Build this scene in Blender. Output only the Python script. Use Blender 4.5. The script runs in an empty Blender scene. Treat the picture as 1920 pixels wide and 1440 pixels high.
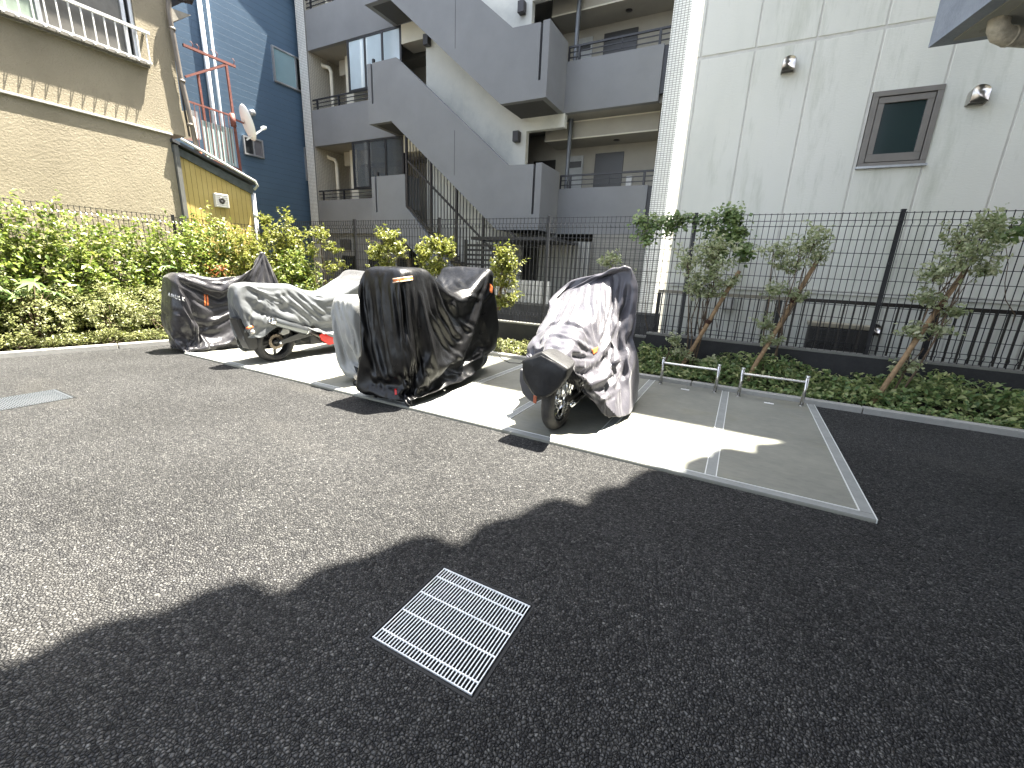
import bpy, bmesh, math, random
import numpy as np
from mathutils import Vector, Matrix
random.seed(7); RS = np.random.RandomState(11)
C = bpy.context.scene.collection
sc = bpy.context.scene
R = math.radians

# ------------------------------------------------------------------ camera, sky, sun, exposure
F_PX, PITCH, ROLL, YAW, EYE = 792.1, 0.2659, -0.04486, -0.48164, 1.55
def cam_axes():
    cy, sy = math.cos(YAW), math.sin(YAW)
    fw = Vector((sy*math.cos(PITCH), cy*math.cos(PITCH), -math.sin(PITCH)))
    rt = Vector((cy, -sy, 0)); dn = fw.cross(rt)
    r2 = rt*math.cos(ROLL)+dn*math.sin(ROLL); d2 = -rt*math.sin(ROLL)+dn*math.cos(ROLL)
    return r2, d2, fw
RX, DY, FW = cam_axes()
cd = bpy.data.cameras.new('camera'); cam = bpy.data.objects.new('camera', cd); C.objects.link(cam)
cd.sensor_width = 36; cd.lens = F_PX/1920*36; cd.clip_start = .05; cd.clip_end = 600
m = Matrix((RX, -DY, -FW)).transposed().to_4x4(); m.translation = Vector((0, 0, EYE)); cam.matrix_world = m
sc.camera = cam
SUN = Vector((.15, .29, 1)).normalized()
w = bpy.data.worlds.new('World'); sc.world = w; w.use_nodes = True
nt = w.node_tree; bg = nt.nodes['Background']; sky = nt.nodes.new('ShaderNodeTexSky')
sky.sky_type = 'NISHITA'; sky.sun_disc = False; sky.sun_elevation = math.asin(SUN.z); sky.sun_rotation = math.atan2(SUN.x, SUN.y)
sky.air_density = 1.0; sky.dust_density = 2.5; sky.ozone_density = .6
hs = nt.nodes.new('ShaderNodeHueSaturation'); hs.inputs['Saturation'].default_value = .5; nt.links.new(sky.outputs[0], hs.inputs['Color']); nt.links.new(hs.outputs[0], bg.inputs[0]); bg.inputs[1].default_value = .088
sl = bpy.data.lights.new('sun', 'SUN'); so = bpy.data.objects.new('sun', sl); C.objects.link(so)
sl.energy = 5.0; sl.angle = R(.5); sl.color = (1, .94, .83)
so.rotation_euler = SUN.to_track_quat('Z', 'Y').to_euler(); so.location = (0, 0, 30)
sc.view_settings.view_transform = 'Standard'; sc.view_settings.look = 'None'
sc.view_settings.exposure = 3.05; sc.view_settings.gamma = 1
sc.cycles.max_bounces = 8; sc.cycles.diffuse_bounces = 4; sc.cycles.transparent_max_bounces = 12

def ray(px, py): return RX*((px-960)/F_PX)+DY*((py-720)/F_PX)+FW
def ax(px, py, X): d = ray(px, py); t = X/d.x; return Vector((X, d.y*t, EYE+d.z*t))
def ay(px, py, Y): d = ray(px, py); t = Y/d.y; return Vector((d.x*t, Y, EYE+d.z*t))
def az(px, py, Z=0): d = ray(px, py); t = (Z-EYE)/d.z; return Vector((d.x*t, d.y*t, Z))

# ------------------------------------------------------------------ helpers
def tag(o, label=None, cat=None, group=None, kind=None):
    if label: o['label'] = label
    if cat: o['category'] = cat
    if group: o['group'] = group
    if kind: o['kind'] = kind
    return o
def empty(name, loc=(0, 0, 0), label=None, cat=None, group=None, rz=0):
    o = bpy.data.objects.new(name, None); o.empty_display_size = .2; C.objects.link(o)
    o.location = loc; o.rotation_euler.z = rz
    return tag(o, label, cat, group)
class MB:
    def __init__(s): s.v = []; s.f = []; s.m = []; s.sm = []; s.mi = 0; s.smooth = False
    def add(s, vs, fs, smooth=None):
        b = len(s.v); s.v += [tuple(x) for x in vs]
        for f in fs: s.f.append([i+b for i in f]); s.m.append(s.mi); s.sm.append(s.smooth if smooth is None else smooth)
        return s
    def box(s, x0, x1, y0, y1, z0, z1):
        if x0 > x1: x0, x1 = x1, x0
        if y0 > y1: y0, y1 = y1, y0
        if z0 > z1: z0, z1 = z1, z0
        return s.add([(x0, y0, z0), (x1, y0, z0), (x1, y1, z0), (x0, y1, z0), (x0, y0, z1), (x1, y0, z1), (x1, y1, z1), (x0, y1, z1)],
              [(0, 3, 2, 1), (4, 5, 6, 7), (0, 1, 5, 4), (1, 2, 6, 5), (2, 3, 7, 6), (3, 0, 4, 7)])
    def bar(s, a, b, w_=.02, h=None, up=(0, 0, 1)):
        a = Vector(a); b = Vector(b); d = (b-a).normalized(); up = Vector(up)
        if abs(d.dot(up)) > .95: up = Vector((0, 1, 0))
        u = d.cross(up).normalized()*(w_/2); v = u.cross(d).normalized()*((h or w_)/2)
        vs = [a-u-v, a+u-v, a+u+v, a-u+v, b-u-v, b+u-v, b+u+v, b-u+v]
        return s.add(vs, [(0, 1, 2, 3), (7, 6, 5, 4), (0, 4, 5, 1), (1, 5, 6, 2), (2, 6, 7, 3), (3, 7, 4, 0)])
    def tube(s, pts, r, n=10, caps=True):
        pts = [Vector(p) for p in pts]; rs = r if isinstance(r, (list, tuple)) else [r]*len(pts)
        rings = []; prev = None
        for i, p in enumerate(pts):
            d = (pts[min(i+1, len(pts)-1)]-pts[max(i-1, 0)]).normalized()
            if prev is None:
                u = d.cross(Vector((0, 0, 1)) if abs(d.z) < .9 else Vector((0, 1, 0))).normalized()
            else: u = (prev-d*prev.dot(d)).normalized()
            prev = u; v = d.cross(u)
            rings.append([p+(u*math.cos(6.28318*k/n)+v*math.sin(6.28318*k/n))*rs[i] for k in range(n)])
        vs = [q for rg in rings for q in rg]; fs = []
        for i in range(len(pts)-1):
            for k in range(n): fs.append((i*n+k, i*n+(k+1) % n, (i+1)*n+(k+1) % n, (i+1)*n+k))
        if caps: fs += [tuple(range(n))[::-1], tuple((len(pts)-1)*n+k for k in range(n))]
        return s.add(vs, fs, True)
    def lathe(s, c, axis, prof, n=32):       # prof: (distance along axis, radius)
        c = Vector(c); d = Vector(axis).normalized(); u = d.cross(Vector((0, 0, 1)) if abs(d.z) < .9 else Vector((0, 1, 0))).normalized(); v = d.cross(u)
        vs = []; fs = []
        for (t, r) in prof:
            for k in range(n): vs.append(c+d*t+(u*math.cos(6.28318*k/n)+v*math.sin(6.28318*k/n))*r)
        for i in range(len(prof)-1):
            for k in range(n): fs.append((i*n+k, i*n+(k+1) % n, (i+1)*n+(k+1) % n, (i+1)*n+k))
        return s.add(vs, fs, True)
    def prism_y(s, xz, y0, y1):              # polygon in x-z extruded along y (y0 = near face)
        n = len(xz); vs = [(x, y0, z) for x, z in xz]+[(x, y1, z) for x, z in xz]
        return s.add(vs, [tuple(range(n)), tuple(range(n, 2*n))[::-1]]+[(i, i+n, (i+1) % n+n, (i+1) % n) for i in range(n)])
    def prism_x(s, yz, x0, x1):
        n = len(yz); vs = [(x0, y, z) for y, z in yz]+[(x1, y, z) for y, z in yz]
        return s.add(vs, [tuple(range(n)), tuple(range(n, 2*n))[::-1]]+[(i, i+n, (i+1) % n+n, (i+1) % n) for i in range(n)])
    def prism_z(s, xy, z0, z1):
        n = len(xy); vs = [(x, y, z0) for x, y in xy]+[(x, y, z1) for x, y in xy]
        return s.add(vs, [tuple(range(n))[::-1], tuple(range(n, 2*n))]+[(i, (i+1) % n, (i+1) % n+n, i+n) for i in range(n)])
    def build(s, name, mats, parent=None, bevel=0, fix=True):
        me = bpy.data.meshes.new(name); me.from_pydata(s.v, [], s.f)
        for mt in (mats if isinstance(mats, (list, tuple)) else [mats]): me.materials.append(mt)
        me.polygons.foreach_set('material_index', s.m); me.polygons.foreach_set('use_smooth', s.sm)
        if fix:
            b = bmesh.new(); b.from_mesh(me); bmesh.ops.recalc_face_normals(b, faces=b.faces); b.to_mesh(me); b.free()
        o = bpy.data.objects.new(name, me); C.objects.link(o)
        if parent: o.parent = parent; o.matrix_parent_inverse = Matrix.Identity(4)
        if parent and parent.type == 'EMPTY' and tuple(parent.location) != (0, 0, 0) and parent.get('world'):
            o.matrix_parent_inverse = Matrix.Translation(-Vector(parent.location))
        if bevel:
            md = o.modifiers.new('bevel', 'BEVEL'); md.width = bevel; md.segments = 2; md.limit_method = 'ANGLE'; md.angle_limit = R(40)
        return o
def wempty(name, loc, label=None, cat=None, group=None):    # an Empty whose parts are written in world coordinates
    o = empty(name, loc, label, cat, group); o['world'] = 1; return o
def copy_tree(o, parent=None):
    c = o.copy(); C.objects.link(c)
    if parent: c.parent = parent
    for ch in [x for x in bpy.data.objects if x.parent == o]: copy_tree(ch, c)
    return c

# ------------------------------------------------------------------ materials
class Mat:
    def __init__(s, name, col=(.5, .5, .5), rough=.7, metal=0, spec=.5):
        s.m = bpy.data.materials.new(name); s.m.use_nodes = True; s.nt = s.m.node_tree
        s.p = s.nt.nodes['Principled BSDF']; s.p.inputs['Base Color'].default_value = (*col, 1)
        s.p.inputs['Roughness'].default_value = rough; s.p.inputs['Metallic'].default_value = metal
        s.p.inputs['Specular IOR Level'].default_value = spec; s.col = None
        s.tc = s.nt.nodes.new('ShaderNodeTexCoord'); s.bump_ = None; s.base = col
    def n(s, t, **k):
        x = s.nt.nodes.new(t)
        for a, b in k.items():
            if a in x.inputs: x.inputs[a].default_value = b
            else: setattr(x, a, b)
        return x
    def l(s, a, b): s.nt.links.new(a, b)
    def vec(s, scale=(1, 1, 1), rot=(0, 0, 0), coord='Object'):
        mp = s.n('ShaderNodeMapping'); mp.inputs['Scale'].default_value = scale; mp.inputs['Rotation'].default_value = rot
        s.l(s.tc.outputs[coord], mp.inputs[0]); return mp.outputs[0]
    def noise(s, scale, detail=4, rough=.5, vscale=(1, 1, 1), coord='Object'):
        x = s.n('ShaderNodeTexNoise'); x.inputs['Scale'].default_value = scale; x.inputs['Detail'].default_value = detail; x.inputs['Roughness'].default_value = rough
        s.l(s.vec(vscale, coord=coord), x.inputs[0]); return x.outputs['Fac']
    def voro(s, scale, feature='F1', out='Distance', vscale=(1, 1, 1), rnd=1):
        x = s.n('ShaderNodeTexVoronoi'); x.feature = feature; x.inputs['Scale'].default_value = scale; x.inputs['Randomness'].default_value = rnd
        s.l(s.vec(vscale), x.inputs[0]); return x.outputs[out]
    def ramp(s, fac, stops):
        x = s.n('ShaderNodeValToRGB'); e = x.color_ramp.elements
        while len(e) < len(stops): e.new(.5)
        for i, (p, c) in enumerate(stops):
            e[i].position = p; c = c if isinstance(c, tuple) else (c, c, c); e[i].color = (*c, 1)
        s.l(fac, x.inputs[0]); return x.outputs[0]
    def mix(s, a, b, fac, mode='MIX'):
        x = s.n('ShaderNodeMix'); x.data_type = 'RGBA'; x.blend_type = mode
        for i, q in ((6, a), (7, b), (0, fac)):
            if isinstance(q, (int, float)) and i == 0: x.inputs[0].default_value = q
            elif isinstance(q, tuple): x.inputs[i].default_value = (*q, 1)
            else: s.l(q, x.inputs[i])
        return x.outputs[2]
    def math(s, op, a, b=0.0, c=None):
        x = s.n('ShaderNodeMath'); x.operation = op
        for i, q in enumerate([a, b]+([c] if c is not None else [])):
            if isinstance(q, (int, float)): x.inputs[i].default_value = q
            else: s.l(q, x.inputs[i])
        return x.outputs[0]
    def color(s, c): s.l(c, s.p.inputs['Base Color']); return s
    def roughness(s, c): s.l(c, s.p.inputs['Roughness']); return s
    def bump(s, h, strength=.3, dist=.01):
        b = s.n('ShaderNodeBump'); b.inputs['Strength'].default_value = strength; b.inputs['Distance'].default_value = dist
        s.l(h, b.inputs['Height'])
        if s.bump_: s.l(s.bump_, b.inputs['Normal'])
        s.bump_ = b.outputs[0]; s.l(s.bump_, s.p.inputs['Normal']); return s
def simple(name, col, rough=.6, metal=0, var=.15, scale=6, bump=0, bscale=80, spec=.5):
    s = Mat(name, col, rough, metal, spec)
    lo = tuple(c*(1-var) for c in col); hi = tuple(min(1, c*(1+var)) for c in col)
    s.color(s.ramp(s.noise(scale, 6, .6), [(.3, lo), (.7, hi)]))
    if bump: s.bump(s.noise(bscale, 4), bump, .004)
    return s.m

# asphalt: coarse open-graded stones
a = Mat('asphalt', (.06, .06, .062), .8, 0, .15)
vc = a.voro(76, 'F1', 'Color'); vd = a.voro(76, 'F1', 'Distance'); ve = a.voro(76, 'DISTANCE_TO_EDGE', 'Distance'); big = a.noise(.8, 5, .6); fine = a.noise(420, 3)
sep = a.n('ShaderNodeSeparateColor'); a.l(vc, sep.inputs[0])
stone = a.ramp(sep.outputs[0], [(0, (.048, .048, .05)), (.5, (.09, .09, .089)), (.95, (.135, .133, .129)), (1, (.2, .2, .19))])
crev = a.ramp(ve, [(.0, .12), (.1, 1.0)])  # gaps between stones darkened in the colour, as small shadows
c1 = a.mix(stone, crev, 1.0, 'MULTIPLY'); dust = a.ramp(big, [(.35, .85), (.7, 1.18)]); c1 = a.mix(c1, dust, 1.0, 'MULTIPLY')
gx = a.noise(.35, 3, .5, (1, 3.2, 1)); c1 = a.mix(c1, (.2, .19, .17), a.ramp(gx, [(.6, 0.0), (.8, .3)]))
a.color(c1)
hh = a.math('ADD', a.math('MULTIPLY', vd, -1.0), a.math('MULTIPLY', sep.outputs[1], .9)); hh = a.math('ADD', hh, a.math('MULTIPLY', a.ramp(ve, [(0, 0.0), (.25, 1.0)]), 1.0))
a.bump(hh, 1.0, .012); a.bump(fine, .25, .002); a.roughness(a.ramp(sep.outputs[2], [(0, .55), (1, .9)]))
ASPH = a.m
# concrete slab
def concrete(name, lo, hi, b=.12, s1=1.3, stain=None):
    s = Mat(name, lo, .8)
    n1 = s.noise(s1, 8, .65, (1, 1, 1)); n2 = s.noise(s1*9, 5, .6, (1, 2.2, 1)); c = s.ramp(s.math('ADD', s.math('MULTIPLY', n1, .65), s.math('MULTIPLY', n2, .35)), [(.35, lo), (.65, hi)])
    if stain: c = s.mix(c, stain, s.ramp(s.noise(.9, 6, .7), [(.52, 0.0), (.75, .5)]))
    c = s.mix(c, tuple(x*.6 for x in lo), s.ramp(s.noise(60, 2), [(.68, 0.0), (.78, .5)]))
    s.color(c); s.bump(n2, b, .006); s.bump(s.noise(150, 3), b, .002); return s.m
PADM = concrete('slab_concrete', (.17, .172, .15), (.25, .25, .21), .12, 1.3, (.21, .19, .11))
STRIPM = concrete('strip_metal', (.22, .23, .22), (.30, .31, .295), .1, 6)
KERBM = concrete('kerb_concrete', (.30, .30, .28), (.40, .39, .36), .25, 3)
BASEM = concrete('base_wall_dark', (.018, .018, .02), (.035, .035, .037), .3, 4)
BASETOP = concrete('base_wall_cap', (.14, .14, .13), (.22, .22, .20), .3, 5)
SOIL = simple('soil', (.05, .036, .025), .95, 0, .5, 14, .9, 60)
GROUNDM = simple('far_ground', (.07, .068, .062), .9, 0, .25, 2, .3, 40)
BLACK = simple('black_paint', (.016, .016, .019), .42, 0, .25, 8)
DARKM = simple('dark_bronze', (.03, .027, .027), .4, 0, .2, 8)
STEEL = simple('stainless', (.62, .61, .58), .27, 1, .06, 30)
GALV2 = simple('galvanised_sunlit', (.14, .155, .17), .5, .2, .12, 30)  # darkened copy of the zinc colour, offsets the sun on the left grate
GALV = simple('galvanised', (.82, .85, .86), .45, .15, .12, 30, .1, 60)
WHITEP = simple('white_paint', (.72, .72, .70), .5, 0, .08, 10)
ALUM = simple('aluminium', (.55, .56, .57), .35, .8, .1, 12)
# gray painted stucco of the apartment block
GREYP = Mat('grey_render', (.145, .152, .162), .72); GREYP.color(GREYP.ramp(GREYP.noise(.9, 7, .62), [(.3, (.165, .17, .178)), (.7, (.20, .207, .215))])); GREYP.bump(GREYP.noise(130, 4), .25, .004); GREYP = GREYP.m
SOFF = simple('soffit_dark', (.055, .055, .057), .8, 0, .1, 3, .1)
PLAST = Mat('pale_plaster', (.55, .55, .5), .8); _c = PLAST.ramp(PLAST.noise(.8, 8, .65), [(.3, (.48, .49, .46)), (.52, (.66, .66, .60)), (.7, (.73, .72, .65))])
PLAST.color(_c); PLAST.bump(PLAST.noise(90, 4), .2, .004); PLAST = PLAST.m
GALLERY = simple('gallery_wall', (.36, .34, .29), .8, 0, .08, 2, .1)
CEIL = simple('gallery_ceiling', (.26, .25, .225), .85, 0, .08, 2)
CREAM = simple('cream_pillar', (.66, .63, .53), .75, 0, .06, 2)
def brick(name, face, joint, sx, sz, axis, rough=.35):
    s = Mat(name, face, rough); b = s.n('ShaderNodeTexBrick'); cx = s.n('ShaderNodeCombineXYZ'); sp = s.n('ShaderNodeSeparateXYZ'); s.l(s.tc.outputs['Object'], sp.inputs[0])
    s.l(sp.outputs[axis], cx.inputs[0]); s.l(sp.outputs[2], cx.inputs[1]); s.l(cx.outputs[0], b.inputs[0])
    b.offset = 0 if axis == 0 else .0; b.inputs['Scale'].default_value = 1; b.inputs['Brick Width'].default_value = sx; b.inputs['Row Height'].default_value = sz
    b.inputs['Mortar Size'].default_value = .006; b.inputs['Mortar Smooth'].default_value = .1
    b.inputs['Color1'].default_value = (*face, 1); b.inputs['Color2'].default_value = (*[c*.9 for c in face], 1); b.inputs['Mortar'].default_value = (*joint, 1)
    s.l(b.outputs[0], s.p.inputs['Base Color']); s.bump(s.math('SUBTRACT', 1.0, b.outputs['Fac']), .5, .004); return s.m
TILEX = brick('white_tile_front', (.70, .71, .69), (.22, .22, .21), .07, .045, 0)
TILEY = brick('cream_tile_side', (.58, .55, .46), (.24, .22, .18), .07, .045, 1)
# concrete panel wall, stained, grooves are geometry
PANW = Mat('panel_wall', (.5, .52, .5), .82)
_a = PANW.noise(.55, 6, .55, (1.3, 1, .4)); _b = PANW.noise(5, 6, .7, (1, 1, .35)); _c = PANW.ramp(_a, [(.3, (.65, .66, .60)), (.5, (.77, .775, .70)), (.72, (.80, .80, .74))])
_c = PANW.mix(_c, (.36, .39, .29), PANW.ramp(PANW.noise(1.1, 7, .7, (1.8, 1, .3)), [(.52, 0.0), (.72, .55)]))
_c = PANW.mix(_c, (.2, .21, .19), PANW.ramp(PANW.noise(2.6, 7, .7, (2.6, 1, .3)), [(.64, 0.0), (.8, .35)]))
PANW.color(_c); PANW.bump(PANW.noise(22, 6, .6, (1, 1, 2.2)), .3, .012); PANW.bump(PANW.noise(160, 3), .2, .003); PANW = PANW.m
GROOVE = simple('joint_sealant', (.66, .65, .60), .7, 0, .1, 8)
# rough sprayed stucco of the beige house
STU = Mat('beige_stucco', (.36, .32, .24), .9)
STU.color(STU.mix(STU.ramp(STU.noise(.7, 8, .65, (1, 1, .6)), [(.3, (.22, .19, .13)), (.7, (.31, .27, .19))]), (.17, .145, .10), STU.ramp(STU.noise(3, 7, .7, (1, 1, .5)), [(.58, 0.0), (.75, .45)])))
STU.bump(STU.noise(30, 6, .7, (1, 1, 1.05)), .75, .03); STU.bump(STU.noise(95, 3), .6, .006); STU = STU.m
BLUES = Mat('blue_siding', (.06, .115, .2), .5)
_w = BLUES.n('ShaderNodeTexWave'); _w.wave_type = 'BANDS'; _w.bands_direction = 'Z'; _w.wave_profile = 'SAW'; _w.inputs['Scale'].default_value = 1.75; BLUES.l(BLUES.vec(), _w.inputs[0])
_v = BLUES.n('ShaderNodeTexWave'); _v.wave_type = 'BANDS'; _v.bands_direction = 'Y'; _v.wave_profile = 'SAW'; _v.inputs['Scale'].default_value = .7; BLUES.l(BLUES.vec(), _v.inputs[0])
BLUES.color(BLUES.mix(BLUES.ramp(BLUES.noise(.4, 6, .6), [(.3, (.06, .105, .16)), (.7, (.082, .137, .20))]), (.03, .055, .085), BLUES.ramp(_w.outputs['Fac'], [(.0, .8), (.12, 0.0)])))
BLUES.bump(_w.outputs['Fac'], .6, .02); BLUES.bump(_v.outputs['Fac'], .15, .006); BLUES = BLUES.m
YEL = Mat('yellow_siding', (.5, .36, .12), .45)
_w = YEL.n('ShaderNodeTexWave'); _w.wave_type = 'BANDS'; _w.bands_direction = 'Y'; _w.wave_profile = 'SAW'; _w.inputs['Scale'].default_value = 3.0; YEL.l(YEL.vec(), _w.inputs[0])
YEL.color(YEL.mix(YEL.ramp(YEL.noise(1.5, 6, .6), [(.3, (.42, .31, .09)), (.7, (.52, .40, .14))]), (.16, .11, .03), YEL.ramp(_w.outputs['Fac'], [(.0, 1.0), (.1, 0.0)])))
YEL.bump(YEL.ramp(_w.outputs['Fac'], [(.0, 0.0), (.1, 1.0)]), .8, .02); YEL = YEL.m
ROOFM = simple('dark_roof', (.05, .052, .056), .55, 0, .3, 6, .2)
REDP = simple('rusty_red_paint', (.17, .055, .04), .65, 0, .35, 14, .3)
PIPEM = simple('brown_gutter', (.15, .13, .11), .5, 0, .2, 5)
WOOD = simple('stake_wood', (.30, .20, .11), .8, 0, .35, 20, .4, 70)
BARK = simple('bark', (.12, .085, .055), .9, 0, .35, 25, .5, 90)
def glass(name, col, rough=.08):
    s = Mat(name, col, rough, 0, .6); s.color(s.ramp(s.noise(.8, 4), [(.3, tuple(c*.8 for c in col)), (.7, tuple(c*1.15 for c in col))])); s.bump(s.noise(2.5, 2), .03, .02); return s.m
GLASSD = glass('dark_glass', (.012, .03, .03), .1); GLASSB = glass('curtained_glass', (.22, .33, .36), .12)
GLASSS = glass('sky_glass', (.42, .5, .55), .05); GLASSK = glass('black_glass', (.02, .022, .024), .04)  # sky_glass has the sky's reflection painted into its base colour
_g = Mat('frosted_screen', (.09, .1, .11), .05); _g.p.inputs['Alpha'].default_value = .55; SMOKE = _g.m
def leafmat(name, stops, trans=.35, rough=.42):
    s = Mat(name, stops[0], rough, 0, .5); gi = s.n('ShaderNodeNewGeometry')
    k = len(stops); s_c = s.ramp(gi.outputs['Random Per Island'], [(i/(k-1)*.98+.01, c) for i, c in enumerate(stops)])
    s.color(s_c); tr = s.n('ShaderNodeBsdfTranslucent'); s.l(s_c, tr.inputs[0]); mx = s.n('ShaderNodeMixShader'); mx.inputs[0].default_value = trans
    out = s.nt.nodes['Material Output']; s.l(s.p.outputs[0], mx.inputs[1]); s.l(tr.outputs[0], mx.inputs[2]); s.l(mx.outputs[0], out.inputs[0]); return s.m
L_HEDGE = leafmat('hedge_leaf', [(.045, .09, .014), (.11, .16, .024), (.17, .225, .036), (.26, .285, .055), (.12, .185, .03), (.42, .43, .18)])
L_YEL = leafmat('lime_leaf', [(.11, .14, .02), (.19, .205, .035), (.27, .27, .07), (.14, .17, .025)])
L_SPI = leafmat('spiraea_leaf', [(.15, .175, .05), (.22, .235, .08), (.32, .32, .15), (.10, .135, .035)])
L_VAR = leafmat('variegated_leaf', [(.20, .26, .11), (.54, .56, .34), (.30, .36, .17), (.66, .66, .45), (.22, .30, .13)])
L_GC = leafmat('groundcover_leaf', [(.10, .18, .07), (.17, .26, .09), (.26, .34, .13), (.48, .52, .22), (.12, .20, .08), (.60, .60, .30)])
L_VINE = leafmat('vine_leaf', [(.09, .15, .05), (.15, .23, .07), (.22, .30, .10), (.30, .36, .14)])
L_RED = leafmat('red_leaf', [(.25, .06, .02), (.16, .1, .03)])
# ------------------------------------------------------------------ ground, asphalt, pad, kerbs
MB().add([(-120, -120, -.06), (120, -120, -.06), (120, 160, -.06), (-120, 160, -.06)], [(0, 1, 2, 3)]).build('ground', GROUNDM)['kind'] = 'structure'
KL0, KL1 = Vector((-9.6, .1)), Vector((-8.72, 3.8))      # left kerb line (front face)
kx = lambda y: KL0.x+(KL1.x-KL0.x)*(y-KL0.y)/(KL1.y-KL0.y)
KY = 6.49                                                # back kerb front face
ylc = KY
def grid_sheet(name, poly, mat):
    o = MB().add([(x, y, z) for x, y, z in poly], [tuple(range(len(poly)))]).build(name, mat); o['kind'] = 'structure'; return o
# asphalt with square holes for the drains
AZ = 0.0
def drain_corners(pts): return [az(*p, 0) for p in pts]
g1 = drain_corners([(830, 1063), (998, 1136), (887, 1312), (695, 1198)])
GX0, GX1, GY0, GY1 = -1.17, -.645, 1.028, 1.548
HX0, HX1, HY0, HY1 = -6.72, -6.19, .95, 1.64
xs = [-14, HX0, HX1, GX0, GX1, 9]; ys = [-9, HY0, GY0, GY1, HY1, 6.6]
mb = MB()
for i in range(5):
    for j in range(5):
        x0, x1, y0, y1 = xs[i], xs[i+1], ys[j], ys[j+1]
        if i == 1 and 1 <= j <= 3: continue
        if i == 3 and j == 2: continue
        mb.add([(x0, y0, AZ), (x1, y0, AZ), (x1, y1, AZ), (x0, y1, AZ)], [(0, 1, 2, 3)])
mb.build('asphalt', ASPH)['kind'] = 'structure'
PX0, PX1, PY0, PY1 = -7.72, 1.04, 3.40, KY
MB().box(PX0, PX1, PY0, PY1-.004, -.02, .022).build('parking_pad', PADM, bevel=.006)['kind'] = 'structure'
mb = MB()
for X in range(-7, 1): mb.box(X-.034, X+.042, PY0+.085, PY1-.03, .0222, .026)
mb.box(PX0, PX0+.07, PY0+.085, PY1-.03, .0222, .026); mb.box(PX1-.075, PX1-.003, PY0+.085, PY1-.03, .0222, .026)
mb.box(PX0+.003, PX1-.003, PY0+.004, PY0+.08, .0222, .026)
mb.build('pad_edge_strips', STRIPM)['kind'] = 'structure'
mb = MB()
for X in range(-7, 1):
    for dx in (-.037, .045): mb.box(X+dx-.004, X+dx+.004, PY0+.085, PY1-.03, .0224, .029)
mb.box(PX0, PX1-.08, PY0+.082, PY0+.089, .0224, .029)
mb.box(PX1-.084, PX1-.076, PY0+.09, PY1-.03, .0224, .029); mb.box(PX1-.0028, PX1+.004, PY0, PY1-.03, .0, .029)
mb.build('pad_joint_lines', simple('strip_edge', (.72, .74, .72), .5, .2, .08, 8))['kind'] = 'structure'
# kerbs, cut in lengths of 2 m
mb = MB(); x = -8.45
while x < 9:
    x1 = x+1.99; mb.box(x, x1, KY, KY+.12, -.05, .075); x += 2.0
mb.build('back_kerb', KERBM, bevel=.008)['kind'] = 'structure'
mb = MB(); y = -7.0; dirv = (KL1-KL0).normalized(); nrm = Vector((-dirv.y, dirv.x))
p = KL0-dirv*9
for k in range(9):
    a_ = p+dirv*(2*k); b_ = a_+dirv*1.985
    if a_.y > KY: break
    if b_.y > KY+.1: b_ = a_+dirv*((KY+.1-a_.y)/dirv.y)
    mb.prism_z([(a_.x, a_.y), (b_.x, b_.y), (b_.x+nrm.x*.12, b_.y+nrm.y*.12), (a_.x+nrm.x*.12, a_.y+nrm.y*.12)], -.05, .075)
mb.build('left_kerb', KERBM, bevel=.008)['kind'] = 'structure'
def soil(name, poly):
    b = bmesh.new(); vs = [b.verts.new((x, y, .03)) for x, y in poly]; f = b.faces.new(vs)
    bmesh.ops.triangulate(b, faces=[f]); bmesh.ops.subdivide_edges(b, edges=b.edges, cuts=14, use_grid_fill=True)
    for v in b.verts: v.co.z += .02*math.sin(v.co.x*9+v.co.y*4)+.02*math.sin(v.co.y*11-v.co.x*3)
    me = bpy.data.meshes.new(name); b.to_mesh(me); b.free(); me.materials.append(SOIL); o = bpy.data.objects.new(name, me); C.objects.link(o); o['kind'] = 'structure'
soil('planting_bed', [(-8.1, KY+.11), (9, KY+.11), (9, 7.46), (-8.1, 7.46)])
soil('left_planting_bed', [(kx(-4)-.1, -4), (kx(KY)-.1, KY), (-8.05, KY+.1), (-8.05, 7.46), (-10.75, 7.46), (-10.95, -4)])

# ------------------------------------------------------------------ boundary base wall and mesh fence
FY = 7.55
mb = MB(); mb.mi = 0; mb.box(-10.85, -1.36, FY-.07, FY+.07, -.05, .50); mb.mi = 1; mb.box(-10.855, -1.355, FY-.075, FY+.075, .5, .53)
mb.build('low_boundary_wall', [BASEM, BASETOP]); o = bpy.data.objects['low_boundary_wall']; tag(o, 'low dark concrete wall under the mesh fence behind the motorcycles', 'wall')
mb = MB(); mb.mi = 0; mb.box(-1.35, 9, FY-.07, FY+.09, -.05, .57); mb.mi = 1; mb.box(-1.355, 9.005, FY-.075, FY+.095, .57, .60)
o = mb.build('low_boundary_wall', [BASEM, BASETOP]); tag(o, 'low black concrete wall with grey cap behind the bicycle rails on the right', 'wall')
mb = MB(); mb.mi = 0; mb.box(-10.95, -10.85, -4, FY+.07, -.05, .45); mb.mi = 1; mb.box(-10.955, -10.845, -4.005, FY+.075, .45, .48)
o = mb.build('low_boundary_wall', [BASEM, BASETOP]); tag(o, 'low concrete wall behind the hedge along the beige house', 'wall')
WIRE = simple('fence_wire', (.02, .02, .022), .35, .3, .2, 10)
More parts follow.
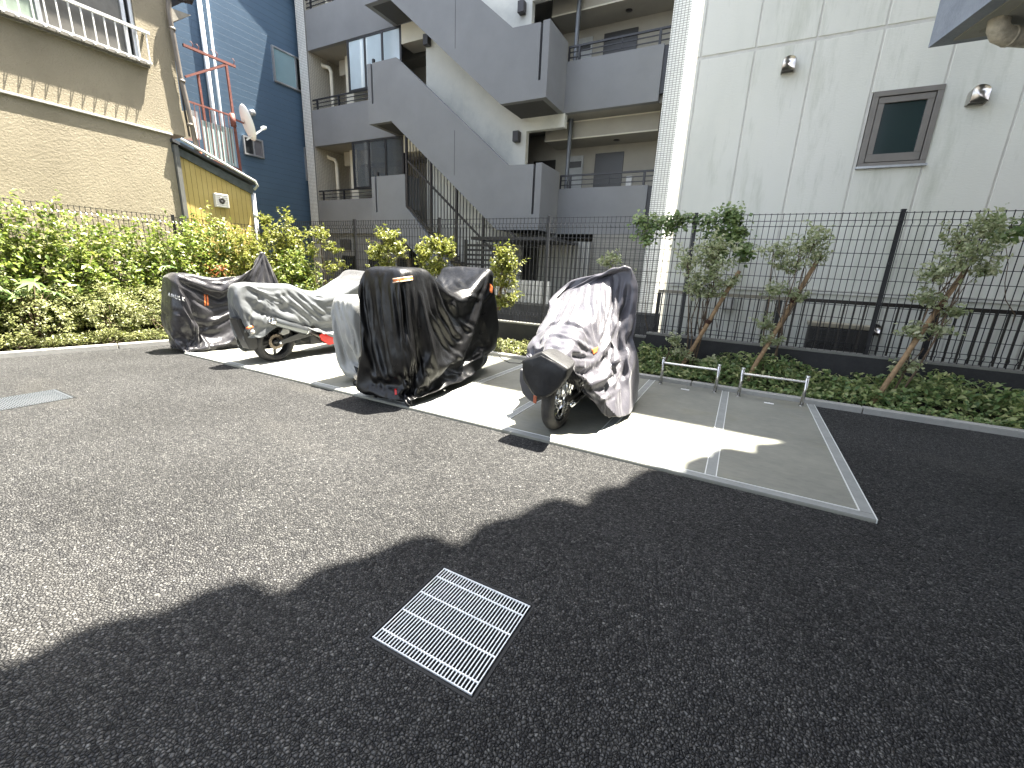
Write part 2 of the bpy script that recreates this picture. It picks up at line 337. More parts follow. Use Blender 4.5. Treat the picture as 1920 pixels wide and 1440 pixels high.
def wire_panel(length, zb, zt, spacing=.0775):
    mb = MB(); n = int(length/spacing)
    prof = [(0, zb), (0, zt-.17), (-.035, zt-.13), (0, zt-.09), (0, zt+.01)]
    pb = [(0, zb-.0), (0, zb+.30), (-.03, zb+.34), (0, zb+.38)]
    for i in range(n+1):
        x = .03+i*(length-.06)/n
        pts = [(x, -.0, zb), (x, 0, zb+.14), (x, -.03, zb+.18), (x, 0, zb+.22), (x, 0, zt-.17), (x, -.035, zt-.13), (x, 0, zt-.09), (x, 0, zt+.012)]
        for a_, b_ in zip(pts[:-1], pts[1:]): mb.bar(a_, b_, .0085)
    zs = [zb+.01, zb+.145, zb+.215, zt-.165, zt-.092, zt]
    k = 9
    for i in range(1, k): zs.append(zb+.215+i*(zt-.165-zb-.215)/k)
    for z in zs: mb.bar((.01, .005, z), (length-.01, .005, z), .0085)
    return mb
def fence(name, start, d, n, length, zb, zt, label, x_axis=True, post_from=0):
    root = wempty(name, start, label, 'fence')
    base = None
    for i in range(n):
        if base is None: o = wire_panel(length, zb, zt).build('mesh_panel', WIRE, None, fix=False); base = o
        else: o = base.copy(); C.objects.link(o)
        o.parent = root; o.matrix_parent_inverse = Matrix.Identity(4)
        o.location = (d[0]*i*length, d[1]*i*length, 0); o.rotation_euler.z = math.atan2(d[1], d[0])
    pb = None
    for i in range(post_from, n+1):
        if pb is None:
            mb = MB(); mb.box(-.024, .024, .012, .06, zb-.05, zt+.03); mb.box(-.027, .027, .009, .063, zt+.03, zt+.045)
            for k in range(4): z = zb+.2+k*(zt-zb-.3)/3; mb.box(-.016, .016, -.008, .0115, z, z+.035)
            o = mb.build('post', BLACK, None, bevel=.004); pb = o
        else: o = pb.copy(); C.objects.link(o)
        o.parent = root; o.matrix_parent_inverse = Matrix.Identity(4); o.location = (d[0]*i*length, d[1]*i*length, 0); o.rotation_euler.z = math.atan2(d[1], d[0])
    return root
FL = 2.495
fence('mesh_fence', (-10.82, FY-.03, 0), (1, 0), 8, FL, .52, 2.47, 'black welded mesh fence running along the back planting bed')
fence('mesh_fence', (-10.86, -2.5, 0), (0, 1), 4, 2.5, .47, 2.30, 'black welded mesh fence in the hedge before the beige house', post_from=0)

# stainless bicycle rails, small white floor plates
def rail(x0, x1, y, label):
    root = wempty('parking_rail', ((x0+x1)/2, y, .02), label, 'rail', 'stainless parking rails along the kerb')
    for x in (x0, x1):
        mb = MB(); mb.tube([(x, y, .022), (x, y, .395)], .021, 14); mb.lathe((x, y, .022), (0, 0, 1), [(0, .001), (0, .034), (.006, .034), (.008, .022)], 14)
        mb.build('post', STEEL, root); MB().lathe((x, y, .395), (0, 0, 1), [(0, .0235), (.018, .0235), (.022, .019), (.0221, .001)], 14).build('cap', simple('cap_steel', (.75, .75, .73), .3, 1), root)
    MB().tube([(x0+.018, y, .335), (x1-.018, y, .335)], .017, 14, False).build('crossbar', STEEL, root)
rail(-.855, -.125, 6.33, 'stainless rail just right of the lilac-grey covered motorcycle')
rail(.165, .885, 6.31, 'stainless rail nearest the shaded right end of the concrete pad')
rail(-2.84, -2.12, 6.33, 'stainless rail between the black and the grey covered motorcycles')
for x, y, lb in ((-.5, 6.2, 'small white plate on the pad below the rail nearest the grey motorcycle'), (.52, 6.17, 'small white plate on the pad below the rail at the right end')):
    mb = MB(); mb.box(x-.055, x+.055, y-.022, y+.022, .022, .027); mb.lathe((x+.0, y, .027), (0, 0, 1), [(0, .008), (.008, .007), (.0081, .001)], 10)
    tag(mb.build('floor_plate', WHITEP, bevel=.002), lb, 'floor plate', 'white plates on the parking pad')

# drain gratings
def grate(x0, x1, y0, y1, nb, cross, label, cw=.003, gm=None):
    gm = gm or GALV
    root = wempty('drain_grate', ((x0+x1)/2, (y0+y1)/2, 0), label, 'drain grate')
    mb = MB(); t = .012
    mb.box(x0-t, x0, y0-t, y1+t, -.05, .003); mb.box(x1, x1+t, y0-t, y1+t, -.05, .003); mb.box(x0, x1, y0-t, y0, -.05, .003); mb.box(x0, x1, y1, y1+t, -.05, .003)
    mb.build('rim', simple('rim_iron', (.012, .013, .014), .6, .2), root)
    MB().add([(x0, y0, -.056), (x1, y0, -.056), (x1, y1, -.056), (x0, y1, -.056)], [(0, 1, 2, 3)]).build('pit', simple('pit_black', (.003, .003, .004), .9), root)  # black sheet close under the bars, stands in for the shaded depth
    g = .012; X0, X1, Y0, Y1 = x0+g, x1-g, y0+g, y1-g
    mb = MB()
    for i in range(nb+1):
        x = X0+(X1-X0)*i/nb; mb.box(x-.0023, x+.0023, Y0, Y1, .0005, .004)
    mb.build('bearing_bars', gm, root)
    mb = MB()
    for q in cross: y = Y0+(Y1-Y0)*q; mb.box(X0, X1, y-cw, y+cw, -.001, .0046)
    for y in (Y0-.002, Y1+.002): mb.box(X0-.004, X1+.004, y-.0022, y+.0022, -.004, .0048)
    mb.build('cross_bars', gm, root)
grate(GX0, GX1, GY0, GY1, 31, (.1, .36, .62, .87), 'square galvanised drain grate in the shaded asphalt in the foreground')
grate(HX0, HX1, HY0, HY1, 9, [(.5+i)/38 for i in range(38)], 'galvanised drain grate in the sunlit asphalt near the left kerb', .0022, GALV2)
KX = .0

# ------------------------------------------------------------------ grey apartment block
AP = wempty('apartment_building', (-8, 11, 0), 'grey rendered apartment block with outside concrete stairs and galleries behind the mesh fence', 'building')
G, S, ST = 11.0, 9.9, 2.83; XL, XR = -13.86, -2.27
bz = [2.495+ST*n for n in range(3)]       # storey levels (underside of slabs)
SX0, SX1 = -10.12, -4.64
# stair front panel outline for a flight whose lower-right landing underside is b
def flight_outline(b):
    t = b+ST
    return dict(
      main=[(SX0+.10, t+.02), (-9.29, t), (-5.83, b), (SX1, b), (SX1, b+1.49), (-4.80, b+1.49), (-4.80, b+.36), (-4.86, b+.36), (-4.86, b+1.47), (-5.56, b+1.49), (-9.06, t+1.47), (-9.92, t+1.47), (-9.92, t+.50), (-9.985, t+.50), (-9.985, t+1.47), (SX0, t+1.47), (SX0, t)])
for n, b in enumerate([bz[0], bz[1]]):
    ol = flight_outline(b)['main'][1:]
    MB().prism_y(ol, S, S+.14).build('stair_panel', GREYP, AP)
    t = b+ST
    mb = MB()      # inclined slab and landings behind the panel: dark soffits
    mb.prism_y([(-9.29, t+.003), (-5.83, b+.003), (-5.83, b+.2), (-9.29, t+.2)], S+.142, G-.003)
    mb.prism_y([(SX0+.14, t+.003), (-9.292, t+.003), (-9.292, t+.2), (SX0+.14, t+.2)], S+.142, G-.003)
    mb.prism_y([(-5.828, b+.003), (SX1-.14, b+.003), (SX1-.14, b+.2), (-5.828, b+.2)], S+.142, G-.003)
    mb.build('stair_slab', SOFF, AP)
    MB().box(SX1-.138, SX1-.001, S+.141, G-.005, b, b+1.49).build('landing_side', GREYP, AP); MB().box(SX0+.001, SX0+.138, S+.141, G-.005, t, t+1.47).build('landing_side', GREYP, AP)
    for xx in (-4.83, -9.952):
        z0 = b+.36 if xx > -6 else t+.5
        MB().box(xx-.03, xx+.03, S+.06, S+.12, z0+.001, z0+1.1).build('stair_slot', BLACK, AP)
    MB().box(-7.16, -7.148, S-.0025, S+.01, b+1.35, b+2.4).build('render_joint', SOFF, AP)
# lowest flight: landing box at the left, then an open steel railing down to the ground
b = bz[0]-ST; t = bz[0]
zf = [(SX0, t), (-8.86, t+.0), (-8.86, t+1.47), (-9.92, t+1.47), (-9.92, t+.5), (-9.985, t+.5), (-9.985, t+1.47), (SX0, t+1.47)]
MB().prism_y([(SX0, t), (-9.29, t), (-5.9, b+.05), (-5.4, b+.05), (-8.84, t+.63), (-8.84, t+1.47), (-9.92, t+1.47), (-9.92, t+.5), (-9.985, t+.5), (-9.985, t+1.47), (SX0, t+1.47)], S, S+.14).build('stair_panel', GREYP, AP)
MB().box(SX0+.001, SX0+.138, S+.141, G-.005, t, t+1.47).build('landing_side', GREYP, AP); MB().box(-8.98, -8.842, S+.141, G-.5, t+.6, t+1.47).build('landing_side', GREYP, AP)
MB().box(-9.982, -9.922, S+.06, S+.12, t+.501, t+1.6).build('stair_slot', BLACK, AP)
mb = MB(); nst = 15
for k in range(nst):
    x0 = -8.8+k*(3.3/nst); z = t+.15-(k+1)*(t/nst)
    mb.box(x0, x0+3.3/nst+.02, S+.15, G-.05, z, z+.04)
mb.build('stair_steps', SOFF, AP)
def slope(x): return t+.62-(x+8.84)*(2.83/3.45)
mb = MB(); x = -8.78
while x < -5.5:
    zt_ = min(t+2.72-(x+8.84)*.815, 99); mb.bar((x, S+.05, slope(x)+.02), (x, S+.05, max(zt_, slope(x)+.4)), .018); x += .105
mb.bar((-8.8, S+.05, t+2.69), (-5.3, S+.05, t+2.69-3.5*.815), .05); mb.bar((-8.8, S+.05, slope(-8.8)+1.25), (-5.3, S+.05, slope(-5.3)+1.25), .045); mb.bar((-8.8, S+.05, slope(-8.8)+.06), (-5.3, S+.05, slope(-5.3)+.06), .05)
for x in (-8.8, -7.95, -7.1, -6.25): mb.bar((x, S+.04, slope(x)), (x, S+.04, t+2.78-(x+8.84)*.815), .06)
mb.build('stair_railing', BLACK, AP)
# inner stair wall and jambs
WX0, WX1 = -8.95, -5.66
MB().box(WX0, WX1, G, G+.16, 0, 10.9).build('stair_wall', PLAST, AP)
for b in bz[1:]: MB().box(WX1+.002, SX1+.04, G-.01, G+.15, b-.305, b-.004).build('beam', PLAST, AP)
for b in bz[1:]: MB().box(-9.9, WX0-.002, G+.02, G+.6, b-.48, b-.004).build('beam', CREAM, AP)
for b in (bz[0], bz[1], bz[2]):
    pass
    for (x, z) in ((-5.9, b+2.4),):
        MB().box(x-.085, x+.085, G-.16, G-.002, z-.12, z+.13).build('wall_lamp', DARKM, AP, bevel=.01)
    MB().box(WX0+.02, WX0+.19, G-.16, G-.002, b+2.1, b+2.36).build('wall_lamp', DARKM, AP, bevel=.01)
    MB().box(-7.66, -7.652, G-.0025, G, b, b+ST).build('render_joint', GROOVE, AP)
# galleries: parapets, floors, ceilings, back wall, drop beams, rails
BY = 12.45
for n, b in enumerate(bz):
    MB().box(XL+.002, -9.9, G, G+.14, b, b+1.10).build('gallery_parapet', GREYP, AP)
    MB().box(-10.9, -9.9, G+.001, G+.139, b+1.1, b+1.36).build('gallery_parapet', GREYP, AP)
    MB().box(SX1-.02, XR-.11, G, G+.14, b, b+1.10).build('gallery_parapet', GREYP, AP)
    MB().box(XR-.105, XR-.002, G+.03, G+.1, b+.15, b+1.08).build('parapet_slot', BLACK, AP)
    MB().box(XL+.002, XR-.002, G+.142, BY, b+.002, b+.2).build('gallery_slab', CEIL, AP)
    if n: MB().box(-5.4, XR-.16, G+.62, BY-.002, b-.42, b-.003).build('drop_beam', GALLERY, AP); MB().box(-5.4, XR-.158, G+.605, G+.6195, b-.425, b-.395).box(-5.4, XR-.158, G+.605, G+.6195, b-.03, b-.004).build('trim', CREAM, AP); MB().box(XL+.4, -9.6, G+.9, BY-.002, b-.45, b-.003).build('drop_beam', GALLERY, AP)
    if n: MB().lathe((-3.55, G+1.05, b-.421), (0, 0, -1), [(0, .08), (.012, .08), (.0125, .001)], 18).build('down_light', DARKM, AP)
    for (xa, xb, xr) in ((XL+.01, -11.0, 'l'), (SX1-.0, XR-.01, 'r')):
        mb = MB()
        for z in (.31, .2, .09): mb.bar((xa, G+.05, b+1.1+z), (xb, G+.05, b+1.1+z), .04 if z > .3 else .02)
        px = [xa+.22, xa+1.25, xb-.05] if xr == 'l' else [xa+.28, xb-.22]
        for x in px: mb.bar((x, G+.05, b+1.1), (x, G+.05, b+1.41), .05)
        if xr == 'r': mb.bar((xa+.02, G+.05, b+1.1), (xa+.02, G+.05, b+1.41), .035); mb.bar((xa+1.3, G+.05, b+1.15), (xa+1.3, G+.05, b+1.41), .02)
        mb.build('gallery_rail', BLACK, AP)
    MB().tube([(-4.62, G+.45, b+.2), (-4.62, G+.45, b+ST)], .055, 12, False).build('column_pipe', simple('pipe_grey', (.13, .14, .15), .4, .3), AP)
    # drain pipe, pillar and tiled return at the left
    mb = MB(); x = XL+.32
    mb.tube([(x-.42, G+.5, b+ST-.01), (x-.42, G+.5, b+ST-.1), (x-.32, G+.55, b+ST-.22), (x-.06, G+.6, b+ST-.3), (x, G+.62, b+ST-.42), (x, G+.62, b+.2)], .06, 12); mb.tube([(x, G+.62, b+1.55), (x, G+.62, b+1.62)], .066, 12)
    mb.build('drain_pipe', CREAM, AP)
    MB().box(XL+.86, XL+1.2, G+.75, BY-.003, b+.2, b+ST-.003).build('pillar', CREAM, AP)
    # screens above the stair head
    if n:
        fr = MB(); x0, x1, zb_, zt_ = -12.18+.14, -10.12+.22, b-ST+1.42, b-.01
        for k in range(4): xx = x0+(x1-x0)*k/3; fr.box(xx-.035, xx+.035, G+.01, G+.07, zb_, zt_)
        fr.box(x0, x1, G+.012, G+.068, zt_-.05, zt_-.001); fr.box(x0, x1, G+.012, G+.068, zb_, zb_+.05)
        f_ = fr.build('screen', BLACK, AP)
        for k in range(3):
            xa = x0+(x1-x0)*k/3+.04; xb = x0+(x1-x0)*(k+1)/3-.04
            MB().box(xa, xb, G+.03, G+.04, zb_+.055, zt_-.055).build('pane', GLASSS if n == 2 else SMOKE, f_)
MB().box(XL-.39, XR+.37, BY, BY+.2, -.1, 11).build('back_wall', GALLERY, AP)
# doors and windows on the back wall
DOORG = simple('door_grey', (.16, .17, .17), .4); DOORW = simple('door_pale', (.42, .43, .42), .4); DOORK = simple('door_dark', (.02, .018, .016), .35)
for n, b in enumerate(bz):
    f = b+.2
    MB().box(-4.21, -3.42, BY-.03, BY-.001, f+.02 if n == 0 else f+.02, f+2.02).build('door', DOORK, AP) if n != 1 else None
    if n == 1:
        wn = MB().box(-4.25, -3.38, BY-.03, BY-.001, f+.75, f+2.0).build('window', DOORK, AP); MB().box(-4.2, -3.85, BY-.036, BY-.031, f+.8, f+1.5).box(-3.78, -3.43, BY-.036, BY-.031, f+.8, f+1.5).build('pane', GLASSK, wn)
    d = MB().box(-5.05, -4.55, BY-.04, BY-.001, f+.02, f+2.0).build('door', DOORW, AP); MB().box(-5.0, -4.6, BY-.046, BY-.041, f+1.7, f+1.86).build('transom', DOORK, d)
    MB().box(-6.1, -5.4, BY-.03, BY-.001, f+.02, f+1.95).build('door', DOORK, AP)
    d = MB().box(-12.75, -11.9, BY-.035, BY-.001, f+.02, f+1.95).build('door', DOORG, AP); MB().box(-12.7, -11.95, BY-.045, BY-.036, f+1.55, f+1.72).build('transom', DOORK, d)
    MB().box(-3.28, -3.13, BY-.06, BY-.001, f+1.15, f+1.4).build('meter_box', WHITEP, AP)
    MB().box(-9.6, -8.6, BY-.035, BY-.001, f+.02, f+2.0).build('door', DOORK, AP)
# tiled end piers and side walls
MB().box(XL-.40, XL, G-.05, G+.0, 2.2, 11).build('tile_pier', TILEX, AP); MB().box(XL-.4, XL, G+.002, BY+3, -.05, 11).build('side_wall', TILEY, AP)
MB().box(XL-.4, XL, G-.05, G+.0, -.05, 2.198).build('tile_pier', TILEX, AP)
MB().box(XR, XR+.37, G-.05, G+.0, -.05, 11).build('tile_pier', TILEX, AP)
MB().box(XR, XR+.37, G+.002, G+.62, -.05, 11).build('side_wall', TILEY, AP)
MB().box(XR, XR+.345, G+.622, BY+9, -.05, 11).build('side_wall', WHITEP, AP)
MB().box(XL-.6, XR+.5, G-.1, BY+9, 11.0, 11.3).build('roof', ROOFM, AP)
# ground floor behind the fences: ribbed pale panels, dark louvre gate, canopy, low windows
RIB = Mat('ribbed_panel', (.3, .3, .28), .6); _w = RIB.n('ShaderNodeTexWave'); _w.wave_type = 'BANDS'; _w.bands_direction = 'X'; _w.inputs['Scale'].default_value = 2.6; RIB.l(RIB.vec(), _w.inputs[0])
RIB.color(RIB.ramp(_w.outputs['Fac'], [(.25, (.09, .09, .088)), (.6, (.40, .40, .37))])); RIB.bump(_w.outputs['Fac'], .6, .02); RIB = RIB.m
MB().box(-5.05, -3.6, G-.1, G-.04, 0, 2.3).build('ribbed_screen', RIB, AP)
MB().box(XL, SX0+.3, G+.1, G+.2, 0, 2.49).build('ground_wall', GREYP, AP)
for x in (-12.9, -11.6, -10.3): w_ = MB().box(x, x+.62, G+.06, G+.098, .7, 1.75).build('window', DOORK, AP); MB().box(x+.05, x+.57, G+.05, G+.0595, .76, 1.69).build('pane', GLASSK, w_)
for x in (-12.95, -11.0): MB().box(x, x+.5, G+.05, G+.098, 1.95, 2.3).build('vent_grille', SOFF, AP)
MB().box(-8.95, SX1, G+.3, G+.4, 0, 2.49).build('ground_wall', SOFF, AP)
MB().box(-3.6, XR, G, G+.1, 0, 2.49).build('ground_wall', brick('grey_tile', (.20, .195, .175), (.09, .09, .085), .21, .062, 0), AP); MB().box(-3.35, -2.5, G-.03, G-.002, .75, 1.5).build('window', DOORK, AP)
MB().box(SX0, SX1, G+.01, G+.12, bz[0]-.3, bz[0]-.001).build('beam', GREYP, AP)
MB().box(-6.1, -3.95, S-.75, G-.11, 2.20, 2.27).build('canopy', BLACK, AP)
mb = MB()
for x in (-6.3, -5.2): mb.box(x-.03, x+.03, S-.7, S-.64, 0, 2.2)
for k in range(16): mb.bar((-6.25, S-.67, .35+k*.115), (-5.25, S-.67, .35+k*.115), .045, .05)
for x in (-5.95, -5.6): mb.box(x-.012, x+.012, S-.70, S-.69, .3, 2.15)
mb.build('louvre_gate', BLACK, AP)

# low boundary wall of the neighbour and pale translucent panel
mb = MB(); mb.mi = 0; mb.box(-14.4, -1.36, 8.52, 8.64, -.05, .80); mb.mi = 1; mb.box(-14.41, -1.355, 8.51, 8.65, .80, .84)
o = mb.build('neighbour_wall', [simple('ribbed_dark', (.07, .07, .068), .7, 0, .3, 5, .3), BASETOP]); tag(o, 'second low ribbed wall with pale cap, beyond the mesh fence before the apartment block', 'wall')
mb = MB()
for k in range(34): x = -6.7+k*.09; mb.box(x, x+.05, 8.54, 8.6, .85, 1.32)
o = mb.build('slatted_screen', simple('pale_slats', (.62, .62, .58), .5), None); tag(o, 'pale slatted screen on the wall beyond the fence behind the black covered motorcycle', 'screen')

# ------------------------------------------------------------------ concrete panel building on the right
W = 8.8; WB = wempty('concrete_building', (3, 9, 0), 'pale stained concrete panel building with one small window behind the fence on the right', 'building')
wx = [-1.275+.82*k for k in range(0, 14)]; WT = 13.8; gro = .014
wl, wr, wz0, wz1 = 1.235, 2.02, 3.285, 4.285
zj = [1.40, 5.12, 8.2, 11.3]
mb = MB()      # each panel slightly bevelled and standing proud of the joint
segs = [(-.05, 1.365), (1.435, 5.095), (5.145, 8.18), (8.22, 11.28), (11.32, 13.8)]
xs = [-1.31, -1.275]+wx[1:]
for i in range(len(wx)-1):
    for (z0, z1) in segs:
        x0, x1 = wx[i]+gro, wx[i+1]-gro
        if abs(x0-(wl+.0)) < .2 and z0 == 1.435:
            mb.box(x0, x1, W-.012, W+.1, z0, wz0-.03); mb.box(x0, x1, W-.012, W+.1, wz1+.012, z1)
        else: mb.box(x0, x1, W-.012, W+.1, z0, z1)
for (z0, z1) in segs: mb.box(-1.335, -1.275-gro, W-.012, W+.1, z0, z1)
mb.build('wall_panels', PANW, WB, bevel=.006)
mb = MB(); mb.box(-1.333, wx[-1], W+.0, W+.015, 0, wz0-.03); mb.box(-1.333, wl-.02, W+.0, W+.015, wz0-.03, wz1+.02); mb.box(wr+.02, wx[-1], W+.0, W+.015, wz0-.03, wz1+.02); mb.box(-1.333, wx[-1], W, W+.015, wz1+.02, WT)
mb.build('wall_joints', GROOVE, WB)
MB().box(-1.333, wx[-1], W+.101, W+1.7, -.05, WT-.002).build('wall', PANW, WB)
MB().box(-1.36, wx[-1], W-.05, W+1.75, WT, WT+.2).build('roof', ROOFM, WB)
MB().box(-1.33, wx[-1], W-.04, W-.0125, 1.372, 1.43).build('ledge', PLAST, WB)
FRM = simple('taupe_frame', (.21, .195, .175), .45, 0, .08, 6)
fr = MB(); fr.box(wl-.01, wr, W-.035, W+.09, wz1-.06, wz1+.01); fr.box(wl-.01, wr, W-.035, W+.09, wz0, wz0+.05); fr.box(wl-.01, wl+.06, W-.035, W+.09, wz0+.051, wz1-.061); fr.box(wr-.07, wr, W-.035, W+.09, wz0+.051, wz1-.061)
wn = fr.build('window', FRM, WB, bevel=.004)
sa = MB(); x0, x1, z0, z1 = wl+.07, wr-.08, wz0+.06, wz1-.07
sa.box(x0, x1, W-.02, W+.05, z1-.08, z1); sa.box(x0, x1, W-.02, W+.05, z0, z0+.11); sa.box(x0, x0+.075, W-.02, W+.05, z0+.111, z1-.081); sa.box(x1-.075, x1, W-.02, W+.05, z0+.111, z1-.081)
sa.build('sash', FRM, wn, bevel=.004); MB().box(x0+.07, x1-.07, W+.02, W+.03, z0+.1, z1-.075).build('pane', GLASSD, wn)
MB().box(wl-.03, wr+.02, W-.07, W-.013, wz0-.03, wz0-.001).build('sill', ALUM, wn)
def hood(x, z, s=1.0):
    mb = MB(); n = 12; prof = [(-.09, -.10), (-.09, .03)]+[(-.09*math.cos(math.pi*k/n), .03+.09*math.sin(math.pi*k/n)) for k in range(1, n)]+[(.09, .03), (.09, -.10)]
    fr_ = [(x+px*s, W-.013-.14*s+.05*s*(max(0, pz-.03)/.09), z+pz*s) for px, pz in prof]; bk = [(x+px*s*1.04, W-.013, z+pz*s) for px, pz in prof]
    k = len(prof); mb.add(fr_+bk, [tuple(range(k))]+[(i, i+1, i+1+k, i+k) for i in range(k-1)], True)
    o_ = mb.build('vent_hood', simple('hood_steel', (.66, .63, .59), .28, 1, .05), WB, fix=False); sd = o_.modifiers.new('s', 'SOLIDIFY'); sd.thickness = .005
    MB().box(x-.075*s, x+.075*s, W-.13*s, W-.02, z-.088*s, z-.08*s).build('grille', DOORK, o_)
hood(.05, 4.80); hood(2.375, 4.09, 1.05); hood(1.95, .86, .8); 
mb = MB(); mb.box(-.3, -.12, W-.1, W-.013, 1.02, 1.22); mb.box(-.26, -.16, W-.13, W-.1, 1.05, 1.2); mb.build('outlet_box', ALUM, WB, bevel=.01)
# outdoor unit behind the railing
u = wempty('air_conditioner', (1.45, 8.5, 0), 'beige and black outdoor air conditioner unit at the foot of the panel wall', 'air conditioner')
MB().box(1.05, 1.85, 8.42, 8.7, .25, .86).build('case', simple('case_dark', (.035, .033, .03), .5), u, bevel=.01); MB().box(1.03, 1.87, 8.40, 8.72, .862, .93).build('top', simple('case_beige', (.38, .34, .25), .5), u, bevel=.01)
mb = MB()
for k in range(9): mb.box(1.1, 1.6, 8.41, 8.419, .32+k*.06, .335+k*.06)
mb.build('fan_grille', BLACK, u)

# inner railing in front of the panel wall
rt = wempty('bar_railing', (3, 8.2, 0), 'black upright bar railing between the mesh fence and the panel building', 'railing')
z = 1.28
MB().box(.85, 9, 8.17, 8.225, z-.03, z+.025).build('top_rail', simple('rail_bronze', (.035, .03, .026), .4, .3), rt); MB().box(-1.36, .848, 8.17, 8.225, z-.03, z+.025).build('top_rail', simple('rail_beige', (.30, .27, .21), .5), rt)
mb = MB(); x = -1.3
while x < 7: mb.box(x, x+.022, 8.185, 8.21, .1, z-.03); x += .128
mb.build('bars', simple('rail_bars', (.05, .045, .04), .4, .3), rt)
for x in (-1.34, .55, 2.45, 4.35): MB().box(x-.03, x+.03, 8.17, 8.225, 0, z-.031).build('post', BLACK, rt)

# ------------------------------------------------------------------ building corner overhead at the right and an added slab that casts the foreground shade
NB = wempty('near_building', (6, 0, 0), 'grey soffit corner and pale pipe of the near building at the upper right', 'building')
zs = 3.5; c0 = az(1740, 90, zs); c1 = az(1860, 0, zs); dd = (c1-c0).normalized()
far = [(c0.x, c0.y), (c0.x+9, c0.y+.05), (c0.x+9, -3), ((c0+dd*8.5).x, (c0+dd*8.5).y)]
MB().prism_z(far, zs, zs+.42).build('balcony_slab', concrete('balcony_concrete', (.20, .225, .26), (.30, .33, .37), .3, 5), NB)
inn = [(c0.x+.13, c0.y-.1), (c0.x+8.9, c0.y-.05), (c0.x+8.9, -2.9), ((c0+dd*8.4).x+.13, (c0+dd*8.4).y)]
MB().prism_z(inn, zs-.012, zs-.0005).build('soffit_board', simple('soffit_grey', (.28, .28, .25), .85, 0, .12, 6, .3, 90), NB)
inn2 = [(x+(.12 if i in (0, 3) else 0), y-(.1 if i in (0, 1) else 0)) for i, (x, y) in enumerate(inn)]
MB().prism_z(inn2, zs-.02, zs-.0125).build('soffit_board', simple('soffit_grey_inner', (.24, .24, .215), .85, 0, .12, 6, .3, 90), NB)
mb = MB(); p0 = az(1868, 62, 3.4); p1 = az(1960, 68, 3.4)
e = (p1-p0).normalized(); mb.tube([p0+Vector((-.005, .0, .1)), p0+Vector((-.0, 0, .035)), p0+e*.03+Vector((0, 0, .0)), p0+e*.09+Vector((0, 0, -.015)), p1+Vector((0, 0, -.015))], .062, 20)
mb.tube([p0+e*.10+Vector((0, 0, -.015)), p0+e*.12+Vector((0, 0, -.015))], .067, 20); mb.build('drain_pipe', simple('old_pipe', (.46, .42, .34), .6, 0, .35, 22, .2), NB)
NBM = simple('near_wall', (.16, .16, .155), .85)
MB().box(3.9, 12, -9, 5.6, -.05, 9.2).build('wall', NBM, NB)
# added unseen slab high up, outline shaped to throw the wavy shade line
RZ = 11.0; off = SUN/SUN.z*RZ
bp = [(-420, 1400), (-60, 1262), (0, 1248), (40, 1236), (80, 1222), (125, 1205), (165, 1180), (200, 1163), (235, 1152), (285, 1148), (330, 1138), (375, 1118), (410, 1098), (440, 1088), (470, 1084), (495, 1093), (515, 1106), (540, 1107), (565, 1100), (590, 1078), (620, 1058), (660, 1046), (700, 1038), (735, 1022), (765, 1008), (790, 1003), (815, 1002), (835, 1012), (858, 1020), (880, 1016), (897, 1000), (915, 980), (935, 972), (960, 968), (985, 962), (1005, 948), (1030, 936), (1055, 935), (1080, 943), (1100, 947), (1113, 940), (1122, 920), (1135, 913), (1160, 912), (1180, 905), (1195, 890), (1215, 880), (1238, 879), (1262, 887), (1283, 893)]
top = [(-.18, 3.71), (-.1, 3.87), (-.02, 3.877), (.0, 4.06), (.05, 4.18), (.12, 4.21), (.345, 4.226), (.351, 4.5), (.44, 4.55), (.56, 4.68)]
out = [(q.x+off.x, q.y+off.y) for q in [az(*p_, 0) for p_ in bp]]+[(x+off.x, y+off.y) for x, y in top]+[(1.15+off.x, 5.9+off.y), (10, 6.5), (10, -8), (-3.0, -8)]
MB().prism_z(out, RZ, RZ+.25).build('shade_slab', NBM, NB)
MB().box(4.2, 10, -7.9, 5.2, 9.2, RZ-.002).build('wall', NBM, NB)
# ------------------------------------------------------------------ beige stucco house on the left
HX = -11.1
BH = wempty('stucco_house', (HX-3, 1.5, 0), 'old beige stucco house with a railed upstairs window, left of the yellow shed', 'house')
wy0, wy1, wz0_, wz1_ = 2.2, 4.98, 5.14, 6.45
mb = MB()
mb.box(HX-6, HX, -6, wy0, 3.985, 8.2); mb.box(HX-6, HX, wy1, 5.58, 3.985, 8.2); mb.box(HX-6, HX, wy0, wy1, 3.985, wz0_); mb.box(HX-6, HX, wy0, wy1, wz1_, 8.2); mb.box(HX-6, HX-.3, wy0, wy1, wz0_, wz1_)
mb.build('wall', STU, BH)
MB().box(HX-6, HX+.05, -6, 5.26, -.05, 3.93).build('lower_wall', STU, BH)
MB().prism_y([(HX-.05, 3.93), (HX+.09, 3.93), (HX+.09, 3.95), (HX+.002, 3.986), (HX-.05, 3.986)], -6, 5.3).build('ledge', simple('ledge_mortar', (.30, .29, .26), .8, 0, .2, 8, .3), BH)
fr = MB()
for y in (wy0+.04, 3.12, 3.62, wy1-.16, wy1-.035): fr.box(HX-.1, HX-.03, y-.03, y+.03, wz0_, wz1_)
fr.box(HX-.1, HX-.02, wy0, wy1, wz0_, wz0_+.06); fr.box(HX-.1, HX-.02, wy0, wy1, wz1_-.06, wz1_)
wn = fr.build('window', ALUM, BH); MB().box(HX-.08, HX-.07, wy0+.07, 3.59, wz0_+.06, wz1_-.06).build('pane', simple('green_curtain', (.22, .27, .22), .4), wn); MB().box(HX-.08, HX-.07, 3.65, wy1-.19, wz0_+.06, wz1_-.06).build('pane', simple('frosted_brown', (.12, .115, .105), .25), wn); MB().box(HX-.12, HX-.11, wy1-.13, wy1-.0, wz0_, wz1_).build('pane', GLASSK, wn)
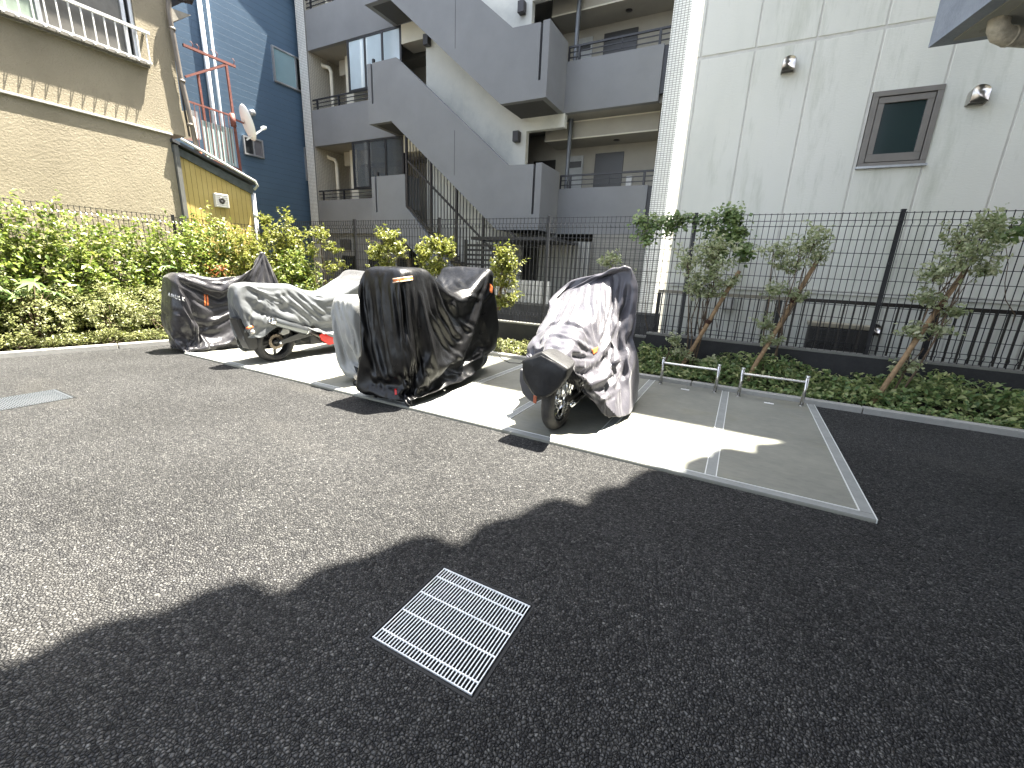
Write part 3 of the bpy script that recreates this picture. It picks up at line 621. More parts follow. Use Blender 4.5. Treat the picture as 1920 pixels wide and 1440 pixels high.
rx = HX+.10; ry0, ry1 = 1.6, 5.08; rb, rtp = 5.12, 5.66
bl = MB()
bl.box(rx-.02, rx+.025, ry0, ry1, rb-.03, rb+.02); bl.box(HX+.001, rx-.02, ry0, ry1, rb-.06, rb-.031)
WR = simple('weathered_white_metal', (.60, .60, .57), .5, .1, .2, 30)
mb = MB(); mb.bar((rx, ry0, rtp), (rx, ry1+.06, rtp), .045, .05); mb.bar((rx, ry0, rb+.03), (rx, ry1+.03, rb+.03), .03, .04)
y = ry1
while y > ry0: mb.bar((rx, y, rb), (rx, y, rtp), .02); y -= .158
mb.bar((rx, ry1, rb), (HX, ry1, rb), .03); mb.bar((rx, ry1, rtp), (HX, ry1, rtp), .035)
y = ry1-.02
while y > ry0: mb.bar((rx, y, rb+.02), (rx+.07, y-.03, rb-.02), .012); mb.bar((rx, y-.06, rb+.02), (rx+.07, y-.03, rb-.02), .012); y -= .158  # prongs added to the railing to cast a zigzag shadow
mb.build('window_railing', WR, BH); bl.build('balcony_floor', simple('balcony_floor', (.16, .15, .13), .8, 0, .4, 20, .5), BH)
# roof edge with dark tiles at the corner, rain pipe
mb = MB(); mb.prism_y([(HX-6, 8.2), (HX+.2, 7.2), (HX+.2, 7.28), (HX-6, 8.5)], -6.4, 6.1); mb.build('roof', ROOFM, BH)
mb = MB()
for k in range(5):
    mb.tube([(HX-.3+.1*k, 5.72+.05*(k % 2), 6.78-.03*k), (HX-.26+.1*k, 6.0, 6.70-.03*k)], .075, 8)
mb.box(HX-1.2, HX+.1, 5.66, 6.1, 6.72, 6.76)
mb.build('roof_tiles', simple('tile_dark', (.045, .045, .05), .45, 0, .3, 12), BH)
mb = MB(); mb.prism_x([(5.585, 6.28), (5.95, 6.32), (5.585, 6.05)], HX-1, HX+.12); mb.build('eave', simple('eave_wood', (.23, .21, .17), .7, 0, .2, 9), BH)
mb = MB(); mb.tube([(HX+.18, 5.62, 6.62), (HX+.14, 5.56, 6.50), (HX+.09, 5.55, 6.2), (HX+.09, 5.60, 5.1), (HX+.09, 5.68, 4.35), (HX+.09, 5.72, 3.72)], .045, 10)
for z in (5.9, 5.0, 4.2): mb.tube([(HX+.09, 5.57+(5.9-z)*.05, z), (HX+.09, 5.57+(5.9-z)*.05, z+.05)], .055, 10)
mb.build('rain_pipe', PIPEM, BH)
mb = MB(); mb.tube([(HX+.05, 5.585, 5.3), (HX+.045, 5.6, 4.6), (HX+.05, 5.63, 4.0)], .02, 6); mb.build('cable', BLACK, BH)

# yellow corrugated lean-to
SH = wempty('shed', (HX, 6.1, 0), 'yellow corrugated metal lean-to with a dark sloping roof beside the beige house', 'shed')
y0s, y1s = 5.30, 6.84; zt0, zt1 = 3.78, 3.28
MB().prism_x([(y0s, -.05), (y1s, -.05), (y1s, zt1-.18), (y0s, zt0-.12)], HX-2.2, HX+.03).build('wall', YEL, SH)
MB().prism_x([(y0s-.05, zt0-.02), (y1s+.06, zt1-.05), (y1s+.06, zt1-.25), (y0s-.05, zt0-.17)], HX+.035, HX+.075).build('fascia', simple('fascia_dark', (.07, .08, .075), .6, 0, .3, 12), SH)
MB().prism_x([(y0s-.06, zt0+.08), (y1s+.1, zt1+.03), (y1s+.1, zt1-.02), (y0s-.06, zt0+.02)], HX-2.2, HX+.16).build('roof', ROOFM, SH)
mb = MB(); mb.tube([(HX+.17, y0s+.1, zt0+.1), (HX+.17, y1s+.06, zt1+.06), (HX+.16, y1s+.12, zt1-.03), (HX+.07, y1s+.08, zt1-.12)], .03, 8); mb.build('gutter', simple('gutter_pale', (.5, .5, .47), .5), SH)
mb = MB(); mb.tube([(HX+.04, y1s+.06, zt1-.2), (HX+.04, y1s+.06, 0)], .045, 12); mb.tube([(HX+.04, y1s+.06, 2.5), (HX+.04, y1s+.06, 2.62)], .056, 12); mb.build('down_pipe', simple('pipe_pale', (.55, .56, .56), .5), SH)
MB().box(HX+.0, HX+.12, y0s-.03, y0s+.05, 2.2, zt0-.02).build('corner_trim', simple('trim_grey', (.12, .12, .11), .6), SH)
mb = MB(); vy, vz = 6.10, 2.78; mb.box(HX+.031, HX+.13, vy-.15, vy+.15, vz-.15, vz+.15)
vt = mb.build('wall_vent', simple('vent_beige', (.55, .53, .47), .5, 0, .1, 9), SH, bevel=.015); MB().lathe((HX+.125, vy-.01, vz), (1, 0, 0), [(0, .07), (.012, .065), (.013, .04), (.006, .001)], 20).build('vent_hole', DOORK, vt)
mb = MB()
for k in range(7): mb.box(HX+.131, HX+.134, vy-.13, vy+.13, vz-.13+k*.04, vz-.12+k*.04)
mb.build('louvre', ALUM, vt)

# red steel laundry balcony above the lean-to
LB = wempty('laundry_balcony', (-11.5, 6.6, 3.5), 'rusty red steel laundry balcony frame with corrugated pale panels above the lean-to roof', 'balcony')
bx = -11.35; P = lambda px, py, X=bx: ax(px, py, X)
mb = MB(); a_, b_ = P(343, 84), P(441, 125); mb.bar(a_, b_, .05); c_, d_ = P(347, 144), P(424, 121); mb.bar(c_, (bx, d_.y, d_.z), .04)
post_t = P(424, 121); mb.bar((bx, post_t.y, post_t.z), (bx, post_t.y+.06, 3.35), .045)
mb.bar((bx-1.2, post_t.y, post_t.z), (bx-1.2, post_t.y+.06, 3.35), .045); mb.bar((bx, post_t.y, post_t.z), (bx-1.2, post_t.y, post_t.z), .04)
e_, f_ = P(353, 190), P(434, 217); mb.bar((bx, e_.y, e_.z), (bx, post_t.y+.03, f_.z), .035)
g_, h_ = P(372, 200), P(434, 222); k0 = e_.y
for k in range(9): y = e_.y+(post_t.y-e_.y)*k/9; mb.bar((bx+.01, y, e_.z-.02-(e_.z-f_.z)*k/9), (bx+.01, y, 3.72), .012)
mb.bar((bx, e_.y, 3.72), (bx, post_t.y+.05, 3.60), .04); mb.box(bx-1.2, bx+.02, e_.y, post_t.y+.05, 3.55, 3.6)
for q in ((360, 92), (371, 97), (398, 107), (406, 110), (438, 123)):
    p_ = P(*q); mb.tube([p_+Vector((0, 0, .02)), p_+Vector((0, .03, .09)), p_+Vector((0, -.005, .14)), p_+Vector((0, -.03, .12))], .007, 5)
mb.build('frame', REDP, LB)
CORR = Mat('corrugated_pale', (.5, .6, .6), .35); _w = CORR.n('ShaderNodeTexWave'); _w.bands_direction = 'Y'; _w.inputs['Scale'].default_value = 5; CORR.l(CORR.vec(), _w.inputs[0])
CORR.color(CORR.ramp(_w.outputs['Fac'], [(.2, (.22, .32, .31)), (.8, (.50, .58, .56))])); CORR.bump(_w.outputs['Fac'], .5, .02)
a_, b_ = P(378, 225, bx-.05), P(438, 285, bx-.05)
MB().box(bx-.07, bx-.04, a_.y, post_t.y, 3.66, a_.z).build('side_panel', CORR.m, LB)
a_, b_ = P(355, 205, bx-.02), P(379, 262, bx-.02); MB().box(bx-.4, bx-.02, a_.y, b_.y-.02, b_.z, a_.z).build('white_panel', WHITEP, LB)
a_ = P(373, 272, bx+.02); b = MB(); b.lathe((bx-.15, a_.y, 3.62), (0, 0, 1), [(0, .09), (.2, .12), (.201, .001)], 14); o = b.build('plant_pot', simple('terracotta', (.42, .13, .06), .7)); tag(o, 'small terracotta plant pot on the laundry balcony', 'pot')
# satellite dish on the balcony post
dy = post_t.y+.13
DS = wempty('satellite_dish', (bx+.1, dy, 4.4), 'white satellite dish on the post of the red laundry balcony', 'satellite dish')
dc = P(459, 231, bx+.12); nd = Vector((.22, .72, .25)).normalized()
mb = MB(); mb.lathe(dc, nd, [(.075, .36), (.06, .33), (.03, .24), (.008, .12), (0, .001), (-.01, .001), (-.002, .12), (.02, .24), (.055, .35), (.075, .36)], 36); d0 = mb.build('dish', simple('dish_white', (.80, .80, .78), .35, 0, .04), DS)
for v in d0.data.vertices: v.co.z = dc.z+(v.co.z-dc.z)*1.08
mb = MB(); tip = dc+nd*.42+Vector((0, .0, -.16)); mb.bar(dc+Vector((0, 0, -.36)), tip, .025, .035); mb.build('arm', WHITEP, DS); MB().lathe(tip+Vector((0, .02, .02)), -nd, [(-.05, .03), (0, .045), (.06, .04), (.061, .001)], 14).build('feed_horn', WHITEP, DS)
mb = MB(); mb.bar(dc-nd*.02, (bx, post_t.y+.05, dc.z+.05), .035); mb.tube([(bx, post_t.y, dc.z+.15), (bx+.02, post_t.y, dc.z-.12)], .06, 10); mb.build('bracket', REDP, DS)

# ------------------------------------------------------------------ blue sided house
BX = -14.45; BL = wempty('blue_house', (BX-4, 12, 0), 'tall blue sided house between the beige house and the apartment block', 'house')
MB().prism_x([(6.6, -.05), (18, -.05), (18, 9.0), (10.9, 9.75), (6.6, 12.2)], BX-7, BX).build('wall', BLUES, BL)
MB().prism_x([(6.5, 12.25), (10.95, 9.72), (18.2, 8.96), (18.2, 9.14), (10.98, 9.9), (6.5, 12.5)], BX-7, BX+.25).build('roof', simple('roof_pale', (.36, .42, .48), .5), BL)
MB().box(BX-.5, BX+.03, 6.45, 6.598, -.05, 12.2).build('corner_trim', ALUM, BL)
def bwin(q0, q1, split, name='window', cur=True):
    a_, b_ = ax(*q0, BX), ax(*q1, BX); y0, y1, z1, z0 = a_.y, b_.y, a_.z, b_.z
    fr = MB(); t = .045
    fr.box(BX+.001, BX+.07, y0, y1, z0, z0+t); fr.box(BX+.001, BX+.07, y0, y1, z1-t, z1); fr.box(BX+.001, BX+.07, y0, y0+t, z0+t, z1-t); fr.box(BX+.001, BX+.07, y1-t, y1, z0+t, z1-t)
    ym = y0+(y1-y0)*split; fr.box(BX+.001, BX+.06, ym-.025, ym+.025, z0+t, z1-t); w_ = fr.build('window', ALUM, BL)
    MB().box(BX+.02, BX+.03, y0+t, ym-.026, z0+t, z1-t).build('pane', GLASSB if cur else GLASSK, w_); MB().box(BX+.02, BX+.03, ym+.026, y1-t, z0+t, z1-t).build('pane', GLASSK if cur else simple('pane_grey', (.14, .14, .15), .2), w_)
bwin((507, 84), (572, 177), .72); bwin((453, 253), (494, 298), .5, cur=False); bwin((569, 276), (590, 342), .5)
mb = MB(); p_ = ax(471, 212, BX); mb.lathe((BX+.001, p_.y, p_.z), (1, 0, 0), [(0, .09), (.1, .09), (.13, .06), (.131, .001)], 16); mb.build('vent_hood', ALUM, BL)
mb = MB(); a_, b_ = ax(372, 0, BX+.1), ax(402, 215, BX+.1); mb.tube([(BX+.08, (a_.y+b_.y)/2, -.0), (BX+.08, (a_.y+b_.y)/2, 11)], .06, 12); mb.tube([(BX+.08, (a_.y+b_.y)/2+.22, -.0), (BX+.08, (a_.y+b_.y)/2+.22, 11)], .035, 10); mb.build('rain_pipe', simple('pipe_blue_white', (.5, .55, .6), .4), BL)
# pale rear wing of another house glimpsed behind
# ------------------------------------------------------------------ vegetation
def leaf_mesh(name, mat, pos, nrm, size, aspect=.5, bend=.25, rs=RS, sizevar=.4, quad2=True):
    """pos (n,3), nrm (n,3) leaf normals; each leaf is a folded 6-vertex blade"""
    n = len(pos); nrm = nrm/np.linalg.norm(nrm, axis=1, keepdims=True)
    t = rs.normal(size=(n, 3)); t -= (t*nrm).sum(1, keepdims=True)*nrm; t /= np.linalg.norm(t, axis=1, keepdims=True); b = np.cross(nrm, t)
    s = size*(1+sizevar*(rs.rand(n, 1)*2-1))
    w_ = s*aspect*.5
    v0 = pos-t*s*.5; v5 = pos+t*s*.5-nrm*s*bend
    m1 = pos-t*s*.08; m2 = m1+nrm*s*0
    l1 = pos-t*s*.06+b*w_+nrm*s*bend*.35; r1 = pos-t*s*.06-b*w_+nrm*s*bend*.35
    V = np.stack([v0, l1, v5, r1, m1], 1).reshape(-1, 3)
    base = np.arange(n)[:, None]*5
    tri = np.array([[0, 4, 1], [1, 4, 2], [0, 3, 4], [3, 2, 4]])
    F = (base[:, None, :]+tri[None]).reshape(-1)
    me = bpy.data.meshes.new(name); nf = n*4
    me.vertices.add(len(V)); me.vertices.foreach_set('co', V.astype(np.float32).ravel())
    me.loops.add(nf*3); me.loops.foreach_set('vertex_index', F.astype(np.int32)); me.polygons.add(nf)
    me.polygons.foreach_set('loop_start', np.arange(0, nf*3, 3, dtype=np.int32))
    me.materials.append(mat); me.update(); me.validate(); return me
def sprays(c, r, n_tw, per, rs=RS, up=.35, tw=.16, hollow=.55):
    """leaves set along short twigs that fill an uneven ellipsoid: returns positions, normals"""
    c = np.array(c, float); r = np.array(r, float)
    d = rs.normal(size=(n_tw, 3)); d /= np.linalg.norm(d, axis=1, keepdims=True); rad = hollow+(1-hollow)*rs.rand(n_tw, 1)**.6
    lump = 1+.22*np.sin(d[:, :1]*5.1+c[0]*3)+.18*np.cos(d[:, 1:2]*6.3+c[1]*5+d[:, 2:]*4)
    p0 = c+d*r*rad*lump
    dirs = d*.8+rs.normal(size=(n_tw, 3))*.5+np.array([0, 0, up]); dirs /= np.linalg.norm(dirs, axis=1, keepdims=True)
    s = rs.rand(n_tw, per, 1)
    pos = p0[:, None]+dirs[:, None]*(s-.3)*tw*(.6+.8*rs.rand(n_tw, 1, 1))+rs.normal(size=(n_tw, per, 3))*tw*.16
    nr = np.array([0, 0, 1.0])*.75+d[:, None]*.35+rs.normal(size=(n_tw, per, 3))*.5
    return pos.reshape(-1, 3), nr.reshape(-1, 3)
def shoots(c, r, n, per, rs=RS, L=1.5):
    """leafy shoots that leave the middle of a branch tip and rise outwards: a spiky, open outline"""
    c = np.array(c, float); r = np.array(r, float)
    d = rs.normal(size=(n, 3)); d[:, 2] = np.abs(d[:, 2])*.9+rs.normal(size=n)*.45; d /= np.linalg.norm(d, axis=1, keepdims=True)
    b = c-np.array([0, 0, r[2]*.35])+rs.normal(size=(n, 3))*r*.28; s = (.15+.85*rs.rand(n, per, 1)**.75); ln = L*(.45+.75*rs.rand(n, 1, 1))
    pos = b[:, None]+d[:, None]*r*s*ln+rs.normal(size=(n, per, 3))*.016+np.array([0, 0, 1.0])*r*s**2*.25
    nr = np.array([0, 0, .7])+d[:, None]*.2+rs.normal(size=(n, per, 3))*.55
    return pos.reshape(-1, 3), nr.reshape(-1, 3)
def put(name, me, parent=None):
    o = bpy.data.objects.new(name, me); C.objects.link(o)
    if parent:
        o.parent = parent
        if parent.get('world'): o.matrix_parent_inverse = Matrix.Translation(-Vector(parent.location))
    return o
def limb(pts, r0, r1):
    n = len(pts); return pts, [r0+(r1-r0)*i/(n-1) for i in range(n)]
def wob(a_, b_, n=5, k=.03):
    a_ = Vector(a_); b_ = Vector(b_); L = (b_-a_).length
    return [a_.lerp(b_, i/(n-1))+Vector(RS.normal(size=3))*k*L*(0 if i in (0, n-1) else 1) for i in range(n)]
# broadleaf hedge shrubs on the left: one shrub every half metre or so
hl = ['big-leaved hedge shrub at the left edge of the photo', 'hedge shrub whose top hides the fence wires beside the stucco wall', 'bushy green hedge shrub behind the low spiraea mounds', 'hedge shrub in front of the middle of the stucco wall', 'loose hedge shrub below the corner of the stucco wall', 'tall green hedge shrub below the left end of the yellow shed', 'dense lime hedge shrub below the wall vent of the yellow shed', 'yellow-green hedge shrub below the right end of the yellow shed', 'hedge shrub with upright reddish tip beside the fence corner', 'low dark hedge shrub just behind the peak of the dark covered motorcycle']
hp = [(-10.35, 1.2, 1.0, .75, .75, 1.15, 0), (-10.4, 2.15, 1.1, .7, .65, 1.15, 0), (-10.2, 2.95, .95, .62, .6, 1.0, 0), (-10.4, 3.75, 1.0, .6, .6, .95, 0), (-10.25, 4.5, .98, .6, .58, .95, 0), (-10.4, 5.2, 1.1, .55, .5, 1.05, 0), (-10.35, 5.9, 1.05, .6, .5, .98, 1), (-10.3, 6.55, 1.0, .55, .45, .95, 1), (-10.0, 7.0, 1.05, .45, .35, 1.25, 1), (-9.4, 6.75, .85, .5, .4, .75, 0)]
for i, (x, y, z, rx_, ry_, rz_, k) in enumerate(hp):
    root = wempty('hedge_shrub', (x, y, .05), hl[i], 'shrub', 'hedge shrubs along the left fence')
    n = int(900*rx_*rz_)
    p_, q_ = sprays((x, y, z), (rx_, ry_, rz_), n, 9, tw=.24)
    # shoots standing out of the top
    for _ in range(9):
        sx, sy = x+RS.uniform(-.8, .8)*rx_, y+RS.uniform(-.8, .8)*ry_; hz = z+rz_*(.75+RS.rand()*.35)
        m_ = 26; tt = RS.rand(m_, 1); pp = np.array([sx, sy, hz-.35])+tt*np.array([RS.normal()*.06, RS.normal()*.06, .5])+RS.normal(size=(m_, 3))*.035
        p_ = np.vstack([p_, pp]); q_ = np.vstack([q_, RS.normal(size=(m_, 3))*.5+[0, 0, .8]])
    kp = p_[:, 2] > .12; p_, q_ = p_[kp], q_[kp]
    kp = p_[:, 0] > -11.0; p_, q_ = p_[kp], q_[kp]
    put('foliage', leaf_mesh('foliage', L_YEL if k else L_HEDGE, p_, q_, .085, .5), root)
    mb = MB()
    for s in range(5): b_ = Vector((x+RS.uniform(-.6, .6)*rx_, y+RS.uniform(-.5, .5)*ry_, z+rz_*.5)); mb.tube(*limb(wob((x+RS.uniform(-.12, .12), y+RS.uniform(-.12, .12), .02), b_), .018, .006), 6)
    mb.build('stems', BARK, root)
# red-leaved twigs
p_, q_ = sprays((-9.9, 5.15, 1.30), (.2, .2, .10), 9, 7, tw=.2); put('foliage', leaf_mesh('foliage', L_RED, p_, q_, .1, .4), bpy.data.objects['hedge_shrub.004'])
# spiraea mounds in front of the hedge
sl_ = ['pale green spiraea mound at the left edge in front of the hedge', 'second spiraea mound from the left edge in front of the hedge', 'rounded spiraea mound in the middle of the left bed', 'broad spiraea mound left of the dark covered motorcycle', 'spiraea mound touching the dark covered motorcycle at the far left', 'spiraea mound behind the dark covered motorcycle']
for i, (x, y, rx_, ry_, rz_) in enumerate([(-9.95, 1.5, .5, .55, .52), (-9.75, 2.4, .48, .5, .5), (-9.6, 3.2, .46, .48, .56), (-9.45, 3.95, .45, .45, .52), (-9.3, 4.7, .45, .45, .5), (-9.1, 5.5, .45, .45, .46)]):
    root = wempty('spiraea_bush', (x, y, .05), sl_[i], 'bush', 'low spiraea mounds in front of the hedge')
    p_, q_ = sprays((x, y, .5), (rx_, ry_, rz_*.85), 620, 8, tw=.13, hollow=.7); kp = (p_[:, 2] > .3); p_, q_ = p_[kp], q_[kp]
    put('foliage', leaf_mesh('foliage', L_SPI, p_, q_, .042, .45), root)
    mb = MB()
    for s in range(9): b_ = Vector((x+RS.uniform(-.8, .8)*rx_, y+RS.uniform(-.8, .8)*ry_, .65)); mb.tube(*limb(wob((x+RS.uniform(-.1, .1), y+RS.uniform(-.1, .1), .02), b_), .009, .003), 5)
    mb.build('stems', BARK, root)
def carpet(name, mat, region, n, h, size, label, frill=1):
    pts = []; x0, x1, y0, y1 = region
    P_ = np.column_stack([RS.uniform(x0, x1, n), RS.uniform(y0, y1, n)]); 
    f = .5+.5*np.sin(P_[:, 0]*5.3+np.sin(P_[:, 1]*7)*1.3)*np.cos(P_[:, 1]*6.1+P_[:, 0]*2.2)
    z = .04+h*(.25+.75*f)*RS.rand(n)**.5
    P_ = np.column_stack([P_, z]); return P_, RS.normal(size=(n, 3))*.5+[0, 0, 1]
p_, q_ = carpet('', None, (0, 1, -1.0, 6.4), 15000, .30, .05, '')
fx = np.array([kx(y) for y in p_[:, 1]]); p_[:, 0] = fx-.14-.62*p_[:, 0]
o = put('ground_cover', leaf_mesh('ground_cover', L_SPI, p_, q_, .05, .5)); tag(o, 'pale yellow-green ground cover along the left kerb', 'ground cover', kind='stuff')
p_, q_ = carpet('', None, (-1.35, 6.5, KY+.15, FY-.12), 13000, .44, .05, ''); 
p_[:, 2] *= np.clip((p_[:, 1]-KY-.1)*3.2, .35, 1.1)
o = put('ground_cover', leaf_mesh('ground_cover', L_GC, p_, q_, .082, .52)); tag(o, 'green and cream ground cover between the kerb and the black wall on the right', 'ground cover', kind='stuff')
p_, q_ = carpet('', None, (-8.0, -1.35, KY+.15, FY-.12), 9000, .22, .05, '')
o = put('ground_cover', leaf_mesh('ground_cover', L_SPI, p_, q_, .06, .52)); tag(o, 'sunlit ground cover under the fence behind the motorcycles', 'ground cover', kind='stuff')

def sapling(name, base, blobs, mat, label, size=.07, aspect=.5, n=60, tw=.13, stems=1, group='young trees in the back planting bed', per=9, r0=.014, hollow=.15, up=.5):
    root = wempty(name, base, label, 'young tree', group)
    P_, Q_ = [], []; mb = MB(); bz_ = Vector(base)
    if mat is L_VAR: n = int(n*1.15)
    for s in range(stems):
        j = Vector((RS.uniform(-.06, .06), RS.uniform(-.05, .05), 0))*(stems > 1)
        tp = Vector(blobs[s % len(blobs)][0]); mb.tube(*limb(wob(bz_+j, tp, 6, .018), r0, r0*.35), 7)
    main = Vector(blobs[0][0])
    for (c_, r_) in blobs:
        rr = np.array(r_); k = max(8, int(n*rr.prod()**(1/3)/.2))
        p_, q_ = shoots(c_, r_, max(7, int(k*.75)), per+2); P_.append(p_); Q_.append(q_)
        s_ = bz_.lerp(main, .35+.4*RS.rand()); mb.tube(*limb(wob(s_, c_, 5, .03), r0*.5, r0*.2), 5)
        for _ in range(4): e_ = Vector(p_[RS.randint(len(p_))]); mb.tube(*limb(wob(Vector(c_)-Vector((0, 0, r_[2]*.5)), e_, 4, .04), r0*.28, r0*.12), 4)
    mb.build('trunk', BARK, root)
    put('foliage', leaf_mesh('foliage', mat, np.vstack(P_), np.vstack(Q_), size, aspect), root)
    return root
def B(px, py, r, Y=7.0): v = ay(px, py, Y); return (tuple(v), r)
sapling('sapling', (-8.85, 7.1, .05), [B(600, 440, (.22, .2, .16), 7.1), B(585, 475, (.2, .2, .16), 7.1), B(625, 500, (.2, .2, .14), 7.1), B(575, 520, (.22, .2, .16), 7.1), B(630, 540, (.2, .2, .14), 7.1), B(600, 560, (.3, .2, .16), 7.1), B(622, 465, (.16, .15, .1), 7.1)], L_YEL, 'thin multi-stemmed green sapling right of the hedge against the dark fence', .085, .34, 42, stems=3, tw=.2)
sapling('sapling', (-6.75, 7.1, .05), [B(728, 450, (.24, .2, .2), 7.1), B(708, 475, (.2, .18, .16), 7.1), B(745, 470, (.16, .15, .15), 7.1), B(725, 500, (.24, .2, .2), 7.1), B(735, 560, (.2, .2, .2), 7.1)], L_YEL, 'yellow-green sapling left of two, above the silver and black covers', .075, .45, 70)
sapling('sapling', (-5.4, 7.1, .05), [B(822, 462, (.22, .2, .16), 7.1), B(795, 478, (.18, .18, .16), 7.1), B(835, 470, (.14, .14, .2), 7.1), B(815, 500, (.24, .2, .2), 7.1), B(825, 560, (.2, .2, .2), 7.1)], L_YEL, 'yellow-green sapling directly behind the black covered motorcycle', .075, .45, 70)
sapling('sapling', (-4.1, 6.9, .05), [B(947, 478, (.14, .14, .16), 6.9), B(960, 500, (.16, .14, .14), 6.9), B(935, 500, (.15, .14, .16), 6.9), B(945, 530, (.2, .16, .18), 6.9), B(955, 560, (.16, .14, .12), 6.9), B(935, 570, (.12, .12, .1), 6.9)], L_YEL, 'slim golden sapling on a pale trunk between the black and grey covers', .07, .45, 60, r0=.02)
sapling('sapling', (-1.95, 7.15, .05), [B(1150, 487, (.14, .14, .12), 7.1), B(1133, 492, (.1, .1, .08), 7.1), B(1160, 520, (.16, .14, .16), 7.1)], L_VAR, 'small variegated sapling showing above the grey covered motorcycle', .06, .45, 34)
sapling('sapling', (-.56, 7.1, .05), [B(1350, 462, (.22, .16, .14)), B(1290, 492, (.16, .14, .18)), B(1315, 525, (.22, .16, .16)), B(1340, 500, (.2, .14, .18)), B(1365, 530, (.16, .12, .1)), B(1330, 550, (.2, .14, .08)), B(1300, 545, (.12, .1, .12)), B(1330, 480, (.14, .12, .12))], L_VAR, 'variegated bushy sapling tied to the left leaning stake', .055, .5, 50, stems=4, tw=.11, hollow=.05)
sapling('sapling', (.5, 7.1, .05), [B(1530, 445, (.14, .12, .2)), B(1500, 470, (.2, .16, .16)), B(1450, 470, (.14, .12, .14)), B(1540, 480, (.12, .1, .12)), B(1480, 500, (.16, .14, .12)), B(1455, 545, (.14, .12, .12)), B(1500, 555, (.12, .1, .1)), B(1435, 610, (.12, .1, .1)), B(1445, 640, (.12, .1, .08))], L_VAR, 'variegated sapling tied to the middle leaning stake', .055, .5, 44, stems=3, tw=.11, hollow=.05)
sapling('sapling', (1.95, 7.0, .05), [B(1855, 425, (.14, .12, .16)), B(1800, 450, (.16, .14, .18)), B(1830, 470, (.2, .16, .16)), B(1780, 500, (.16, .14, .14)), B(1840, 510, (.12, .1, .1)), B(1750, 520, (.14, .12, .1)), B(1735, 560, (.14, .12, .1)), B(1790, 585, (.12, .1, .06)), B(1710, 620, (.1, .1, .1)), B(1765, 620, (.12, .1, .08)), B(1700, 690, (.1, .1, .12))], L_VAR, 'tall silvery variegated sapling tied to the right leaning stake', .06, .5, 46, stems=2, tw=.12, hollow=.05)
sapling('sapling', (-.95, 6.95, .05), [B(1262, 640, (.12, .1, .1)), B(1278, 660, (.14, .12, .1)), B(1335, 680, (.12, .1, .1))], L_VAR, 'low variegated plant at the foot of the left stake', .055, .5, 40, hollow=.05)
# tips of leafy shoots in the hedge beside the corner
sapling('sapling', (-10.1, 7.0, .05), [B(497, 415, (.12, .12, .16), 7.0), B(505, 440, (.2, .16, .14), 7.0), B(480, 455, (.2, .16, .16), 7.0)], L_YEL, 'upright lime sapling with coppery tip at the fence corner', .09, .4, 60)
# climbing vines on the mesh
def vine(px, pts, mat, label, n=26, size=.075):
    root = wempty('climbing_vine', tuple(ay(px, 560, FY-.02)), label, 'vine', 'vines climbing the mesh fence'); P_, Q_ = [], []; mb = MB()
    prev = ay(px, 620, FY-.02)
    for (c_, r_) in pts:
        p_, q_ = sprays(c_, r_, n, 8, tw=.2, hollow=.05, up=-.3); q_ = q_*.6+np.array([0, -.6, .3]); P_.append(p_); Q_.append(q_); mb.tube(*limb(wob(prev, c_, 7, .02), .006, .003), 5); prev = Vector(c_)
    mb.build('stem', BARK, root); put('foliage', leaf_mesh('foliage', mat, np.vstack(P_), np.vstack(Q_), size, .8), root)
V_ = lambda px, py, r: B(px, py, r, FY-.04)
vine(1345, [V_(1345, 470, (.08, .05, .1)), V_(1350, 432, (.36, .05, .2)), V_(1330, 412, (.42, .05, .1)), V_(1375, 402, (.1, .06, .06)), V_(1385, 440, (.1, .05, .1)), V_(1395, 470, (.08, .05, .08))], L_VINE, 'green vine massed on the fence top above the left stake', 36, .06)
vine(1215, [V_(1210, 440, (.24, .05, .2)), V_(1205, 412, (.2, .05, .08)), V_(1235, 415, (.2, .05, .08)), V_(1260, 425, (.12, .05, .06)), V_(1275, 408, (.12, .05, .04))], L_VINE, 'yellow-green vine on the fence above the grey covered motorcycle', 22, .06)
vine(1895, [V_(1880, 440, (.1, .05, .05)), V_(1905, 430, (.12, .05, .06)), V_(1870, 415, (.1, .05, .03))], L_VINE, 'thin vine on the fence at the right edge', 8)
# fatsia-like palmate leaves at the left
def fatsia(x, y, z, label, n=9, s=.3):
    root = wempty('big_leaf_plant', (x, y, .05), label, 'plant'); mb = MB(); st = MB()
    for k in range(n):
        a0 = 6.283*k/n+RS.rand()*.4; d_ = Vector((math.cos(a0), math.sin(a0), 0)); c_ = Vector((x, y, z))+d_*RS.uniform(.12, .34)+Vector((0, 0, RS.uniform(-.22, .1))); st.tube([(x, y, .03), (x+d_.x*.06, y+d_.y*.06, z*.6), c_], .007, 5)
        up_ = (Vector((0, 0, 1))+d_*.5+Vector(RS.normal(size=3))*.15).normalized(); u_ = up_.cross(Vector((0, 0, 1)) if abs(up_.z) < .95 else Vector((1, 0, 0))).normalized(); v_ = up_.cross(u_)
        for j in range(8):
            an = a0+(j-3.5)*.62; t_ = (u_*math.cos(an)+v_*math.sin(an)); b_ = up_.cross(t_); L = s*(.62-.045*abs(j-3.5))*(.9+.2*RS.rand())
            mb.add([c_, c_+t_*L*.45+b_*L*.13+up_*L*.03, c_+t_*L-up_*L*.22, c_+t_*L*.45-b_*L*.13+up_*L*.03], [(0, 1, 2, 3)])
    st.build('stems', BARK, root); mb.build('foliage', leafmat('fatsia_leaf', [(.10, .18, .05), (.18, .26, .08), (.30, .36, .18)], .3), root, fix=False)
fatsia(-9.55, 1.75, 1.0, 'plant with large palmate leaves at the left edge among the spiraea', 9, .42)
fatsia(-9.75, 2.35, 1.02, 'plant with large palmate pale leaves before the hedge', 7, .40)
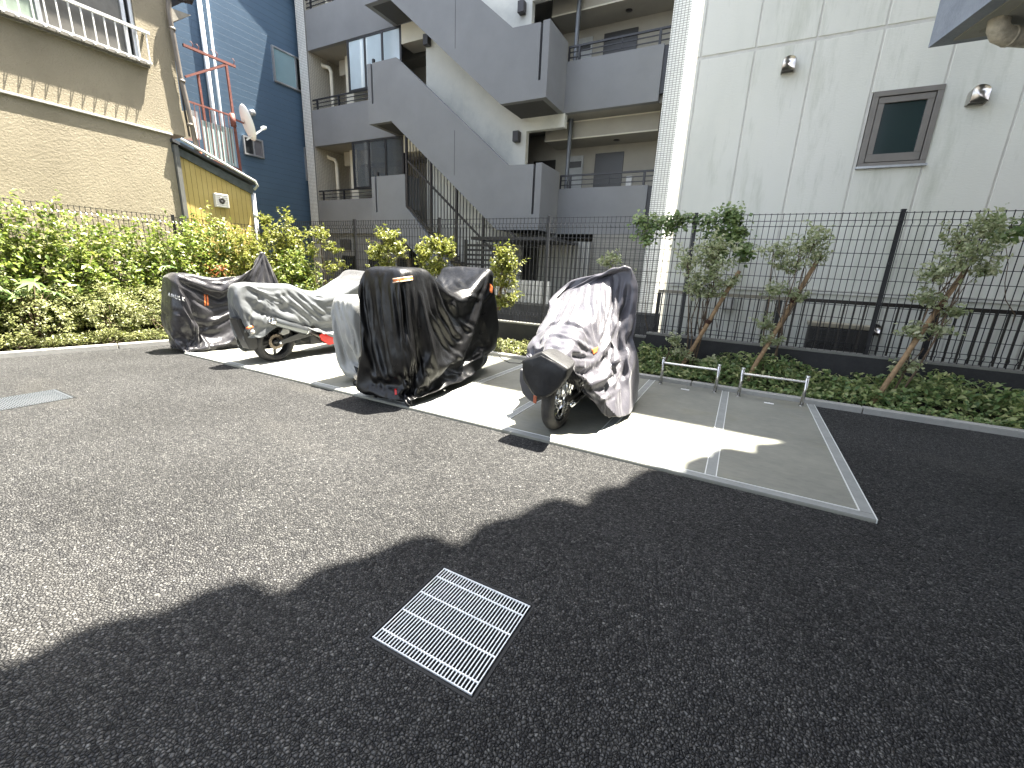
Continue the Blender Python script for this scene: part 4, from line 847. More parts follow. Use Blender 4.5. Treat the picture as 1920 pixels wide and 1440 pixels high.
fatsia(-9.75, 4.45, 1.25, 'lime palmate-leaved plant in the hedge left of the dark covered motorcycle', 8, .26)

# leaning support stakes
def stake(p0, p1, label, tie):
    a_, b_ = Vector(p0), Vector(p1); mb = MB(); n = 7; pts = [a_.lerp(b_, i/(n-1))+Vector(RS.normal(size=3))*.004 for i in range(n)]
    root = wempty('support_stake', p0, label, 'stake', 'wooden stakes leaning over the saplings'); mb.tube(pts, [.03, .03, .029, .031, .028, .029, .027], 12)
    mb.build('pole', WOOD, root); t_ = a_.lerp(b_, tie); d_ = (b_-a_).normalized(); mb = MB()
    for k in range(5): mb.tube([t_+d_*(.012*k)+Vector((.04*math.cos(q), .04*math.sin(q), .01*math.sin(q*2))) for q in [j*.7 for j in range(10)]], .006, 5)
    mb.tube([t_, t_+Vector((-.07, 0, -.06))], .008, 5); mb.build('tie', simple('tie_rope', (.07, .03, .02), .9), root)
stake((-.72, 7.0, .05), tuple(ay(1386, 508, 7.1)), 'leaning wooden stake at the left, bound to a variegated sapling', .52)
stake((.22, 6.9, .05), tuple(ay(1533, 487, 7.15)), 'leaning wooden stake in the middle with the highest top, bound to a variegated sapling', .68)
stake((1.7, 6.85, .05), tuple(ay(1812, 504, 7.15)), 'leaning wooden stake nearest the right edge, bound to a silvery sapling', .72)
stake((-4.2, 6.85, .05), tuple(ay(952, 492, 7.0)), 'pale thin stake against the slim golden sapling', .6)
# draped cloth shapes: grid of heights and offsets in steps of 3 mm, each number the change from its neighbours
COVER_GRID = {}
COVER_GRID['black'] = (60, 50, -3.919, 3.300, 0.012, [
110,1,-2,-1,1,-1,-1,0,1,2,0,1,0,-3,0,2,-2,2,11,13,12,13,12,8,9,11,14,12,9,13,17,10,5,2,0,0,4,1,-3,-1,1,0,-2,0,1,0,-1,1,3,0,-1,1,2,1,-2,-1,-2,-1,0,-2,-1,
3,1,1,-2,-4,1,3,-4,-2,2,1,0,0,1,3,0,-2,-2,1,0,0,6,2,3,2,-5,-1,3,0,-2,-4,-1,-1,-1,1,5,-3,-2,2,0,-2,-1,0,-3,-3,1,-1,-1,2,0,-5,2,1,-2,-1,4,-1,-2,1,-1,1,2,
2,2,1,1,1,1,0,-8,2,-4,4,-1,-7,-1,3,1,0,-3,2,7,4,-4,1,4,3,-2,1,-1,-4,0,2,-1,-3,-5,-1,-2,-3,5,5,-3,2,4,2,-1,-2,-5,0,2,-1,-1,3,0,-2,-1,2,4,-5,-3,-10,6,-2,
-1,2,3,-3,1,4,2,2,0,2,3,-1,-4,4,5,1,-1,1,4,-5,-4,-1,0,-5,-1,1,-5,-8,7,-5,-2,4,-4,-1,11,1,2,1,-3,1,1,-2,0,4,5,6,4,2,-24,-7,2,4,2,1,0,0,0,0,-1,3,7,7,-2,-4,
1,2,-2,4,-8,-1,1,-2,-1,-3,1,0,4,2,-10,6,4,-1,3,-1,0,1,-2,1,2,1,1,0,-1,0,-1,-1,-1,9,16,-5,-8,2,-5,-5,-2,0,5,-2,-3,-10,1,0,7,6,-3,0,-2,0,-4,-1,1,1,-3,7,-2,
-2,-4,5,2,-4,1,1,1,6,-2,0,0,-1,0,-3,2,1,1,0,-1,-1,2,-8,1,14,2,-1,2,-3,-5,-3,0,2,-4,-1,-5,1,1,2,1,3,3,-2,-1,-4,-2,0,0,4,6,-1,0,-5,1,7,4,0,-3,0,0,-5,-1,2,
-5,1,0,2,1,-1,0,5,4,-2,-5,-6,4,-3,4,4,1,-5,-3,1,0,0,-2,-2,2,2,2,2,2,-2,1,-3,-1,-3,8,-2,0,5,2,-1,1,1,1,4,2,-2,-5,-1,1,-8,-2,2,-2,1,1,-1,1,-1,4,7,0,0,2,-2,
-7,-1,0,1,-3,-4,3,1,-3,2,-2,4,2,0,-1,1,0,-2,-4,0,2,7,-2,4,1,1,1,1,-1,-5,1,-4,7,-4,0,-4,1,0,-1,-1,0,1,1,1,-1,2,2,1,1,2,-5,3,4,-2,-3,-2,-4,-1,3,-5,1,-2,4,
2,-3,2,-1,-1,-1,5,2,4,0,-4,3,4,-1,1,-1,-3,-6,2,-3,2,-2,1,1,-1,-1,0,-1,1,0,-2,-2,1,8,1,-1,4,2,-2,2,2,-4,-5,-2,-3,-1,3,-2,-1,2,1,-2,1,-2,-1,0,7,-1,3,3,0,
-3,5,1,-9,-5,5,4,-6,0,-1,1,-4,5,1,-1,-1,1,-1,0,0,-1,0,-4,3,5,2,4,-3,-2,3,3,2,-6,-1,-1,-4,-1,-2,3,2,-1,-5,1,2,2,-3,11,-4,1,-1,1,-8,2,3,-2,-4,4,6,-5,-2,0,
-1,3,1,0,-1,0,0,0,2,0,1,-1,-2,-2,2,0,5,0,-3,-1,1,5,-1,-2,-1,-2,0,1,-1,-1,-1,1,-3,2,7,0,-4,-5,2,3,0,2,-1,-1,-4,1,1,0,2,-5,2,-1,0,2,1,-2,1,1,1,0,-3,1,0,-2,
-1,5,-1,5,-1,2,-1,-5,1,3,-2,-3,0,1,0,0,5,-4,-3,5,0,-6,-1,5,-1,0,6,-6,-3,4,0,0,4,-7,2,-4,6,0,-1,0,0,0,-2,-1,1,1,-2,0,-1,-2,0,4,6,-2,2,0,-1,2,-2,-1,0,-1,
-2,-2,4,-1,1,-1,-2,-1,2,1,-1,0,4,-1,0,-1,3,-5,6,-4,-3,1,0,-2,6,0,-1,1,1,0,-1,-2,-1,2,-2,2,-3,-4,2,1,-2,1,7,3,2,0,-1,-4,-3,-2,2,-2,3,-3,-1,-2,1,2,1,-2,2,
1,-1,2,-1,-1,0,2,2,-3,-4,2,2,-2,1,2,0,2,0,2,-1,0,-3,-1,1,0,-5,3,-2,-2,1,3,-1,4,5,1,-1,-4,2,-1,-4,2,-1,-5,1,-2,1,9,-4,-3,-1,1,1,-2,4,2,-7,4,-2,-1,-4,5,-1,
3,2,0,2,-1,0,-1,-1,0,2,-4,4,-5,-2,5,-2,-4,4,2,-3,-1,6,3,2,-2,-1,0,-3,0,0,-4,-2,-1,0,1,6,0,1,-6,-1,-3,1,7,5,-10,-3,4,6,-4,2,4,0,1,-2,0,1,-3,-2,2,2,0,-2,
-4,2,1,3,5,-2,-6,-1,0,-3,7,0,6,0,-1,2,-7,-3,-2,-6,2,0,-2,2,5,1,-1,-8,-1,-4,2,7,6,0,-3,-5,4,0,4,1,0,-1,-1,1,0,1,-1,-2,2,-3,-2,9,2,0,-5,-6,-3,0,0,-2,-2,10,
1,10,5,-7,-10,4,-1,-5,4,-1,-1,0,2,1,4,3,-5,-7,-8,-1,5,3,7,5,-2,-6,1,-3,1,1,2,1,2,1,-2,-1,3,1,9,-1,-7,-8,-4,0,0,1,0,2,5,3,9,-5,2,-14,12,-4,-1,-9,11,-4,-4,
-1,1,0,4,6,5,1,-4,-7,-4,-1,-3,3,3,3,-2,1,1,2,0,-2,0,2,0,0,0,3,-3,-2,-1,1,4,3,2,3,3,2,3,1,-3,-3,-7,-1,-13,9,-1,-5,2,6,-9,-6,2,1,-3,3,8,11,3,1,0,-2,-2,-4,
-3,-2,2,1,-1,1,-1,-3,0,-1,0,1,1,-1,1,4,6,6,2,2,2,2,1,0,-5,-8,-6,-2,-7,8,-7,3,-5,-5,-5,20,2,-9,-10,4,12,3,-1,-8,0,2,1,0,0,0,-2,2,0,-2,-1,-2,0,4,0,0,1,0,
-2,1,0,-3,-4,-3,0,0,0,-2,-1,2,4,7,7,-4,-5,-9,10,0,-4,3,-6,8,-5,0,9,6,-2,-7,-6,-1,3,1,0,0,-1,-1,3,-1,0,1,0,-3,0,1,2,-1,2,-1,-1,1,1,-3,-2,-3,-2,-2,-1,-1,
1,0,0,0,6,3,-2,-3,6,0,-1,3,-4,0,-4,12,5,-3,-4,-3,1,2,-1,-3,-2,1,4,3,-3,-2,0,3,1,0,-2,-2,-2,1,0,0,0,0,0,-1,-2,1,-2,0,0,1,0,-2,-1,2,6,-2,-3,-3,7,0,-1,-1,
2,-6,5,8,0,-3,-3,3,0,-3,-4,0,5,4,1,-5,-3,0,3,-3,0,1,1,0,-1,1,0,-2,-6,-1,6,7,2,-4,-3,-3,-2,0,1,2,-1,5,-1,-6,-3,5,6,-3,-1,1,1,-4,6,3,-3,-1,1,-2,-4,0,6,5,
1,-3,-9,-4,1,8,-3,-2,-1,2,2,-2,2,0,-3,-1,6,-6,-10,5,8,7,1,-3,-4,-4,-2,2,2,-2,1,-7,0,14,1,-7,-1,1,2,-6,8,0,-1,-1,-1,-5,5,8,0,-1,-7,-9,-3,0,10,2,-1,-2,-1,
0,0,0,2,0,-3,1,1,10,-1,-16,-4,8,9,3,-1,-3,-6,-1,2,-1,-2,-7,5,14,-11,0,-4,1,2,-7,8,1,-1,0,-3,8,3,-3,-2,-7,-8,-2,2,5,8,1,0,1,-4,-3,-1,1,1,1,1,2,-1,2,9,-2,
-11,-9,4,7,5,-1,-2,-4,1,10,-16,2,-2,0,3,-1,0,-3,-7,5,6,-3,0,1,0,3,-3,2,-5,-4,0,1,0,4,1,0,3,-1,0,0,-1,1,-1,2,2,-1,0,-3,7,2,1,-11,-7,1,6,5,1,-2,1,-2,-9,3,
-1,6,1,-4,2,-4,-6,6,3,-4,0,0,2,-1,1,0,-4,-1,1,-1,1,5,1,-3,2,-2,3,2,2,1,-3,-2,1,-2,0,-2,2,7,-1,-1,-10,1,1,5,-1,1,3,-6,-1,-5,4,-1,5,0,-1,2,-5,6,-5,0,-1,0,
2,-3,2,0,-1,-2,0,0,2,6,-2,2,-4,4,-1,0,0,-1,1,-2,-1,0,1,3,-4,7,0,0,-3,-2,0,-1,2,5,1,-10,-1,-3,3,1,3,-3,0,1,5,-8,-10,5,1,-2,0,1,2,0,0,1,-1,0,1,2,3,-4,1,1,
1,2,-2,-1,1,0,0,2,-2,0,3,0,-3,1,1,-1,-1,-2,7,6,-10,-11,5,1,3,-6,2,4,0,0,-1,0,-8,-1,0,1,0,1,-1,2,6,2,-1,-2,-2,-1,1,2,1,0,2,-1,0,0,-1,1,2,1,2,0,1,-9,1,2,
1,1,-1,5,6,-10,-13,-3,5,8,0,-2,-2,4,-1,0,-2,-7,5,-3,-1,0,0,1,-1,-2,7,5,2,0,-5,-7,2,5,2,-1,1,2,0,0,0,-1,0,1,2,2,-4,-5,0,2,6,2,1,5,-11,-12,-3,2,4,8,-2,2,
-5,2,0,0,-1,5,-5,-8,0,0,1,0,-1,-2,3,9,1,1,-1,-8,-1,3,2,1,3,0,0,-1,-2,0,1,3,1,0,-4,-2,2,0,9,2,0,-14,-7,-1,2,3,-4,-1,8,4,-5,1,0,2,-1,5,3,-11,-8,-2,0,-2,0,
3,2,2,7,2,-1,-4,-2,-2,1,4,1,0,0,2,-2,1,2,0,0,0,-4,0,1,7,4,-3,-11,-6,-1,0,1,-1,-1,5,3,6,-2,-1,-1,-2,2,13,-1,1,-7,-9,-8,-2,-1,1,0,0,8,9,-1,-2,-3,-1,-1,1,
1,0,1,1,1,0,0,0,0,-1,-2,2,6,7,-8,-14,-5,-1,0,2,1,1,2,6,5,4,-5,-5,-1,0,3,3,6,2,0,-3,-6,-4,-5,-6,-4,-3,3,5,12,-3,-4,2,0,-1,0,1,0,-1,2,0,0,1,0,1,-2,9,6,-13,
-12,-2,0,2,2,2,2,5,1,-1,4,0,2,-9,2,1,2,-2,4,2,3,1,1,-3,-2,-6,-7,-4,-6,-2,4,13,-5,0,2,0,-1,0,-1,0,1,2,1,0,1,-1,5,-1,-12,-6,1,4,4,2,3,3,2,2,1,-6,0,2,2,-8,
3,-1,2,1,-2,2,1,3,1,0,0,1,-1,-3,-6,-4,-3,-3,4,1,0,2,-1,-1,-1,2,3,-1,1,2,1,1,-4,-7,2,6,4,3,1,1,2,0,-2,-1,-2,-3,4,-6,-1,-3,1,1,2,-2,-5,2,2,0,2,3,1,0,0,-1,
-1,-1,-2,-3,-2,-1,2,1,1,-1,1,1,2,-1,-1,-1,0,2,5,3,2,2,0,0,0,-1,-1,0,1,-3,-4,4,2,-11,-9,5,5,2,-1,0,-6,3,1,-1,-2,-4,-4,-2,-2,0,2,4,7,9,-6,-2,-1,-1,0,1,0,
-2,-2,1,-3,0,0,-2,-3,0,8,4,4,0,1,1,-1,1,3,1,-1,5,-15,-19,2,9,6,2,-1,-2,-3,-6,0,-4,-3,-3,-2,1,4,7,7,4,3,-8,8,-4,-5,0,-2,-2,0,-1,-2,0,1,0,-1,-4,2,5,-10,3,
5,7,2,2,0,-1,-1,1,10,-2,-6,-13,-6,4,1,7,-3,-2,1,-7,-4,-3,1,2,5,5,7,1,-5,0,-6,6,1,-1,-1,-1,-3,-3,-1,1,2,2,1,-5,-1,-3,-1,2,5,-4,-3,-2,6,5,3,0,-1,0,-5,3,-3,
4,-11,-1,1,6,0,-5,-1,-2,-5,2,0,5,3,-1,0,-2,3,-2,1,1,-1,0,1,0,-3,-1,0,1,1,0,-1,-1,-2,-2,-1,-1,5,-1,1,-2,-4,2,6,1,-1,0,0,-4,0,0,1,-3,0,4,3,-4,-1,-3,1,2,6,
1,-4,-2,-2,1,0,0,-1,-1,0,2,-2,-1,1,0,0,-1,-2,-2,1,2,-4,-1,2,1,-3,1,-1,3,1,-3,-3,6,2,-1,-1,-1,2,3,-4,-3,0,-2,8,-3,2,-1,-1,4,-1,-4,0,5,-4,1,0,-2,0,-1,-1,
2,0,-2,0,1,0,0,-1,-2,-3,1,-5,4,2,-1,0,0,0,-4,-1,-2,0,1,2,2,1,2,0,2,-1,-5,3,3,-1,-1,-1,3,4,-4,-4,1,6,-2,0,-3,-1,1,-2,1,-2,-1,2,-1,-1,0,1,-1,0,0,-1,-5,5,
-1,2,-3,-1,0,1,-2,-2,-1,2,-1,0,-3,-3,0,6,1,5,0,4,1,0,0,-1,4,-1,-1,-2,2,0,1,-1,-1,0,-3,2,-3,4,-1,0,-3,-2,1,1,0,-3,-1,-2,-1,0,3,0,1,0,1,-5,4,2,-2,-4,-1,-2,
0,4,-3,0,3,4,1,1,1,2,0,1,2,-2,1,3,-3,-4,1,3,1,-1,1,-4,3,0,-2,-2,-1,1,-1,-1,-1,0,0,-2,-1,-2,1,1,2,0,-3,3,-1,0,2,0,-4,-3,1,1,2,-3,4,0,0,3,-2,3,-3,5,2,0,1,
0,-1,-2,-5,1,2,1,0,5,-1,-1,-1,-2,0,0,-4,-1,-1,0,2,2,-6,-2,1,0,-1,-1,2,1,-2,2,2,-7,2,1,1,-3,-1,1,4,1,0,3,-2,4,2,1,0,2,0,-2,2,-3,-1,-1,-4,0,-2,2,4,1,1,0,
-2,-4,1,-1,0,-3,-4,1,1,1,0,0,-2,1,-2,-1,2,-3,1,0,-5,2,1,1,1,0,0,5,-1,3,0,2,2,1,-1,1,-1,-1,3,2,-2,-1,1,-5,1,-4,-3,0,3,0,1,1,-1,0,-3,-3,-1,-1,5,2,-1,-1,-2,
-1,-5,0,-2,2,-1,6,1,-3,-4,3,3,-1,1,1,1,2,0,0,5,-2,-2,1,2,1,0,5,3,1,2,0,-4,-2,-6,-7,-3,0,1,2,4,-3,-1,4,1,0,-1,-2,-4,-8,-2,0,5,1,1,-2,-6,1,3,0,1,3,0,1,1,
1,0,1,3,-3,1,1,4,0,0,2,-1,2,1,-3,0,1,1,2,2,-7,-6,-1,0,1,-1,-2,-1,0,0,-2,-1,-2,-4,0,5,2,1,-1,1,-3,-1,1,-3,4,4,-4,2,0,1,0,0,4,1,-1,-1,4,1,3,1,3,2,-3,-4,-3,
1,0,-1,3,2,7,-9,-4,-1,0,-3,-1,-1,-1,1,-3,-4,-1,2,-1,-4,-1,0,2,-2,0,3,-4,2,4,3,-2,-1,4,-2,3,-2,4,3,1,-3,1,1,-2,5,1,-3,-3,2,1,-4,-1,4,-1,0,2,7,-4,-2,-4,-3,
-2,-2,-2,-3,0,6,-3,-5,0,2,1,1,-4,1,2,1,0,1,-1,0,3,1,-1,-1,0,1,4,-1,1,2,-2,0,1,-3,-1,2,3,3,1,-3,1,0,-4,-1,-1,3,3,-4,-3,0,0,1,0,-2,-3,-3,5,1,-2,-1,-5,0,4,
1,-3,1,3,0,-1,-2,4,1,-2,3,2,-4,53,0,-2,1,0,1,1,0,0,2,0,-1,0,-1,0,0,0,0,0,-1,-1,-1,2,2,-1,-1,-1,0,2,0,-2,1,0,-1,0,1,0,1,1,0,0,0,2,0,-4,-3,1,2,1,1,0,0,-2,
0,3,0,0,1,0,1,1,-1,2,0,3,0,-5,-4,-4,-4,-1,-2,-1,0,-1,-1,0,0,3,2,1,3,0,1,0,3,2,-2,-2,0,-1,3,1,0,2,0,-1,0,1,-2,-1,-3,2,1,-2,1,-4,-2,-3,-3,1,2,-5,4,-1,4,4,
-1,-10,-4,1,0,-5,-3,2,3,0,2,2,0,5,5,-3,0,3,-1,1,1,0,0,3,-1,1,3,0,1,-2,3,-2,-1,-2,2,1,-2,-4,-3,2,-2,-3,-4,1,-4,-1,-5,-3,-1,1,1,0,5,1,6,11,7,4,4,4,2,-8,1,
-3,-4,7,-3,1,-2,-2,2,3,1,0,-1,-2,-2,1,-3,-3,-6,2,2,-1,3,0,-6,-2,-7,2,0,0,3,1,6,-1,-2,0,-5,-4,-2,16,11,4,1,2,0,-1,-1,2,0,4,-4,-1,-6,1,6,0,-6,-1,-4,-2,2,
-1,-1,-3,1,2,4,-1,-6,-6,2,-1,3,-4,-3,2,2,-3,1,1,0,-1,-3,2,2,-2,7,4,-1,-6,-5,6,5,-15,-4,-2,-2,-1,3,6,6,8,3,0,0,-2,6,1,2,1,-2,-1,-1,-2,-7,-2,-3,5,1,-3,-3,
2,-3,1,-1,-2,8,-3,-1,4,-1,-3,2,2,1,2,-6,-3,5,-6,-2,-2,-1,10,0,-3,0,-4,-7,-7,8,5,10,3,0,0,1,1,-2,-3,1,2,1,-2,-2,-2,-3,-4,2,2,1,2,-3,-2,4,4,-5,2,1,-1,3,0,
1,0,1,1,-1,1,-3,-1,-10,-1,-1,10,-2,3,1,4,-2,-7,-10,-3,5,6,2,1,2,-1,6,3,-6,-1,2,1,1,-1,-1,-1,1,-5,2,1,-2,1,1,-2,2,1,-1,3,0,-1,2,-1,-4,3,3,-1,0,0,-2,-9,7,
1,0,-1,2,-1,-4,1,-1,-6,-2,-4,0,0,3,4,2,3,4,0,-1,5,-1,1,2,-1,-2,1,-5,2,-1,0,3,0,-1,-2,2,4,-1,-2,-1,-1,2,0,-4,-2,-1,8,-3,0,4,-6,-1,5,-1,-3,-1,-1,-1,3,-8,
1,-2,0,-1,-2,-1,2,0,0,2,3,12,0,1,-3,0,1,-2,1,1,2,-1,0,-1,1,1,0,-1,1,-4,3,1,-6,-2,3,1,0,5,-3,1,0,-3,1,0,-1,-1,0,4,1,-6,-8,2,2,-2,2,2,-5,5,3,0,0,0,6,-1,2,
-1,-2,-3,1,2,-5,3,2,-1,2,0,-4,2,3,2,-3,-5,-2,5,-3,2,0,-2,5,0,-2,-1,0,-1,-1,-1,3,0,3,-2,0,-1,-5,0,-1,0,1,2,3,1,0,1,0,3,-2,-4,-2,2,0,-1,5,-1,-2,0,2,1,0,2,
-3,-5,1,2,0,-4,5,1,-2,-2,6,-2,-3,1,-1,0,-2,2,0,1,0,1,-9,3,3,-4,5,-6,5,-1,-1,1,2,0,2,-1,3,-4,4,-3,0,4,1,-2,0,1,0,0,0,-1,-1,-2,-1,0,1,1,1,1,-4,0,5,-2,-1,
0,-1,-1,0,0,2,0,-1,-5,1,-1,-2,3,0,-1,1,2,1,2,-3,0,3,3,1,1,-5,-1,6,-4,1,-1,3,-1,-5,0,-3,-2,4,3,0,-1,2,1,-1,2,-5,3,5,-2,-5,2,-2,-1,-1,3,0,-2,0,-3,2,-1,4,
-1,-7,3,-2,1,0,1,5,-1,-2,-1,6,3,-2,2,3,1,0,-2,-2,2,1,-6,6,2,-4,1,-1,3,0,-1,0,-5,2,3,4,-8,0,3,-1,-2,-2,5,-1,1,-5,-2,4,1,-1,1,0,1,-1,-2,-2,2,1,2,-1,5,0,1,
-2,0,2,0,-1,2,-4,-1,1,4,-5,0,4,-1,3,-1,-1,2,-3,-4,4,2,-2,-1,0,0,0,-2,3,0,1,0,-5,1,6,-1,2,-3,0,-1,-1,-1,1,-4,2,2,2,-3,4,-3,1,1,4,1,0,-1,1,0,-1,-3,1,-1,-2,
5,-3,0,1,0,-3,0,0,4,0,-3,1,-1,0,0,3,-2,0,1,-7,5,4,-1,-2,4,-2,-1,-1,0,-1,1,0,-1,0,0,-3,3,3,1,11,-3,2,2,-2,-2,-1,0,-4,1,-1,0,4,-1,-3,-3,3,1,0,3,-4,-4,1,0,
0,2,-1,2,-1,-4,5,1,-4,1,0,-1,2,1,3,0,0,1,-2,-2,-3,-5,1,4,7,3,16,-2,-2,3,1,1,-1,0,0,-4,-1,-5,2,5,2,0,-3,0,2,-3,-9,0,1,2,-1,0,1,2,0,-4,4,0,-1,-1,-1,3,6,2,
-1,-1,1,1,-1,-1,-6,-9,0,9,8,2,15,-1,-1,1,0,0,0,2,2,-4,-2,-1,-5,-3,4,4,6,0,-1,-1,-5,2,0,-2,-1,1,2,-1,1,0,-3,5,-3,0,2,0,-1,2,1,2,0,0,-2,-5,-6,6,-4,6,2,0,
17,-4,5,-3,2,-1,1,1,1,1,-2,-1,1,1,-3,-2,-3,4,6,3,1,-1,-2,-1,-2,1,2,0,0,1,2,-1,-1,-1,-2,-2,-1,-1,0,0,1,-5,-7,-5,2,7,8,0,-4,5,20,0,1,2,3,-2,-2,-1,0,3,2,1,
-2,-1,0,1,0,3,2,0,1,1,-1,-1,2,1,-2,-2,2,1,-1,-1,-2,0,1,-3,-3,-4,-3,-2,-2,-2,0,6,8,2,-2,-5,0,2,21,1,-1,0,-1,1,0,1,3,2,2,3,1,-4,1,1,2,1,-1,-2,0,3,1,0,1,0,
0,-2,-1,1,-1,-2,-2,0,1,2,-2,0,-1,-1,-2,-2,1,-1,1,2,-2,-8,7,-3,21,0,-1,-4,1,4,3,1,1,3,0,0,0,0,2,2,1,1,0,-3,-1,1,2,1,-1,-2,0,0,-1,-1,0,0,2,-2,-2,0,0,-1,0,
0,-3,-2,0,2,2,0,-1,-3,2,-3,18,3,0,2,-1,1,0,0,0,-2,1,0,2,3,0,-1,1,0,0,-1,-1,-1,0,1,0,-1,-2,0,1,1,1,2,-1,0,-3,-1,0,0,1,-2,0,-1,0,0,1,0,-2,0,-3,1,18,4,0,-3,
-2,0,2,1,-1,-2,0,1,2,2,0,-2,-1,0,-2,1,0,-3,0,-1,1,-1,0,3,0,2,-2,0,3,0,1,-1,-1,2,0,-1,-2,1,-1,0,-1,1,-4,3,-1,2,20,0,1,1,1,0,1,1,-1,-1,1,1,-2,0,1,-1,-4,-3,
4,4,-1,0,-2,1,-1,1,1,0,0,0,1,-3,-3,3,4,-1,-1,-1,0,-1,0,1,-1,-1,2,-4,-2,7,-4,1,20,1,0,2,3,-1,0,1,0,-1,2,0,-2,0,0,-2,-2,-1,3,1,2,1,-1,-1,-1,0,2,0,-1,-2,1,
2,-2,-1,-1,3,1,-1,-2,-1,2,1,2,2,-3,-7,6,-2,1,-3,22,0,1,-2,1,3,2,0,-1,-1,1,1,0,0,-4,0,3,2,-4,2,1,-1,0,0,0,1,-3,-2,1,1,-1,2,1,0,-2,-5,4,2,-2,1,3,2,1,-2,-3,
1,-1,-1,0,-2,21,2,-3,2,0,0,1,0,-2,2,0,-2,0,0,0,1,3,-1,-2,0,-2,1,0,-2,3,1,1,-1,-2,0,2,-3,2,-1,0,1,-1,1,1,0,1,3,-1,-4,-3,2,-2,1,-1,2,17,3,0,1,-1,1,-1,-2,
1,1,-1,-2,0,0,1,1,0,1,-1,0,-2,3,-1,0,1,2,2,0,-2,-2,1,0,-1,1,2,0,-1,0,0,-1,0,-1,0,-2,-1,1,-2,-1,3,-1,24,-2,2,-3,1,2,0,0,1,2,-1,-1,1,1,-2,0,1,0,1,-1,1,-2,
2,0,0,1,-2,0,0,0,-2,2,0,0,1,2,-1,-3,0,1,-2,-2,-1,3,0,1,-1,-2,2,-1,23,1,-1,4,-3,2,2,0,0,0,0,1,1,0,-1,1,0,-1,-1,0,2,2,0,-2,0,-1,-1,0,2,-1,1,0,2,-3,-2,3,1,
-3,0,1,-2,-3,1,-2,5,-1,1,-4,-2,3,24,-1,1,1,3,-1,-1,0,0,0,0,2,3,-2,1,1,0,0,0,0,1,-1,0,1,0,-2,1,2,-1,0,-3,3,0,1,-2,-2,-1,-1,1,-1,-1,0,-2,0,1,2,-1,1,-3,-1,
24,0,0,0,1,-4,-1,0,2,1,1,2,1,0,1,0,-1,1,2,-1,-2,-3,0,5,-1,0,1,-2,-1,0,0,-1,2,0,2,-3,0,3,-3,-3,2,-1,-3,1,0,-1,2,-3,2,0,16,3,0,0,-1,-2,-1,1,-1,2,2,0,-1,0,
1,0,-1,-2,5,0,-2,-1,2,1,-1,-1,0,1,-2,-2,2,-2,2,1,-2,3,0,-3,-2,2,-1,0,0,-1,-3,-1,6,0,-1,0,21,1,2,0,-3,1,-2,0,0,-2,1,0,-2,3,0,0,1,-1,1,1,-1,1,3,-1,-1,0,-1,
0,1,-1,0,1,2,-1,-3,-1,-3,1,3,-2,-3,2,4,0,-3,1,0,1,0,-1,27,-1,0,-2,1,0,3,-1,-2,-1,-3,-2,1,3,3,1,0,0,-3,1,2,2,-1,1,0,-1,0,0,2,-1,-3,0,1,1,-3,-5,3,1,-3,1,
1,-1,1,4,0,1,-1,-1,0,1,25,1,0,-1,-1,1,-2,0,2,1,-1,-3,-1,-1,1,4,3,0,-3,-1,3,1,-1,0,0,1,0,0,1,2,-3,-1,-1,-5,-1,4,-2,-2,1,2,3,1,-1,-1,3,1,0,0,-3,-1,24,1,0,
-1,1,-1,0,-1,-1,0,1,3,0,-3,-3,-1,2,5,-4,-1,-1,0,1,0,1,-1,0,0,1,3,3,0,-9,0,4,-1,0,1,1,1,1,1,-1,-2,1,2,2,1,-4,-2,17,1,1,1,2,0,0,-1,-1,-2,0,1,2,1,1,-3,-2,
-1,0,-1,1,2,-1,0,0,-1,2,2,-2,-2,1,-1,0,3,1,1,0,0,1,-3,-1,1,0,2,0,2,-6,5,-1,-2,19,1,-1,0,0,1,0,0,-1,0,1,0,-1,0,0,1,-1,0,2,-1,-1,-2,-2,-1,-1,2,1,0,0,2,2,
0,-1,0,-1,-1,1,0,-1,0,-1,-2,1,4,3,-2,-6,5,-3,4,29,-1,-1,-1,0,1,0,-2,-1,1,1,-1,-2,-1,0,2,-3,-8,3,5,-4,-3,0,-1,0,0,-2,-2,2,0,6,0,2,-4,5,3,1,0,-2,1,0,-1,0,
0,1,-4,1,-2,3,6,26,-2,3,0,0,-2,-2,-1,-1,1,-1,-1,1,1,-1,-12,-3,-2,1,-5,6,-2,0,-1,0,0,0,3,1,4,-2,-10,8,4,-7,6,8,3,2,2,-1,1,1,-5,-4,2,8,-3,3,0,20,-3,4,-1,
-2,1,0,-1,1,-1,-1,-1,-6,-4,-6,3,-6,5,5,-2,-6,6,-3,1,2,0,0,0,1,-3,-3,-1,0,8,2,-10,0,10,8,0,0,1,1,1,-1,-1,2,0,3,-2,11,0,3,2,-2,0,0,3,-3,-3,-3,-7,0,-2,1,-1,
6,2,-2,0,-7,3,6,-1,-2,0,1,0,-5,1,-2,1,0,1,5,-1,-9,-1,5,9,3,-1,0,3,2,0,-2,-1,-1,0,12,2,0,1,0,-1,0,-2,-1,-5,-6,2,1,-1,4,-1,1,0,-3,4,-2,-10,1,4,2,1,-4,-3,
2,5,-3,2,3,-2,-1,4,-1,-6,-3,0,7,8,0,1,1,1,1,0,-2,-3,13,2,-1,0,0,-1,-1,-8,0,-2,-1,3,-2,4,-1,0,2,2,-4,3,-1,-3,-8,-2,0,0,2,2,8,-3,2,3,0,-1,1,0,3,-2,-6,-1,
-2,2,9,3,0,1,1,1,-1,-2,12,-3,-2,2,2,-2,-8,0,-2,1,1,0,4,0,3,-1,2,-1,-4,2,0,0,2,-4,-1,-1,2,0,1,8,-6,-1,-3,5,0,2,2,-2,0,-6,-4,-4,-2,0,7,4,7,-1,1,0,10,-3,-9,
